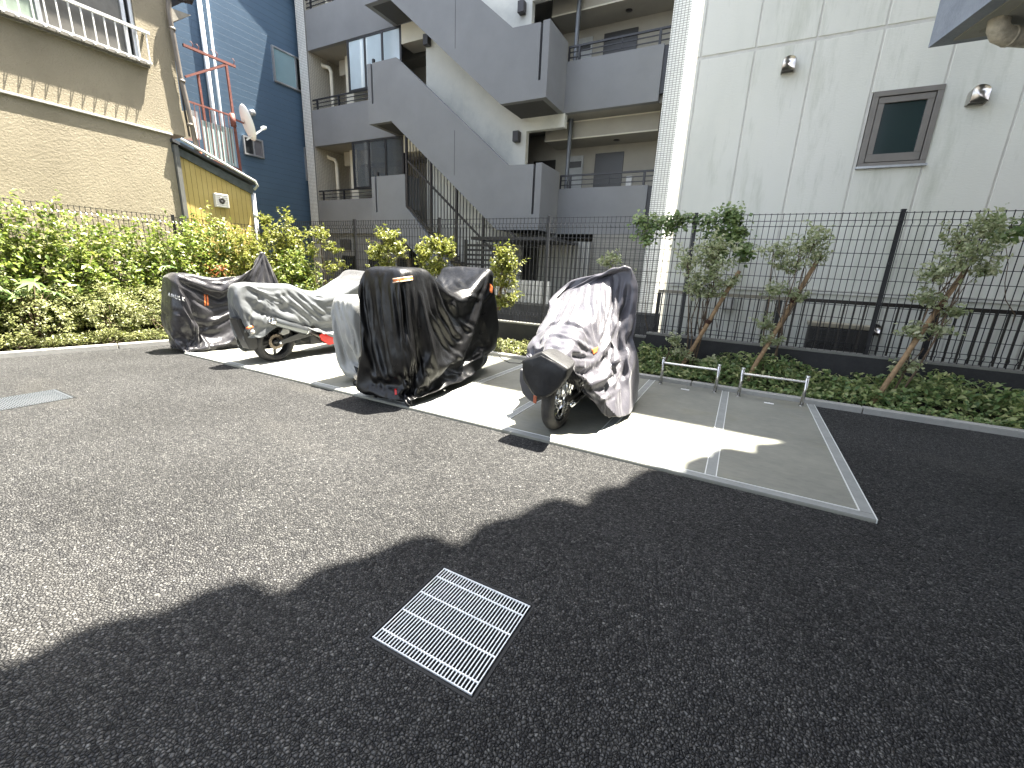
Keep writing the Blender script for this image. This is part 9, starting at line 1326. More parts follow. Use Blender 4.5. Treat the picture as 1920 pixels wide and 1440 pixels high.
COVER_GRID['dark'] = (46, 38, -8.406, 3.360, 0.012, [
51,-1,-1,-1,4,0,1,2,-1,-1,-1,3,-1,6,12,14,17,20,13,14,14,15,20,16,11,9,1,-1,-1,-3,0,2,3,-2,0,0,0,3,-4,-1,1,1,-3,2,-5,-2,8,7,-4,-10,1,5,-5,-1,1,-1,5,3,0,
-3,-3,-3,11,-5,1,-2,3,4,1,3,-3,-1,-3,4,1,-4,-6,2,0,-5,-1,-3,5,3,-3,-7,9,6,-1,-3,-3,0,-4,-1,2,2,0,8,2,-11,-18,6,0,6,-1,-2,1,-2,7,6,8,1,1,-6,-3,-2,2,5,-9,
0,-3,-9,-3,0,-8,7,-1,-7,7,10,7,4,0,-2,2,-6,-15,6,8,1,-4,1,1,-4,0,3,4,2,4,2,0,2,-1,2,-5,3,-4,-8,1,9,-4,-4,1,-10,0,6,7,2,-3,0,2,2,5,8,11,-6,-17,-14,8,-5,
4,3,-5,3,-1,3,2,-1,4,4,1,-2,-1,-3,1,-1,-3,4,-1,1,5,1,-2,2,6,-7,-1,0,-1,3,2,0,8,3,1,0,-11,2,-4,4,0,-8,-3,2,3,2,0,0,0,5,-3,-6,4,3,3,-5,0,1,1,4,10,-7,0,0,
-7,-1,-2,1,2,3,-1,5,1,2,4,-1,-5,-3,4,-2,-13,-5,3,5,4,-3,-1,5,-3,-5,2,2,-7,1,10,8,6,3,-4,-2,-9,3,-7,2,2,0,-1,0,-2,2,12,2,-1,1,-1,-6,-3,-1,2,-13,-4,6,2,-1,
0,-3,7,0,-5,0,8,0,1,4,1,-2,1,-3,-7,-3,6,1,1,-3,-3,0,2,3,1,0,-3,-1,0,9,-2,-4,-2,2,-8,1,6,-3,-1,-4,3,1,4,1,0,12,3,-2,-4,-4,-4,4,4,-19,12,1,-1,-3,-2,-4,-4,
1,-7,0,5,1,6,1,4,4,2,-2,-9,0,4,-4,-1,9,-15,4,-2,3,18,0,-2,0,-3,0,1,-1,-6,1,3,-5,-5,1,2,-3,-1,0,0,3,4,-1,-2,-7,-4,3,2,2,6,0,0,-4,-2,7,3,-9,5,5,1,1,-3,-4,
2,9,-2,2,-11,4,1,-4,-1,0,-3,-1,0,-7,8,0,-5,-2,-3,5,3,-1,-2,0,5,3,1,-8,3,4,5,-5,-2,5,0,-3,-2,-5,5,0,2,-2,2,5,-3,1,0,-2,-7,0,1,-3,-10,-1,4,4,1,-4,1,-2,-1,
3,11,3,0,-7,2,-5,21,-1,-5,-3,-3,-2,3,2,-13,-5,3,5,13,12,-6,-2,-2,-4,-1,-3,-6,-1,-1,-3,-2,-1,5,1,-3,2,3,8,7,2,-10,-4,0,-8,12,12,-7,0,-5,-2,-1,4,4,-2,-3,
0,8,-6,1,0,-3,0,3,-2,-4,-2,1,6,4,3,-4,0,1,-7,-3,0,-1,0,2,0,-3,-1,-5,26,1,-15,1,0,-1,-2,0,1,2,2,2,-3,0,1,1,0,1,-2,-4,3,-3,-8,1,-1,7,7,5,3,0,-7,-2,-1,-7,
-1,-3,1,-8,6,27,-7,-15,0,2,0,0,3,2,3,-2,2,3,-2,-2,-3,-3,3,3,-4,6,-8,-11,5,-1,-2,4,8,2,1,2,2,-13,-1,0,5,-11,-8,15,20,-10,-7,-1,1,2,2,-1,6,3,-1,-2,-2,1,-2,
-3,-1,0,7,-6,8,-9,-12,5,0,-2,4,4,5,1,2,-15,4,-3,-5,13,-13,-5,18,10,-8,-2,1,2,-3,6,6,-2,-2,-3,0,0,0,3,-7,-1,2,3,-3,0,-5,-2,2,4,-5,2,11,-1,-14,-3,3,0,-1,
-3,9,-16,3,16,0,-4,1,0,1,5,2,-1,2,-3,0,-2,0,-5,0,1,1,2,-5,0,1,-1,0,1,1,4,6,2,-20,7,-5,3,4,-8,-2,5,-13,8,9,-2,0,1,2,6,-2,3,-1,-4,-1,-1,0,-3,1,3,-1,-3,-2,
-1,4,0,2,0,-2,6,3,-4,-4,-5,0,1,-3,11,-3,-5,-5,-10,15,4,1,1,7,7,-1,-2,-1,-1,-1,-7,0,-1,4,-2,-3,-5,-1,1,9,2,2,-9,9,6,-1,-12,0,-2,-3,1,0,-10,9,10,-5,-5,-7,
11,3,2,11,1,3,-3,-7,3,0,-5,-3,2,-4,-3,-6,0,-1,12,5,-1,-11,8,9,2,-11,-9,2,-3,1,0,1,5,-8,-7,14,2,-6,-1,5,7,4,1,1,-6,2,-8,-4,1,-10,2,2,3,-5,3,5,7,-1,-11,13,
8,-2,-10,-10,-7,3,11,-3,1,1,-3,2,2,-8,6,5,-5,7,6,-3,5,-13,-9,3,7,-6,0,1,0,-1,-3,2,-1,9,4,-15,17,9,-2,-12,-13,-9,5,10,4,-2,0,4,6,2,-1,-2,-8,1,4,7,8,0,-21,
-6,2,-5,-3,6,4,6,-10,-1,-1,3,5,5,-14,16,7,-7,-14,-11,-2,8,12,10,-8,-2,2,-4,-2,2,6,6,4,-4,7,4,-6,-20,-3,2,2,1,0,-3,-1,3,3,-3,0,3,1,-9,16,4,-15,-14,-2,5,
8,10,4,-2,-8,4,1,1,1,-2,-2,1,2,6,6,2,-2,-5,-1,-1,-2,-10,-4,-1,-1,-2,3,1,5,1,-2,11,-5,-12,-5,3,4,5,4,-1,-4,-3,12,-2,0,0,0,1,0,0,3,4,-7,-10,9,12,-4,-19,-2,
6,-1,3,4,-2,1,-3,-3,-1,3,4,-2,5,6,3,0,-1,-3,-5,-3,0,6,-4,7,6,0,-2,-2,-2,2,-1,9,-17,3,-1,-5,3,5,0,1,-2,-1,3,-3,2,-1,-6,-2,0,13,-9,-3,6,3,4,3,-1,-5,-2,-6,
4,5,-4,13,-2,1,6,-7,-14,-8,19,-34,19,5,4,-4,5,0,-1,3,-2,0,-8,-1,9,-1,0,-6,18,-9,-11,7,-3,-2,5,7,-2,-9,3,4,12,-1,-5,6,-9,-9,-1,-1,-2,5,-19,18,11,-8,-3,2,
0,2,-4,-4,7,-2,-2,6,1,-6,1,16,-4,-16,8,1,-8,-4,3,2,2,5,4,0,6,-6,-15,4,-4,7,-4,-1,2,0,2,11,-7,0,-1,-4,-3,0,4,-3,3,2,0,-4,-3,5,13,1,-19,1,12,-7,-8,6,1,7,
-2,1,1,-15,4,0,7,-2,-7,2,1,-2,0,5,11,-2,-4,-7,1,1,-4,6,-3,0,1,2,-10,-3,1,17,10,-11,-9,12,-7,-3,1,4,-5,-1,-6,-1,14,-8,9,-3,-11,7,-5,-3,4,-5,5,6,1,1,2,-5,
-3,6,-2,-1,-2,5,-6,-10,3,-1,2,16,2,-6,-4,-4,3,2,1,-8,-12,23,-6,-1,4,-7,0,1,2,-4,1,-7,2,4,7,3,-4,-2,0,0,3,-1,2,-4,2,-4,-3,-4,0,-7,6,-2,4,1,2,3,1,-8,4,2,
-4,5,-6,-1,2,-2,1,-3,2,-1,-2,1,3,2,2,-1,-1,0,0,1,-1,2,1,-4,-4,0,-1,1,-6,2,5,0,3,8,-4,-8,6,-2,0,2,-5,-1,1,0,-1,-5,0,5,-7,2,2,5,4,2,-4,-4,3,0,-4,3,2,5,-12,
-4,1,1,0,6,-9,4,8,6,-1,-6,6,-6,-1,4,-2,-5,4,-1,-2,-1,-4,5,-6,-1,1,4,3,6,-1,-4,-2,2,-1,-4,1,3,10,-11,1,-2,2,-9,2,6,2,7,-4,-2,-3,-2,6,2,-6,0,0,0,-4,2,-7,
3,-1,-1,0,0,3,3,4,-1,2,-7,0,-2,1,-1,2,11,-12,-7,-4,6,4,0,6,3,-2,0,1,-8,5,-5,7,-2,-1,-3,-6,-2,5,-1,0,0,0,-2,5,-5,6,7,-5,1,-2,0,-3,0,0,-5,6,-2,1,-3,3,-1,
3,5,-7,2,1,1,-3,3,0,1,-1,-7,-1,-7,-6,8,6,0,0,-3,0,8,-10,-1,8,1,-3,0,1,1,-4,1,0,2,-1,-2,-4,5,4,6,-2,0,0,0,-4,0,1,0,-8,1,-3,5,2,-12,8,1,-3,-1,-3,2,9,-2,-9,
3,4,0,-5,-1,0,4,-3,4,0,-5,3,2,3,6,-4,6,-5,2,-1,-3,-8,4,-4,0,2,-4,-3,3,-3,-1,2,4,-3,1,-6,1,8,6,2,-6,-2,2,4,-7,6,-6,-3,-1,1,2,4,5,-4,-1,-1,-1,-3,0,-1,-7,
8,-2,7,4,-1,-7,0,-2,-1,-2,4,-8,15,3,-3,-9,-5,5,3,-3,-2,2,-2,4,-6,4,2,3,-2,5,1,-2,-1,-1,0,-3,3,-1,-2,-1,-2,-3,2,5,-3,-3,4,0,-2,9,-2,0,-2,0,3,-1,1,-2,-6,
-1,-3,1,3,-1,-1,2,0,32,-1,4,0,-1,-1,2,-1,-1,0,1,-2,2,0,2,-3,-1,2,1,-3,1,0,0,1,-3,1,0,-1,1,1,-2,1,1,-1,-2,3,0,-1,1,-1,0,-1,3,3,3,0,0,1,0,-1,1,1,-1,-8,-11,
-9,-4,2,2,-2,7,-1,7,4,2,2,-1,4,10,-4,-4,-2,1,-2,3,-5,5,5,-2,2,-1,-5,-1,2,0,5,-4,8,0,3,-12,-7,-5,-2,1,3,0,1,6,17,1,-3,1,2,-3,-8,-8,5,-2,-2,-1,-2,2,5,4,-1,
5,-1,0,5,4,-3,0,-5,-2,-4,-8,-1,-8,20,9,2,-2,-10,-10,13,10,-2,-2,-7,1,-1,5,6,3,-5,1,-4,-1,-3,-9,4,1,2,-1,5,3,-1,-6,-1,-5,-7,8,0,-2,-12,20,-11,-6,-2,2,3,
11,-10,-3,11,15,10,-6,1,-2,-3,-2,-2,-2,1,-4,0,0,-3,0,5,0,3,-1,-2,-10,-1,2,9,-10,-4,5,-2,0,9,-7,1,4,2,-2,-1,-4,-1,2,6,9,-1,1,-6,3,2,-3,1,-3,-5,2,-2,5,-3,
4,-1,-5,0,0,-1,1,-5,2,-1,-7,-1,3,9,-4,4,0,2,0,1,-3,0,2,-4,-8,5,8,6,-5,1,11,-7,-4,0,-7,8,3,-2,3,2,-1,-4,1,0,-1,-4,-3,-5,10,6,-4,-3,2,3,-2,1,-3,3,4,0,-11,
-3,6,-4,-3,9,-1,4,-1,9,0,-5,-3,0,2,3,1,-9,5,-1,-4,4,0,-3,-1,4,-1,12,-1,-13,4,1,0,-2,2,-2,1,-7,-1,6,1,2,-2,-6,7,1,0,3,0,-1,-4,0,5,-3,5,-2,-3,-3,7,-6,-2,
4,3,4,8,-8,-3,-9,12,-1,-4,2,0,0,-5,-5,-2,-2,4,4,3,1,0,-2,-2,0,7,-3,1,-2,7,-4,-2,4,0,2,-3,2,-2,-1,0,2,-1,0,-6,4,6,-3,2,0,0,-1,-5,0,1,-1,0,-1,1,3,-1,1,0,
4,2,-1,-3,0,6,-1,2,1,1,-2,-1,1,2,-2,2,-4,-7,-5,11,1,-2,1,2,1,-2,1,-2,-10,4,5,-2,-2,-6,-5,1,4,6,2,7,0,-3,3,13,0,-9,10,-1,-1,1,-1,2,0,-3,-1,-6,1,-1,1,-2,
3,-1,-2,1,-2,-4,5,-7,-7,-2,-1,1,4,-1,0,6,8,1,4,3,2,26,-2,-6,0,5,6,-1,-4,-2,2,1,0,1,-2,-6,9,1,-3,0,-1,-4,-3,3,-6,-4,1,4,4,6,-3,3,-1,-4,-14,-4,14,10,0,14,
1,2,-5,8,2,3,0,-3,1,1,0,1,0,1,-2,2,1,0,1,2,1,-4,0,1,-2,-3,-4,-5,3,1,0,-2,1,-1,-2,5,-5,20,2,-2,-2,-2,8,2,2,2,0,-1,2,2,-1,1,1,0,1,-2,1,1,-1,-4,2,0,-1,-4,
0,-1,1,-4,-1,0,4,-4,-5,4,-1,27,1,-3,5,-7,4,4,3,2,1,1,2,0,2,-1,0,-3,-1,2,0,-1,1,3,-1,-1,-2,-1,-1,-2,-2,0,-1,-1,1,-1,-3,-1,1,28,1,4,-6,5,-6,6,4,5,1,-1,0,
1,-1,1,2,-1,-2,0,0,0,2,3,-3,-3,-1,1,-1,0,-1,-2,-3,0,-3,-5,2,-1,0,23,2,-2,1,1,4,-1,6,0,2,3,0,0,-1,-1,-1,2,1,2,1,0,1,-3,-3,2,2,-2,1,-1,-2,-2,0,-3,-7,-4,5,
-2,0,18,-1,4,1,1,4,0,-1,-1,2,5,-2,-1,-1,2,2,0,0,0,-2,1,-1,-2,3,3,2,-1,-4,0,0,-3,0,-3,-5,-5,2,-1,3,21,1,1,1,-1,-5,5,2,1,2,3,0,-3,-1,0,0,0,1,1,0,0,-1,-1,
3,-1,-1,0,0,0,-4,-1,0,-2,-7,6,-2,4,-2,29,1,1,0,1,-1,-2,5,2,-3,-1,1,-4,2,0,0,4,0,0,3,0,0,-3,-1,-1,-1,-1,2,0,-3,4,-1,-9,0,8,2,-3,-3,30,1,-3,2,2,3,1,-2,3,
-2,-2,-1,-1,5,-1,0,2,1,-1,0,-1,0,-1,2,-3,0,1,-2,-4,4,-3,-4,0,8,0,-1,-3,-1,27,3,0,-1,-3,1,1,2,0,4,0,-6,1,2,2,0,1,-3,-3,-2,2,-2,4,1,3,-2,-2,-1,2,-3,-4,-6,
9,3,-3,2,4,-5,24,-1,1,-1,-2,-2,1,1,-1,5,-3,-4,4,-2,1,4,-1,1,1,-1,-2,-2,5,1,-4,-1,0,0,-3,-4,0,7,-2,-1,6,-3,-2,4,21,1,-1,-1,1,1,-1,2,0,3,-16,15,-5,-2,-1,
1,1,6,-1,0,1,1,1,-3,4,-2,-4,-5,-3,5,3,-1,0,5,1,-6,1,-2,24,0,3,3,-1,-2,-1,-1,7,-14,4,-5,2,0,-1,-6,0,1,10,8,-2,1,-2,-1,0,-2,-4,-2,7,-2,-1,2,2,-2,1,5,-2,-3,
27,-2,-2,0,2,2,2,-4,-5,-23,20,-9,13,5,3,1,-4,-6,-7,-2,2,1,-2,5,2,0,4,4,-3,2,1,1,1,-2,-2,0,-3,4,20,1,0,-1,0,0,-2,-25,6,22,-7,-4,1,8,2,-1,2,-1,-1,0,0,-1,
6,-5,-7,8,0,0,-1,-3,2,2,3,1,-4,-2,1,1,23,-6,0,1,2,0,-22,-4,2,18,-20,9,5,8,-3,-5,2,1,-3,-6,6,0,-7,4,6,2,4,4,2,3,-1,-3,-2,4,2,1,0,-3,30,0,-6,-1,1,-19,-6,
23,-8,-16,25,-17,-2,-5,5,3,-3,2,2,4,-3,4,6,-7,5,-3,-5,4,6,7,1,-2,-2,2,3,3,-1,1,26,-9,3,2,-19,2,18,-2,-8,-8,6,13,-25,-4,3,7,-5,3,3,1,1,2,3,6,-6,-3,-1,1,
-1,2,6,3,0,1,1,0,4,-1,21,-1,-6,-10,4,6,2,-4,-3,1,0,1,4,-13,-6,3,4,2,3,-3,-1,3,2,-3,4,-1,1,-5,6,-1,0,6,4,-4,2,0,2,-1,22,3,-4,-1,1,1,-12,8,-12,12,-2,-4,8,
-10,-4,-11,11,3,0,-7,2,3,-2,7,2,-1,3,-9,-1,4,7,-5,6,3,-1,3,-1,0,22,1,3,-5,-2,-10,11,-5,-3,7,-9,1,1,3,-8,-3,-1,1,2,1,-2,2,-2,3,4,4,0,3,-12,2,-1,11,0,4,5,
-2,-5,1,20,-3,3,-9,-3,12,0,-10,1,-2,-1,2,1,1,-6,3,-7,0,2,5,-2,-5,3,1,2,4,-2,2,4,-11,3,-2,7,6,-4,7,0,-3,15,1,-10,9,-1,0,1,-8,3,-3,0,1,4,-1,-1,1,-4,-5,2,
6,-4,1,2,0,-4,2,2,2,0,-3,-5,4,-6,7,3,3,3,-2,15,0,2,3,-3,-1,-3,-2,3,1,-8,2,2,6,2,-9,5,-8,0,3,0,-3,3,-2,0,0,5,0,-1,2,-7,-3,6,-7,15,-2,4,-3,14,5,3,-3,4,-1,
-7,1,-1,-3,-4,5,-3,4,0,0,0,1,-8,0,7,-4,-4,0,3,2,0,4,0,4,1,-4,-2,4,-3,3,2,-4,18,0,1,-2,-1,0,-7,4,0,-6,6,2,-6,6,3,-1,-3,6,-9,-5,3,8,-6,-8,7,3,-1,2,2,4,1,
-4,0,-1,-3,3,-3,5,14,0,-1,3,-1,-11,3,7,3,-2,3,-7,6,-5,6,-1,-3,4,-2,-3,2,-2,3,-2,-5,0,-1,-8,7,-3,3,9,-4,2,-1,-3,-1,5,8,-1,6,-1,-1,2,-2,1,4,1,1,0,-5,0,-1,
4,3,-6,3,0,-2,1,-2,-1,-1,-13,5,6,-5,3,-3,-2,8,-2,2,0,1,-2,11,-1,0,0,0,3,4,3,4,0,2,1,2,-4,0,5,-3,-1,5,0,-7,-1,2,-5,-10,6,0,3,2,-1,1,-4,-5,-2,-3,0,0,4,10,
-3,3,2,6,1,6,-3,4,1,6,3,2,-1,-4,1,3,3,2,-3,1,-10,-4,5,7,0,-7,0,-4,-5,1,-2,-7,-2,-3,-5,1,4,7,6,-5,4,0,0,5,2,1,8,-1,3,1,4,4,0,-2,-1,-5,1,-1,5,-2,4,-5,-3,
-1,-3,0,-4,-1,-3,-4,-6,-4,1,0,-1,0,0,5,-1,0,6,1,2,-2,-3,-4,-1,-1,4,10,3,1,-1,4,-1,1,-2,0,-3,-8,-1,4,-2,0,4,-6,2,1,-3,-6,-3,2,-2,11,-2,-1,1,2,0,-1,-4,-6,
0,0,0,0,0,2,6,5,-1,0,0,0,-2,-2,-6,-2,0,0,0,0,0,3,4,-1,0,3,-1,-1,0,-2,0,5,4,0,4,1,2,2,-2,-4,-3,-4,3,17,0,-8,-6,-2,4,4,-4,-3,5,-3,-6,-1,4,6,0,-2,-3,-1,-1,
-3,-3,-1,0,-2,6,4,0,3,0,8,7,7,-2,8,-3,-1,3,-9,-8,6,11,-1,-2,-4,6,-2,-7,-17,3,1,-5,-2,3,4,-6,0,2,-2,-2,-3,-6,0,5,0,2,0,5,-3,-2,1,7,-5,9,2,6,3,3,3,-3,-3,
-8,-3,-2,10,-1,6,-5,-3,3,-9,-5,-8,5,-2,-1,-1,1,-5,-2,2,2,0,5,-2,1,5,3,-1,2,2,-4,7,-1,8,3,-6,-2,1,3,3,-2,-7,3,-1,-10,1,-7,4,-2,0,-6,-2,-4,2,-1,1,1,3,-3,
4,3,2,2,5,2,4,0,1,9,4,-3,-8,1,6,1,-1,0,0,4,-4,-7,-2,2,-4,0,-2,0,-6,-4,-1,-4,-6,5,0,0,1,1,0,1,9,4,1,3,4,3,3,3,0,7,2,-3,-1,3,2,0,-1,-1,0,-1,-3,-1,-4,-3,-4,
-6,-2,-3,-8,-4,6,-11,8,-4,-1,5,4,-3,4,4,4,3,3,1,2,-5,8,5,7,-2,-2,-1,2,3,-2,-2,0,0,-4,-1,-1,-5,-7,2,-5,-1,-4,-10,-4,10,-6,0,-2,4,4,5,-2,2,2,1,-1,2,1,8,3,
-3,2,6,-2,-1,4,-3,2,-1,-5,-2,2,0,-3,-1,-5,-5,3,-6,-2,0,-8,-3,8,-6,-3,0,4,5,2,2,4,1,0,1,6,3,1,5,-4,9,4,-3,-4,-1,0,2,1,0,-1,-1,-3,-3,-3,-1,-5,-4,-4,-1,-12,
0,4,-4,-1,5,-5,5,5,3,1,5,4,4,9,5,-1,-1,1,1,2,1,-2,0,-3,0,1,4,0,-4,-5,-3,1,-6,-4,-1,-6,-9,-1,-5,1,-3,2,2,0,2,8,1,-4,4,4,4,4,3,4,-4,2,1,-2,2,2,-2,2,0,1,-2,
2,-1,-4,-4,-3,-8,-3,-2,1,2,-5,-8,-4,4,0,-1,9,-4,5,2,1,2,6,7,-3,0,6,4,1,-1,-3,-2,0,2,1,-3,-1,-1,-2,1,-3,-3,-3,0,-4,-2,0,0,2,-2,-15,6,1,5,-1,1,-1,4,2,3,5,
5,3,2,2,6,-4,-13,-2,1,2,3,0,1,0,-4,3,-2,-1,1,-4,-3,-1,-2,-2,2,4,-6,-14,4,-2,5,-3,6,-8,1,4,2,1,-2,3,2,0,1,-9,-2,0,0,0,1,0,0,3,4,3,-4,-3,-1,0,2,-1,-6,-2,
-5,-2,3,4,4,0,1,1,-3,3,-3,0,1,1,1,4,4,-1,-4,-4,-1,0,0,0,0,-2,-6,-1,5,0,3,1,-2,0,0,-3,2,2,-2,-2,2,1,0,0,2,7,-8,0,-1,2,-1,1,0,0,-1,-3,-2,-6,3,-2,0,1,0,1,
0,-2,-5,5,2,3,3,-1,2,0,1,1,-2,-1,4,2,-5,0,-2,3,9,-8,2,-1,2,-1,-1,-2,-2,0,-5,-8,4,0,-3,-1,-1,5,3,-2,6,-4,0,5,-2,-1,0,4,2,-2,0,3,2,5,-9,1,-4,-2,4,8,-6,1,
-3,0,1,-1,3,2,-14,2,1,1,0,3,3,-5,-1,4,4,0,-4,-1,0,0,0,2,0,-2,4,8,-5,-6,4,2,1,1,-5,6,0,-2,-1,-1,2,0,-2,-1,-8,2,-1,4,0,4,4,-4,-3,1,4,-1,0,-1,-1,3,0,-3,-1,
0,6,8,-16,-6,12,-1,1,2,2,-2,6,-7,3,0,-1,2,0,-8,-4,3,2,0,1,4,0,0,-2,7,0,0,-1,-1,-1,1,-1,-1,0,2,6,-17,-1,3,1,0,2,-2,2,4,0,5,-4,-1,0,3,2,-21,1,7,2,3,2,2,-3,
-1,8,5,-4,0,2,-4,0,0,0,-1,1,2,-6,-7,4,-3,0,0,2,3,2,-3,0,4,5,-2,0,1,-11,-15,14,4,0,0,5,-6,2,8,6,3,-7,4,0,-4,-2,-1,-4,2,2,2,-9,-3,0,0,-3,-1,3,1,2,1,-2,3,
3,1,3,-3,-20,6,11,4,-2,4,3,-3,-4,4,7,-5,1,5,2,-3,-1,-5,-1,0,1,-6,-4,-2,-5,1,2,0,3,3,0,1,6,0,-1,5,-3,-11,-15,23,8,1,-2,-3,1,0,3,1,0,-4,1,0,-2,3,-4,0,0,-2,
-5,-3,-1,-1,1,4,-7,1,-2,-1,6,5,3,6,3,3,-13,-21,21,21,3,-1,-1,-2,-5,0,3,-2,-6,3,6,-2,-2,-1,-2,1,-5,-2,-6,-3,2,-2,0,-10,3,5,0,3,1,1,4,5,7,8,-40,18,26,5,3,
-2,1,-2,-3,-4,-3,0,1,-2,2,3,-1,1,1,-10,-6,-4,-6,-4,1,2,-8,2,-2,-3,3,6,0,4,5,-8,-1,7,16,-4,10,4,-4,-7,-2,0,1,7,-1,1,1,2,-3,0,1,-5,-6,-2,-3,-6,-2,-3,-4,-1,
-2,-2,-1,1,1,0,2,-1,-5,1,-6,-22,37,5,0,3,-3,-1,-2,2,-4,-6,3,-1,-4,-1,4,4,6,-4,-2,1,1,-1,0,-1,-4,-4,1,-2,3,-2,-2,-1,-3,-6,-5,1,0,6,-2,-3,-4,0,1,0,-3,-2,
3,2,-3,1,-1,-5,1,5,3,3,0,4,5,2,0,3,5,-1,-2,0,-1,3,-5,-8,-3,-3,-7,-3,3,0,-4,10,-29,-6,1,4,6,3,3,-1,0,-2,4,3,-4,-2,-2,1,7,3,3,4,4,2,1,5,3,7,2,4,-15,-3,-1,
-4,-1,3,-3,-10,-4,6,13,-28,-3,1,3,1,0,-2,0,3,-2,0,4,-4,0,4,7,2,1,2,6,7,1,2,4,2,9,1,-3,-6,-5,-1,2,1,-7,-5,-1,0,3,1,-6,1,-6,0,2,1,-2,-1,1,2,-1,-1,-1,1,4,
6,4,2,1,3,3,3,2,4,-2,1,1,-8,-3,-1,-1,-10,-1,-6,0,-5,-4,7,-3,-2,0,0,-2,0,-1,0,3,0,-3,-1,4,3,0,5,4,7,6,-1,-2,7,4,11,-9,2,2,-7,-4,-3,-8,-1,-6,-4,2,-5,-3,0,
1,0,-1,-4,-2,3,2,-6,1,2,-1,-1,-1,5,3,0,3,5,10,4,2,-1,5,10,-3,1,-10,3,-5,-6,6,-4,-9,0,0,-2,-4,-4,-3,4,0,0,1,-2,2,-1,-4,-1,0,0,1,5,3,-2,1,6,0,9,8,-1,10,-2,
2,1,-8,5,1,-7,-1,-2,-6,-2,-2,-2,-5,1,2,-2,0,-1,-2,0,2,1,-3,-2,4,-1,3,4,1,1,0,1,4,-2,8,5,8,-3,0,3,0,-4,-1,-9,-4,-3,-5,-3,-3,-5,1,-2,2,-2,0,1,0,-1,-2,2,1,
-1,-1,-1,3,2,1,6,6,1,0,5,-2,20,-1,-5,3,1,0,0,-6,-6,-5,-5,-4,-1,-4,-5,0,0,0,1,-1,1,-3,-4,1,0,-1,1,0,-1,3,2,2,4,5,0,3,5,13,5,5,-6,3,-3,6,-5,-1,-6,-1,-11,
2,-2,-7,-5,1,-2,-1,-2,0,-1,1,-1,-1,-1,0,3,-3,1,1,4,6,2,5,3,2,1,8,8,0,8,-9,2,1,-3,-3,-1,-12,-2,1,-3,-5,1,0,-2,-10,2,2,-2,1,3,-3,2,-1,1,0,0,-2,3,2,7,2,7,
6,-1,0,3,5,0,2,6,-1,-5,-4,1,-6,-2,-1,-1,1,2,-7,-6,3,-4,1,3,0,0,-2,-2,7,-4,-6,4,1,-2,6,6,1,1,-3,12,5,-9,6,-2,5,1,0,2,-7,3,-6,0,0,4,-1,-4,-7,0,0,6,-1,-4,
-5,-6,1,-3,-5,2,4,-9,1,9,7,3,4,3,3,7,-2,1,0,3,-3,5,-2,-4,-5,1,9,-4,0,-2,-2,-1,2,-2,-4,-5,-4,-2,5,10,-8,0,-7,-10,3,18,8,3,3,-2,3,-1,4,-8,-2,4,0,-2,4,8,-8,
-3,7,-3,-2,3,-1,-1,3,0,-1,-7,3,-1,1,2,-5,-7,7,-2,5,13,-1,-3,-5,1,-2,4,-2,-1,5,-1,0,-7,-2,5,5,4,-1,-2,-3,6,0,1,-3,-6,-5,-6,-4,1,1,4,5,3,2,4,3,6,0,-6,-1,
-10,4,-1,-2,-1,3,5,-2,4,-3,5,-2,3,-1,])
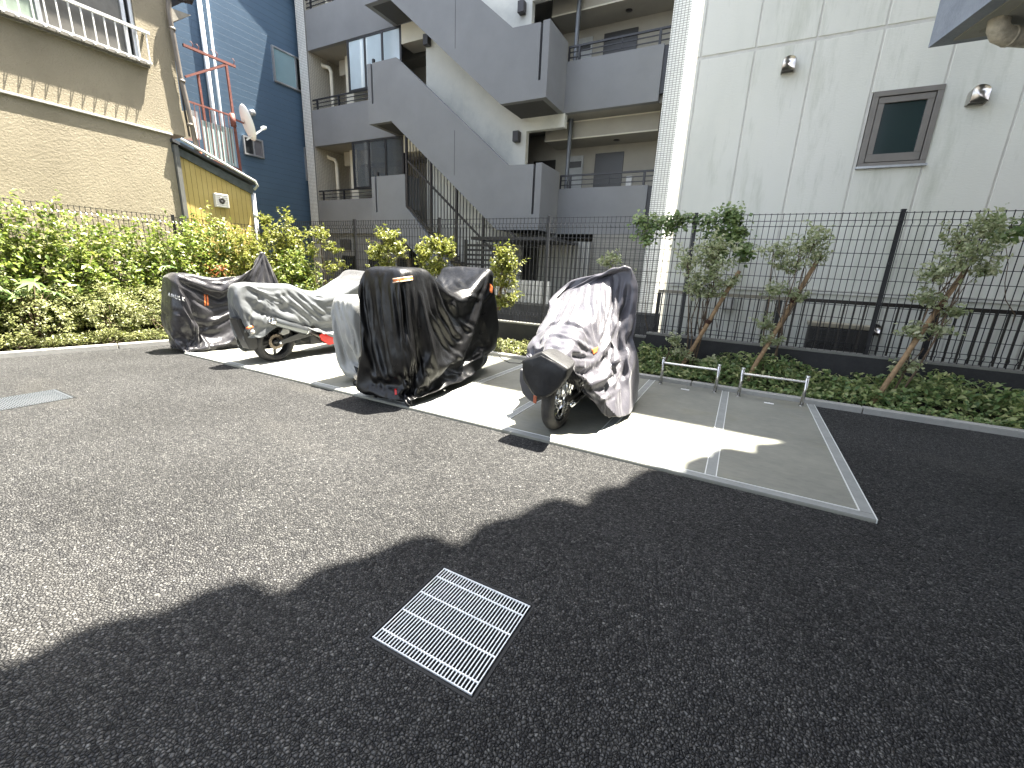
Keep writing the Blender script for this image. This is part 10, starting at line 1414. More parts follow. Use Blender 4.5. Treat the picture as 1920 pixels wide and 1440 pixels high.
# fold crests and hollows on each cover: points along the fold, height, half width (m)
FOLDS = {
 'dark': [
  ([(-7.88, 3.46, 1.22), (-7.76, 3.57, 1.1), (-7.78, 3.87, 0.94), (-7.77, 4.07, 0.83), (-7.7, 4.3, 0.97), (-7.65, 4.55, 1.26), (-7.7, 4.81, 1.58)], 0.045, 0.04),
  ([(-7.78, 3.59, 1.17), (-7.73, 3.86, 1.05), (-7.7, 4.08, 0.98), (-7.64, 4.32, 1.14)], -0.05, 0.05),
  ([(-8.15, 3.38, 0.7), (-7.78, 3.44, 0.61), (-7.79, 3.71, 0.5), (-7.7, 3.93, 0.51), (-7.7, 4.21, 0.62), (-7.7, 4.37, 0.83)], -0.045, 0.035),
  ([(-8.09, 3.38, 0.6), (-7.78, 3.46, 0.49), (-7.8, 3.72, 0.39), (-7.69, 3.96, 0.43), (-7.67, 4.27, 0.59)], 0.04, 0.035),
  ([(-7.86, 3.38, 0.49), (-7.85, 3.47, 0.22), (-7.72, 3.6, 0.08), (-7.56, 3.76, 0.05), (-7.54, 4.09, 0.07)], 0.035, 0.035),
  ([(-7.97, 3.36, 0.36), (-7.87, 3.38, 0.16), (-7.72, 3.44, 0.03)], -0.03, 0.03),
  ([(-7.74, 3.64, 0.87), (-7.74, 3.89, 0.69), (-7.73, 4.19, 0.74), (-7.72, 4.39, 0.93)], 0.03, 0.03),
  ([(-7.69, 4.85, 1.61), (-7.67, 4.67, 1.34), (-7.7, 4.5, 1.07)], 0.02, 0.018),
  ([(-7.67, 4.85, 1.6), (-7.63, 4.75, 1.3), (-7.65, 4.66, 1.07)], -0.02, 0.016),
  ([(-7.67, 4.86, 1.6), (-7.64, 4.89, 1.3), (-7.61, 4.9, 1.12)], 0.02, 0.016),
 ],
 'black': [
  ([(-3.12, 3.53, 1.36), (-3.11, 3.56, 0.97), (-3.1, 3.65, 0.63), (-3.02, 3.65, 0.34), (-3.06, 3.72, 0.17)], 0.035, 0.025),
  ([(-3.11, 3.6, 1.36), (-3.06, 3.62, 0.97), (-3.01, 3.68, 0.64), (-2.98, 3.77, 0.35)], -0.03, 0.03),
  ([(-3.1, 3.7, 1.33), (-3.09, 3.78, 1.01), (-3.1, 4.06, 0.67), (-3.02, 4.32, 0.43), (-3.11, 4.92, 0.2)], 0.045, 0.035),
  ([(-3.11, 3.86, 1.35), (-3.1, 3.99, 1.03), (-3.08, 4.26, 0.7), (-3.22, 4.91, 0.34)], -0.04, 0.035),
  ([(-3.74, 4.87, 1.33), (-3.1, 4.24, 1.08), (-3.08, 4.55, 0.77), (-3.17, 5.1, 0.47)], 0.04, 0.035),
  ([(-3.49, 4.88, 1.33), (-3.06, 4.57, 1.16), (-3.12, 4.99, 1.1), (-3.04, 5.07, 1.25)], 0.03, 0.035),
  ([(-3.59, 3.32, 0.83), (-3.49, 3.39, 0.35), (-3.4, 3.4, 0.17)], -0.03, 0.03),
  ([(-3.61, 3.42, 1.34), (-3.56, 3.41, 0.88), (-3.42, 3.39, 0.42), (-3.3, 3.41, 0.16)], 0.03, 0.03),
  ([(-3.43, 3.41, 1.35), (-3.37, 3.4, 0.84), (-3.25, 3.39, 0.38)], -0.035, 0.028),
  ([(-3.25, 3.41, 1.33), (-3.2, 3.41, 0.86), (-3.16, 3.45, 0.39), (-3.17, 3.53, 0.15)], 0.03, 0.028),
  ([(-3.15, 3.43, 1.31), (-3.11, 3.43, 0.87), (-3.1, 3.51, 0.38)], -0.03, 0.022),
  ([(-3.1, 3.6, 0.73), (-3.0, 3.65, 0.43), (-3.11, 4.2, 0.21), (-3.11, 4.81, 0.2)], 0.025, 0.03),
 ],
 'grey': [
  ([(-1.88, 5.07, 1.39), (-1.78, 4.64, 1.19), (-1.72, 4.24, 1.01), (-1.71, 3.93, 0.85)], 0.03, 0.025),
  ([(-1.74, 5.02, 1.41), (-1.65, 4.63, 1.2), (-1.58, 4.25, 1.03)], -0.035, 0.028),
  ([(-1.62, 5.02, 1.43), (-1.52, 4.7, 1.23), (-1.39, 4.46, 1.05), (-1.3, 4.38, 0.85)], 0.04, 0.03),
  ([(-1.49, 5.05, 1.45), (-1.38, 4.78, 1.21), (-1.31, 4.6, 0.99), (-1.27, 4.45, 0.84)], -0.04, 0.03),
  ([(-1.37, 5.12, 1.49), (-1.32, 4.95, 1.21), (-1.27, 4.68, 0.96), (-1.26, 4.42, 0.8)], 0.04, 0.03),
  ([(-1.25, 5.14, 1.52), (-1.23, 5.04, 1.21), (-1.21, 4.76, 0.93), (-1.23, 4.41, 0.73)], -0.035, 0.028),
  ([(-1.21, 5.11, 1.39), (-1.2, 5.0, 1.09), (-1.19, 4.67, 0.79), (-1.2, 4.27, 0.61), (-1.25, 3.98, 0.58), (-1.31, 3.75, 0.64)], 0.05, 0.04),
  ([(-1.11, 5.08, 1.28), (-1.12, 4.97, 0.91), (-1.12, 4.59, 0.63), (-1.14, 4.2, 0.48), (-1.2, 3.95, 0.47), (-1.29, 3.79, 0.54)], -0.07, 0.05),
  ([(-1.03, 4.96, 0.74), (-1.04, 4.71, 0.47), (-1.03, 4.29, 0.32)], 0.045, 0.035),
  ([(-1.01, 4.8, 0.58), (-1.02, 4.46, 0.34), (-1.08, 3.96, 0.31)], -0.03, 0.025),
  ([(-1.87, 4.27, 0.94), (-1.67, 4.24, 1.02), (-1.48, 4.21, 1.0), (-1.34, 4.27, 0.88)], 0.035, 0.03),
  ([(-1.8, 4.03, 0.83), (-1.6, 4.01, 0.92), (-1.38, 3.98, 0.88), (-1.3, 4.25, 0.77)], -0.04, 0.03),
  ([(-1.78, 3.9, 0.73), (-1.53, 3.79, 0.81), (-1.35, 3.84, 0.76), (-1.27, 4.19, 0.69)], 0.035, 0.025),
 ],
 'sport': [
  ([(-6.16, 3.6, 1.17), (-6.12, 3.75, 1.09), (-6.13, 3.94, 1.03), (-6.13, 4.16, 1.06)], 0.02, 0.025),
  ([(-6.16, 3.53, 0.98), (-6.15, 3.68, 0.9), (-6.11, 3.81, 1.05)], -0.02, 0.025),
  ([(-6.12, 3.83, 1.05), (-6.13, 3.82, 0.82), (-6.11, 3.76, 0.59)], 0.035, 0.022),
  ([(-6.12, 3.92, 1.0), (-6.11, 3.9, 0.78), (-6.09, 3.89, 0.62)], -0.03, 0.022),
  ([(-6.13, 4.03, 1.05), (-6.12, 4.21, 0.8), (-6.1, 4.5, 0.54), (-5.97, 4.69, 0.39)], 0.035, 0.028),
  ([(-6.13, 4.16, 1.08), (-6.08, 4.38, 0.86), (-6.04, 4.66, 0.6)], -0.035, 0.03),
  ([(-6.13, 4.34, 1.08), (-6.06, 4.55, 0.87), (-6.03, 4.76, 0.69)], 0.03, 0.028),
  ([(-6.12, 3.69, 0.98), (-6.11, 3.58, 0.69), (-6.19, 3.54, 0.45)], -0.025, 0.025),
  ([(-6.16, 4.55, 1.07), (-6.07, 4.62, 0.98), (-6.03, 4.74, 0.95)], -0.025, 0.022),
 ],
 'silver': [
  ([(-4.51, 3.69, 1.06), (-4.45, 3.68, 0.7), (-4.38, 3.73, 0.28)], -0.03, 0.028),
  ([(-4.4, 3.69, 1.1), (-4.26, 3.66, 0.72), (-4.26, 3.74, 0.26)], 0.03, 0.025),
  ([(-4.28, 3.69, 1.11), (-4.15, 3.66, 0.73), (-4.17, 3.73, 0.38)], -0.03, 0.022),
 ],
}
# ------------------------------------------------------------------ motorcycles under covers
from mathutils.bvhtree import BVHTree
def decode(n):
    nu, nv, x0, y0, z0, vals = COVER_GRID[n]; d = np.array(vals).reshape(3, nu, nv).transpose(1, 2, 0)
    return np.cumsum(np.cumsum(d, 0), 1)*.003+np.array((x0, y0, z0))
def cloth_mat(name, lo, hi, rough=.34, crumple=.5, sheen=.2, inner=None):
    s = Mat(name, lo, rough, 0, .6); s.color(s.ramp(s.noise(2.2, 6, .6), [(.3, lo), (.7, hi)]))
    n1 = s.noise(9, 6, .62, (1, 1, .45)); n2 = s.voro(15, 'SMOOTH_F1', 'Distance'); n3 = s.noise(34, 5, .6)
    x = s.nt.nodes.new('ShaderNodeTexNoise'); x.noise_type = 'RIDGED_MULTIFRACTAL'; x.inputs['Scale'].default_value = 5.5; x.inputs['Detail'].default_value = 3; s.l(s.vec((1, 1, .6)), x.inputs[0])
    s.bump(n1, .35*crumple, .05); s.bump(x.outputs[0], .5*crumple, .03); s.bump(n3, .15*crumple, .008)
    s.p.inputs['Sheen Weight'].default_value = sheen; s.p.inputs['Sheen Roughness'].default_value = .4
    s.p.inputs['Specular IOR Level'].default_value = .4; s.p.inputs['Coat Weight'].default_value = .05 if lo[0] < .01 else .15; s.p.inputs['Coat Roughness'].default_value = .22
    s.roughness(s.ramp(s.noise(7, 4), [(.3, rough*.8), (.7, rough*1.3)])); return s.m
CL_BLACK = cloth_mat('cover_black', (.004, .004, .0045), (.007, .007, .0075), .34, .8, 0)
CL_GREY = cloth_mat('cover_lilac_grey', (.065, .063, .075), (.085, .082, .096), .33, .8)
CL_SILV = cloth_mat('cover_silver', (.26, .265, .26), (.33, .335, .32), .30, .7)
CL_SPORT = cloth_mat('cover_pale_grey', (.095, .102, .108), (.14, .148, .153), .36, .6)
CL_DARK = cloth_mat('cover_charcoal', (.020, .0195, .022), (.032, .031, .035), .3, .8)
CL_SEAM = cloth_mat('cover_seam', (.02, .02, .022), (.03, .03, .033), .5, .3)
RUB = Mat('tyre_rubber', (.022, .022, .022), .75); _w = RUB.n('ShaderNodeTexWave'); _w.inputs['Scale'].default_value = 8; _w.inputs['Distortion'].default_value = 3; RUB.l(RUB.vec((1, 1, 1)), _w.inputs[0]); RUB.bump(RUB.ramp(_w.outputs['Fac'], [(.0, 0.0), (.12, 1.0)]), .5, .004)
RUB.color(RUB.ramp(RUB.noise(12, 5), [(.3, (.018, .018, .018)), (.7, (.045, .042, .038))])); RUB = RUB.m
ORANGE = simple('reflective_orange', (.75, .2, .06), .25, 0, .25, 60); PEACH = simple('reflective_pale', (.85, .62, .42), .3, 0, .1, 60)
REDPL = simple('red_plastic', (.62, .02, .015), .25); CHROME = simple('chrome', (.75, .75, .74), .12, 1, .03); MUFF = simple('muffler_metal', (.16, .17, .18), .3, .85, .06, 20)
BLKPL = simple('black_plastic', (.018, .018, .02), .4)
TREES = {}; SCALE = {'black': (1.05, 1.02, 1.025)}
def finer(V, k=3):
    def up(A):
        m_ = len(A); t = np.linspace(0, m_-1, (m_-1)*k+1); i = np.minimum(t.astype(int), m_-2); f = (t-i)[:, None, None]
        p1, p2 = A[i], A[i+1]; p0 = A[np.maximum(i-1, 0)]; p3 = A[np.minimum(i+2, m_-1)]
        return .5*(2*p1+(p2-p0)*f+(2*p0-5*p1+4*p2-p3)*f**2+(3*p1-p0-3*p2+p3)*f**3)
    return up(up(V).transpose(1, 0, 2)).transpose(1, 0, 2)
def relax(V, n=2):
    for _ in range(n):
        W = V.copy(); W[1:-1, 1:-1] = V[1:-1, 1:-1]*.5+(V[2:, 1:-1]+V[:-2, 1:-1]+V[1:-1, 2:]+V[1:-1, :-2])*.125; V = W
    return V
def fold(V, folds, seed=3):
    nrm = np.cross(np.gradient(V, axis=0), np.gradient(V, axis=1)); nrm /= np.linalg.norm(nrm, axis=2, keepdims=True)+1e-9
    c = V.reshape(-1, 3).mean(0); top = nrm[V.shape[0]//2, V.shape[1]//2]
    if top[2] < 0: nrm = -nrm
    H = np.zeros(V.shape[:2])
    for pts, amp, wd in folds:
        P = np.array(pts); best = np.full(V.shape[:2], 9.0); tt = np.zeros(V.shape[:2])
        for k in range(len(P)-1):
            a_, b_ = P[k], P[k+1]; ab = b_-a_; t = np.clip(((V-a_)@ab)/(ab@ab), 0, 1); d = np.linalg.norm(V-(a_+t[..., None]*ab), axis=2)
            m_ = d < best; best[m_] = d[m_]; tt[m_] = ((k+t)/(len(P)-1))[m_]
        amp = amp*(.75 if wd > .02 else 1); fade = np.clip(np.minimum(tt, 1-tt)*5+.25, 0, 1)*(1+.35*np.sin(tt*9+amp*300))
        w_ = wd*.8; H += amp*fade*(np.exp(-(best/w_)**2)-.45*np.exp(-((best-2.0*w_)/(w_*1.0))**2))
    # small pulled wrinkles everywhere, running across the grid at changing slants
    rs = np.random.RandomState(seed); u, v = np.meshgrid(np.linspace(0, 1, V.shape[0]), np.linspace(0, 1, V.shape[1]), indexing='ij')
    for k in range(16):
        an = rs.uniform(0, 3.14); f = rs.uniform(9, 26); ph = rs.uniform(0, 6.28); s = np.sin((u*math.cos(an)*1.4+v*math.sin(an))*f+ph+1.3*np.sin(u*7+ph)+1.1*np.sin(v*6+ph*2))
        g = np.exp(-(((u-rs.rand())/.16)**2+((v-rs.rand())/.18)**2)); H += g*(1-np.abs(s))**2.2*(.007 if seed == 4 else .009)*rs.choice([-1, 1])
    return V+nrm*H[..., None]
def cover(n, mats, root, split=None):
    V0 = decode(n); V = relax(finer(V0, 3), 2); V = fold(V, FOLDS[n], len(n)); g0 = np.array([V[..., 0].mean(), V[..., 1].mean(), 0]); V = g0+(V-g0)*np.array(SCALE.get(n, (1, 1, 1))); nu, nv = V.shape[:2]
    F = [(i*nv+j, (i+1)*nv+j, (i+1)*nv+j+1, i*nv+j+1) for i in range(nu-1) for j in range(nv-1)]
    me = bpy.data.meshes.new('cover'); me.from_pydata([tuple(v) for v in V.reshape(-1, 3)], [], F)
    for m_ in mats: me.materials.append(m_)
    me.polygons.foreach_set('use_smooth', [True]*len(F))
    if split: me.polygons.foreach_set('material_index', [split(i/nu, j/nv, V[i, j]) for i in range(nu-1) for j in range(nv-1)])
    me.update(); o = put('cover', me, root)
    md = o.modifiers.new('sub', 'SUBSURF'); md.levels = 1; md.render_levels = 1
    sd = o.modifiers.new('thick', 'SOLIDIFY'); sd.thickness = .003; sd.offset = 0
    TREES[n] = BVHTree.FromPolygons([tuple(v) for v in V.reshape(-1, 3)], F); return o, V
def patch(n, name, quad, mat, parent, off=.004, m_=6, k_=4, proj=None):
    """a patch sewn on the cover: rays through the four corners find where it lies"""
    q = [Vector((a_, b_, 0)) for a_, b_ in quad]; vs = []
    org = Vector((0, 0, EYE))
    for i in range(m_+1):
        for j in range(k_+1):
            p_ = q[0].lerp(q[1], i/m_).lerp(q[3].lerp(q[2], i/m_), j/k_); d_ = ray(p_.x, p_.y).normalized()
            hit, nr, ix, dist = TREES[n].ray_cast(org, d_)
            if hit is None: return None
            nr = nr if nr.dot(d_) < 0 else -nr; vs.append(hit+nr*off)
    mb = MB(); mb.add(vs, [(i*(k_+1)+j, (i+1)*(k_+1)+j, (i+1)*(k_+1)+j+1, i*(k_+1)+j+1) for i in range(m_) for j in range(k_)], True)
    o = mb.build(name, mat, parent); sd = o.modifiers.new('t', 'SOLIDIFY'); sd.thickness = .002; return o
def seam(V, n, idx, root, along='u', rng=None, off=.003, mat=None):
    """stitched seam: a thin raised cord following one grid line of the cover"""
    L = V[rng[0]:rng[1], idx] if along == 'u' else V[idx, rng[0]:rng[1]]
    pts = [Vector(p) for p in L]; c = Vector(V.reshape(-1, 3).mean(0)); out = []
    for p in pts: loc, nr, ix, d = TREES[n].find_nearest(p); nr = nr if nr.dot(p-c) > 0 else -nr; out.append(p+nr*off)
    MB().tube(out, .003, 5).build('seam', mat or CL_SEAM, root)
def wheel(root, c, r, wd, axis=(1, 0, 0), spokes=5, wire=False, disc=None, rim_mat=None):
    h = wd/2; t = wempty('wheel', c); t.parent = root; t.matrix_parent_inverse = Matrix.Translation(-Vector(root.location)); t.location = c; del t['world']
    inv = Matrix.Translation(-Vector(c))
    def bd(mb, nm, mt): o = mb.build(nm, mt, None); o.parent = t; o.matrix_parent_inverse = inv; return o
    ri = r*.72
    prof = [(-h*.75, ri), (-h*.98, ri+.02), (-h, r-.055), (-h*.8, r-.022), (-h*.45, r-.004), (0, r), (h*.45, r-.004), (h*.8, r-.022), (h, r-.055), (h*.98, ri+.02), (h*.75, ri)]
    bd(MB().lathe(c, axis, prof, 48), 'tyre', RUB)
    mb = MB().lathe(c, axis, [(-h*.75, ri), (-h*.78, ri-.012), (-h*.5, ri-.02), (0, ri-.028), (h*.5, ri-.02), (h*.78, ri-.012), (h*.75, ri), (0, ri-.015), (-h*.75, ri)], 48)
    bd(mb, 'rim', rim_mat or BLKPL)
    a_ = Vector(axis).normalized(); u_ = a_.cross(Vector((0, 0, 1))).normalized(); v_ = a_.cross(u_); c_ = Vector(c)
    bd(MB().lathe(c, axis, [(-h*.7, .001), (-h*.7, .028), (-h*.3, .045), (h*.3, .045), (h*.7, .028), (h*.701, .001)], 20), 'hub', rim_mat or BLKPL)
    mb = MB()
    if wire:
        for k in range(28):
            an = 6.283*k/28; d_ = u_*math.cos(an)+v_*math.sin(an); d2 = u_*math.cos(an+.35*(1 if k % 2 else -1))+v_*math.sin(an+.35*(1 if k % 2 else -1))
            mb.tube([c_+d_*.035+a_*h*.5*(1 if k % 4 < 2 else -1), c_+d2*(ri-.02)], .0017, 5)
        bd(mb, 'spokes', CHROME)
    else:
        for k in range(spokes):
            an = 6.283*k/spokes+.3; d_ = u_*math.cos(an)+v_*math.sin(an); mb.bar(c_+d_*.035, c_+d_*(ri-.015), .034, .022, up=a_)
        bd(mb, 'spokes', simple('dark_rim', (.04, .04, .042), .35, .6))
    if disc:
        rr, side = disc; n = 40; ds = MB(); vs = []; off = a_*(h*.62*side)
        for k in range(n*2):
            an = 6.283*k/(n*2); w_ = rr*(1+.035*math.sin(an*14)); vs.append(c_+off+(u_*math.cos(an)+v_*math.sin(an))*w_)
        for k in range(n*2): an = 6.283*k/(n*2); vs.append(c_+off+(u_*math.cos(an)+v_*math.sin(an))*rr*.62)
        m2 = n*2; vs += [p_+a_*.005*side for p_ in vs]
        fs = [(k, (k+1) % m2, (k+1) % m2+m2, k+m2) for k in range(m2)]; fs += [tuple(i+2*m2 for i in f) for f in fs]+[(k, (k+1) % m2, (k+1) % m2+2*m2, k+2*m2) for k in range(m2)]
        ds.add(vs, fs); bd(ds, 'brake_disc', simple('disc_steel', (.22, .18, .14), .4, .7, .3, 40))
        ho = MB()
        for k in range(24): an = 6.283*k/24; p_ = c_+off+a_*.006*side+(u_*math.cos(an)+v_*math.sin(an))*rr*(.74+.14*(k % 2)); ho.lathe(p_, a_*side, [(0, .005), (.001, .005), (.0011, .0005)], 8)
        bd(ho, 'disc_holes', BLKPL)
    return t
GRP = None
# --- charcoal covered machine at the far left
r1 = wempty('covered_motorcycle', (-7.98, 4.4, 0), 'charcoal covered motorcycle at the far left, cover peaked like a tent', 'motorcycle')
o1, V1 = cover('dark', [CL_DARK], r1)
wheel(r1, (-7.98, 3.85, .30), .30, .14); wheel(r1, (-7.93, 5.25, .30), .30, .11)
for k in (0, 1): patch('dark', 'reflective_strip', [(382+k*5, 552), (385+k*5, 552), (386+k*5, 573), (383+k*5, 573)], ORANGE, o1, m_=2, k_=6)
patch('dark', 'reflective_strip', [(358, 657), (370, 656.5), (370, 660), (358, 660.5)], REDPL, o1, off=.006, m_=3, k_=2)
# worn white lettering near its upper rear corner
GL = {'a': [((0, 0), (1.5, 6)), ((1.5, 6), (3, 0)), ((.7, 2.2), (2.3, 2.2))], 'm': [((0, 0), (0, 6)), ((0, 6), (1.6, 1)), ((1.6, 1), (3.2, 6)), ((3.2, 6), (3.2, 0))], 'u': [((0, 6), (0, 0)), ((0, 0), (2.6, 0)), ((2.6, 0), (2.6, 6))], 'l': [((0, 6), (0, 0)), ((0, 0), (2, 0))], 'k': [((0, 0), (0, 6)), ((0, 2.5), (2.6, 6)), ((0, 3), (2.6, 0))]}
for k, ch in enumerate('amulk'):
    for (a_, b_) in GL[ch]:
        f_ = lambda p: (316+k*6.6+p[0]*1.25, 555+k*2.2+p[0]*.5-p[1]*1.1); p0, p1 = f_(a_), f_(b_); dx, dy = p1[0]-p0[0], p1[1]-p0[1]; L_ = math.hypot(dx, dy); nx, ny = -dy/L_*.55, dx/L_*.55
        patch('dark', 'lettering', [(p0[0]-nx, p0[1]-ny), (p1[0]-nx, p1[1]-ny), (p1[0]+nx, p1[1]+ny), (p0[0]+nx, p0[1]+ny)], WHITEP, o1, off=.004, m_=2, k_=1)
# --- pale sport machine with bare rear wheel
r2 = wempty('covered_motorcycle', (-6.24, 4.6, 0), 'pale grey covered motorcycle with bare cast rear wheel and long silver muffler', 'motorcycle')
o2, V2 = cover('sport', [CL_SPORT, cloth_mat('cover_mid_grey', (.07, .07, .072), (.10, .10, .10), .32, .6)], r2, lambda i, j, v: 1 if i > .62 else 0)
wheel(r2, (-6.24, 3.965, .315), .315, .19, spokes=5, disc=(.115, 1)); wheel(r2, (-6.22, 5.55, .30), .30, .12)
m0, m1 = Vector((-6.035, 3.83, .665)), Vector((-6.06, 4.52, .40)); dm = (m1-m0).normalized()
mu = MB().tube([m0, m0+dm*.03, m0+dm*.62, m0+dm*.70], [.052, .062, .060, .035], 24).build('muffler', MUFF, r2)
MB().lathe(m0-dm*.012, dm, [(0, .055), (.05, .066), (.051, .062)], 24).lathe(m0+dm*.60, dm, [(0, .064), (.03, .064), (.031, .05)], 24).build('muffler_band', CHROME, mu)
MB().lathe(m0-dm*.005, -dm, [(0, .052), (.006, .05), (.0061, .028), (-.03, .027), (-.031, .001)], 24).build('muffler_tip', CHROME, mu)
MB().tube([m1-dm*.02, m1+dm*.12+Vector((0, 0, -.02)), (-6.1, 4.75, .22), (-6.15, 4.95, .18)], .024, 12).build('exhaust_pipe', simple('pipe_dark', (.12, .11, .10), .4, .8), r2)
MB().prism_x([(3.95, .34), (3.95, .28), (4.55, .36), (4.62, .46), (4.5, .47)], -6.125, -6.085).prism_x([(3.95, .34), (3.95, .28), (4.55, .36), (4.62, .46), (4.5, .47)], -6.39, -6.36).build('swingarm', simple('swingarm_grey', (.07, .07, .072), .35, .6), r2, bevel=.006)
MB().lathe((-6.08, 3.965, .315), (1, 0, 0), [(0, .022), (.02, .02), (.021, .001)], 6).build('axle_nut', CHROME, r2)
MB().prism_x([(3.98, .46), (4.02, .42), (4.13, .44), (4.14, .50), (4.03, .52)], -6.13, -6.085).build('brake_caliper', simple('caliper', (.3, .3, .3), .35, .8), r2, bevel=.006)
MB().prism_x([(4.62, .36), (4.72, .40), (5.05, .36), (5.1, .20), (4.8, .17), (4.66, .27)], -6.06, -6.03).build('lower_fairing', REDPL, r2, bevel=.008)
MB().box(-6.38, -6.1, 4.5, 5.3, .2, .75).build('engine', BLKPL, r2, bevel=.05)
MB().lathe((-6.36, 3.965, .315), (1, 0, 0), [(0, .001), (0, .13), (.006, .13), (.0061, .001)], 32).build('wheel_shade_disc', BLKPL, r2)  # dark disc added behind the wheel, stands in for shade there
MB().prism_x([(3.80, .62), (4.25, .66), (4.34, .45), (4.33, .3), (4.29, .3), (4.28, .45), (4.2, .6), (3.8, .58)], -6.33, -6.15).build('wheel_shade_guard', BLKPL, r2, bevel=.01)  # black guard added to darken the wheel opening like the bike's own shadow
MB().prism_x([(3.42, .70), (3.50, .72), (3.66, .46), (3.70, .3), (3.64, .24), (3.55, .26), (3.50, .40)], -6.36, -6.17).build('rear_mudguard', BLKPL, r2, bevel=.012)
for x in (-6.44, -6.1): MB().lathe((x, 3.57, .52), (1 if x > -6.2 else -1, -.3, 0), [(0, .012), (.03, .03), (.06, .02), (.061, .001)], 12).build('indicator', simple('indicator_clear', (.5, .45, .4), .2), r2)
patch('sport', 'reflective_strip', [(461, 614), (474, 610), (475, 614), (463, 618)], ORANGE, o2, m_=4, k_=2)
MB().tube([(-6.1, 4.6, .42), (-6.02, 4.66, .40), (-5.95, 4.66, .39)], .014, 8).build('foot_peg', ALUM, r2)
# --- silver covered machine, half hidden
r3 = wempty('covered_motorcycle', (-4.3, 4.5, 0), 'bright silver covered motorcycle half hidden behind the black one, hem bunched at its wheel', 'motorcycle')
o3, V3 = cover('silver', [CL_SILV], r3)
wheel(r3, (-4.14, 4.02, .29), .29, .13); wheel(r3, (-4.34, 5.3, .29), .29, .11)
lm = MB(); rs_ = np.random.RandomState(5); nn = 40; rings = []
c0_ = Vector((-4.13, 3.83, .05))
for k in range(nn):
    an = 6.283*k/nn; rad = .15+.018*math.sin(an*9)+rs_.rand()*.012; cc = c0_+Vector((math.cos(an)*rad, math.sin(an)*rad*.75, .0)); d_ = Vector((math.cos(an), math.sin(an), 0)); rt_ = .045*(1+.3*math.sin(an*13))
    rings.append([cc+d_*rt_*math.cos(6.283*j/10)+Vector((0, 0, rt_*(1+math.sin(6.283*j/10))*.9-.045)) for j in range(10)])
lm.add([p_ for r_ in rings for p_ in r_], [(i*10+j, ((i+1) % nn)*10+j, ((i+1) % nn)*10+(j+1) % 10, i*10+(j+1) % 10) for i in range(nn) for j in range(10)], True)
lm.build('bunched_hem', CL_BLACK, r3)
MB().tube([c0_+Vector((.13*math.cos(q)+.02*math.sin(q*7), .1*math.sin(q)-.05, .075+.02*math.sin(q*11))) for q in [3.4+j*.11 for j in range(24)]], .010, 6).tube([c0_+Vector((.09*math.cos(q), .07*math.sin(q)-.08, .085+.02*math.sin(q*9))) for q in [3.3+j*.12 for j in range(20)]], .009, 6).build('elastic_cord', simple('cord_pale', (.55, .50, .42), .7), r3)
patch('silver', 'strap', [(664, 686), (672, 690), (676, 703), (670, 705)], CL_BLACK, o3, off=.006)
# --- tall black cover
r4 = wempty('covered_motorcycle', (-3.42, 4.4, 0), 'tall black covered motorcycle with square top box', 'motorcycle')
o4, V4 = cover('black', [CL_BLACK], r4)
wheel(r4, (-3.38, 3.98, .29), .29, .15); wheel(r4, (-3.45, 5.32, .29), .29, .12)
MB().tube([(-3.3, 4.25, .3), (-3.12, 4.12, .06), (-3.10, 4.11, .03)], [.016, .014, .018], 8).build('side_stand', CHROME, r4)
patch('black', 'reflective_band', [(737, 524), (773, 519), (774, 524.5), (739, 529.5)], ORANGE, o4, off=.003, m_=10, k_=2)
for k in (0, 1): patch('black', 'reflective_band', [(736.5, 522.7+k*6.2), (773, 517.7+k*6.2), (773, 519.6+k*6.2), (737, 524.6+k*6.2)], PEACH, o4, off=.005, m_=10, k_=2)
patch('black', 'reflective_band', [(918, 530), (923, 537), (923, 550), (918, 548)], ORANGE, o4, off=.004)
patch('black', 'reflective_tab', [(740, 730), (744, 729), (745, 740), (741, 741)], REDPL, o4, off=.006)
# --- lilac-grey cover nearest the camera
r5 = wempty('covered_motorcycle', (-1.44, 4.5, 0), 'lilac-grey covered motorcycle with bare wire-spoked wheel, nearest the camera', 'motorcycle')
def sp5(i, j, v): return 1 if (i > .66 or v[1]+v[2]*.8 < 4.30 and v[2] < .72) else 0  # black zones: partly two-tone cloth, partly shade painted as black
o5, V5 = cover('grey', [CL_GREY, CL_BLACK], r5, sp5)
wheel(r5, (-1.46, 3.80, .315), .315, .13, wire=True, rim_mat=CHROME); wheel(r5, (-1.42, 5.25, .31), .31, .1, wire=True, rim_mat=CHROME)
MB().prism_x([(3.52, .66), (3.9, .70), (4.2, .66), (4.2, .56), (3.9, .62), (3.6, .58), (3.5, .52)], -1.53, -1.39).build('rear_fender', BLKPL, r5, bevel=.02)
MB().tube([(-1.30, 3.72, .30), (-1.29, 3.80, .31), (-1.30, 4.15, .33), (-1.34, 4.5, .3)], [.026, .026, .032, .03], 18).build('exhaust_pipe', CHROME, r5)
MB().lathe((-1.30, 3.715, .30), (0, 1, 0), [(0, .02), (.05, .019), (.051, .001)], 16).build('exhaust_mouth', BLKPL, r5)
MB().box(-1.56, -1.34, 4.35, 4.95, .18, .6).build('engine', BLKPL, r5, bevel=.05)
MB().bar((-1.375, 3.80, .32), (-1.36, 4.45, .38), .03, .05).build('swingarm', BLKPL, r5)
MB().tube([(-1.365, 3.86, .36), (-1.35, 3.98, .72)], .022, 10).build('shock_absorber', CHROME, r5)
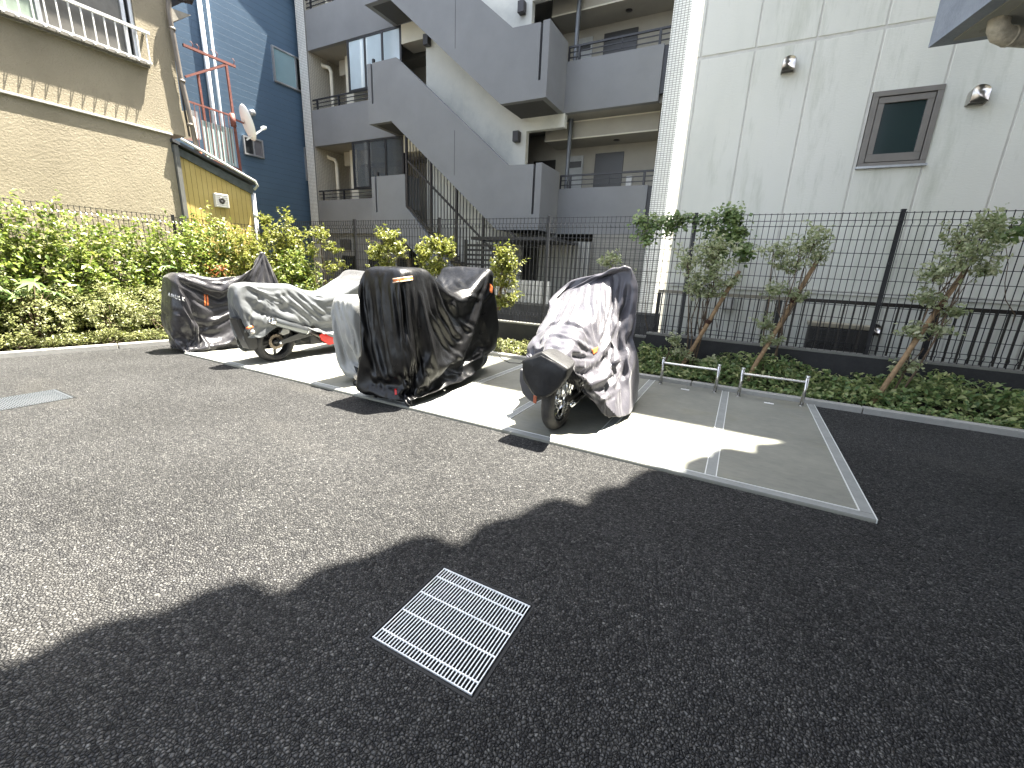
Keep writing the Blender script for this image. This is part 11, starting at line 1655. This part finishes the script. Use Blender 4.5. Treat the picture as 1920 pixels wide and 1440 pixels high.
# bag-shaped tail of the cover hanging behind the wheel
bagq = [(978, 676), (1016, 660), (1067, 692), (1061, 716), (1040, 738), (1022, 747), (1000, 742), (981, 712)]
def atq(p_, y_): return ay(p_[0], p_[1], y_)
n = 8; fr_ = [atq(p_, 3.40+.02*math.sin(i*2)) for i, p_ in enumerate(bagq)]; cf = sum(fr_, Vector())/n
ri_ = [p_.lerp(cf, .12)+Vector((0, -.02, 0)) for p_ in fr_]; r2_ = [p_.lerp(cf, .5)+Vector((0, -.028, 0)) for p_ in fr_]
bk = [cf+(p_-cf)*.98+Vector((0, .16, .02)) for p_ in fr_]; bk2 = [cf+(p_-cf)*.7+Vector((0, .34, .05)) for p_ in fr_]
mb = MB(); vs = [cf+Vector((0, -.03, 0))]+r2_+ri_+fr_+bk+bk2; fs = [(0, 1+i, 1+(i+1) % n) for i in range(n)]
for q in range(4): fs += [(1+q*n+i, 1+q*n+(i+1) % n, 1+(q+1)*n+(i+1) % n, 1+(q+1)*n+i) for i in range(n)]
fs.append(tuple(1+4*n+i for i in range(n))[::-1]); mb.add(vs, fs, True)
ob = mb.build('cover_tail', cloth_mat('cover_matt_black', (.008, .008, .009), (.014, .014, .015), .6, .6, 0), o5); md = ob.modifiers.new('b', 'BEVEL'); md.width = .012; md.segments = 3
md = ob.modifiers.new('s', 'SUBSURF'); md.levels = 1; md.render_levels = 2; md.subdivision_type = 'CATMULL_CLARK'
tx = bpy.data.textures.new('wr', 'CLOUDS'); tx.noise_scale = .09; dm_ = ob.modifiers.new('d', 'DISPLACE'); dm_.texture = tx; dm_.strength = .018; dm_.mid_level = .5
# side flap with the red tag
mb = MB(); fl = [(974, 690), (972, 715), (978, 738), (988, 750), (1000, 756), (1008, 752), (1004, 735), (990, 700)]; f_ = [atq(p_, 3.56) for p_ in fl]; g_ = [p_+Vector((.03, .22, 0)) for p_ in f_]
mb.add(f_+g_, [tuple(range(8)), tuple(range(8, 16))[::-1]]+[(i, (i+1) % 8, (i+1) % 8+8, i+8) for i in range(8)], True)
ob = mb.build('side_flap', cloth_mat('cover_dusk', (.05, .05, .055), (.08, .08, .085), .4), o5); md = ob.modifiers.new('b', 'BEVEL'); md.width = .02; md.segments = 3
p_ = atq((1003, 747), 3.53); MB().box(p_.x-.018, p_.x+.018, p_.y-.005, p_.y+.012, p_.z-.05, p_.z+.035).build('reflective_tag', simple('tag_red', (.42, .12, .06), .35, 0, .5, 80), o5, bevel=.008)
patch('grey', 'reflective_patch', [(1108, 655), (1121, 650), (1119, 660), (1112, 666)], ORANGE, o5, off=.006)
# cables lying on the pad by the rails
mb = MB(); mb.tube([az(*p_, .032) for p_ in [(925, 655), (940, 672), (955, 680), (975, 681), (985, 676), (990, 668)]], .006, 6)
tag(mb.build('lock_cable', BLACK), 'thin black cable looping on the pad between the black and grey covered motorcycles', 'cable')
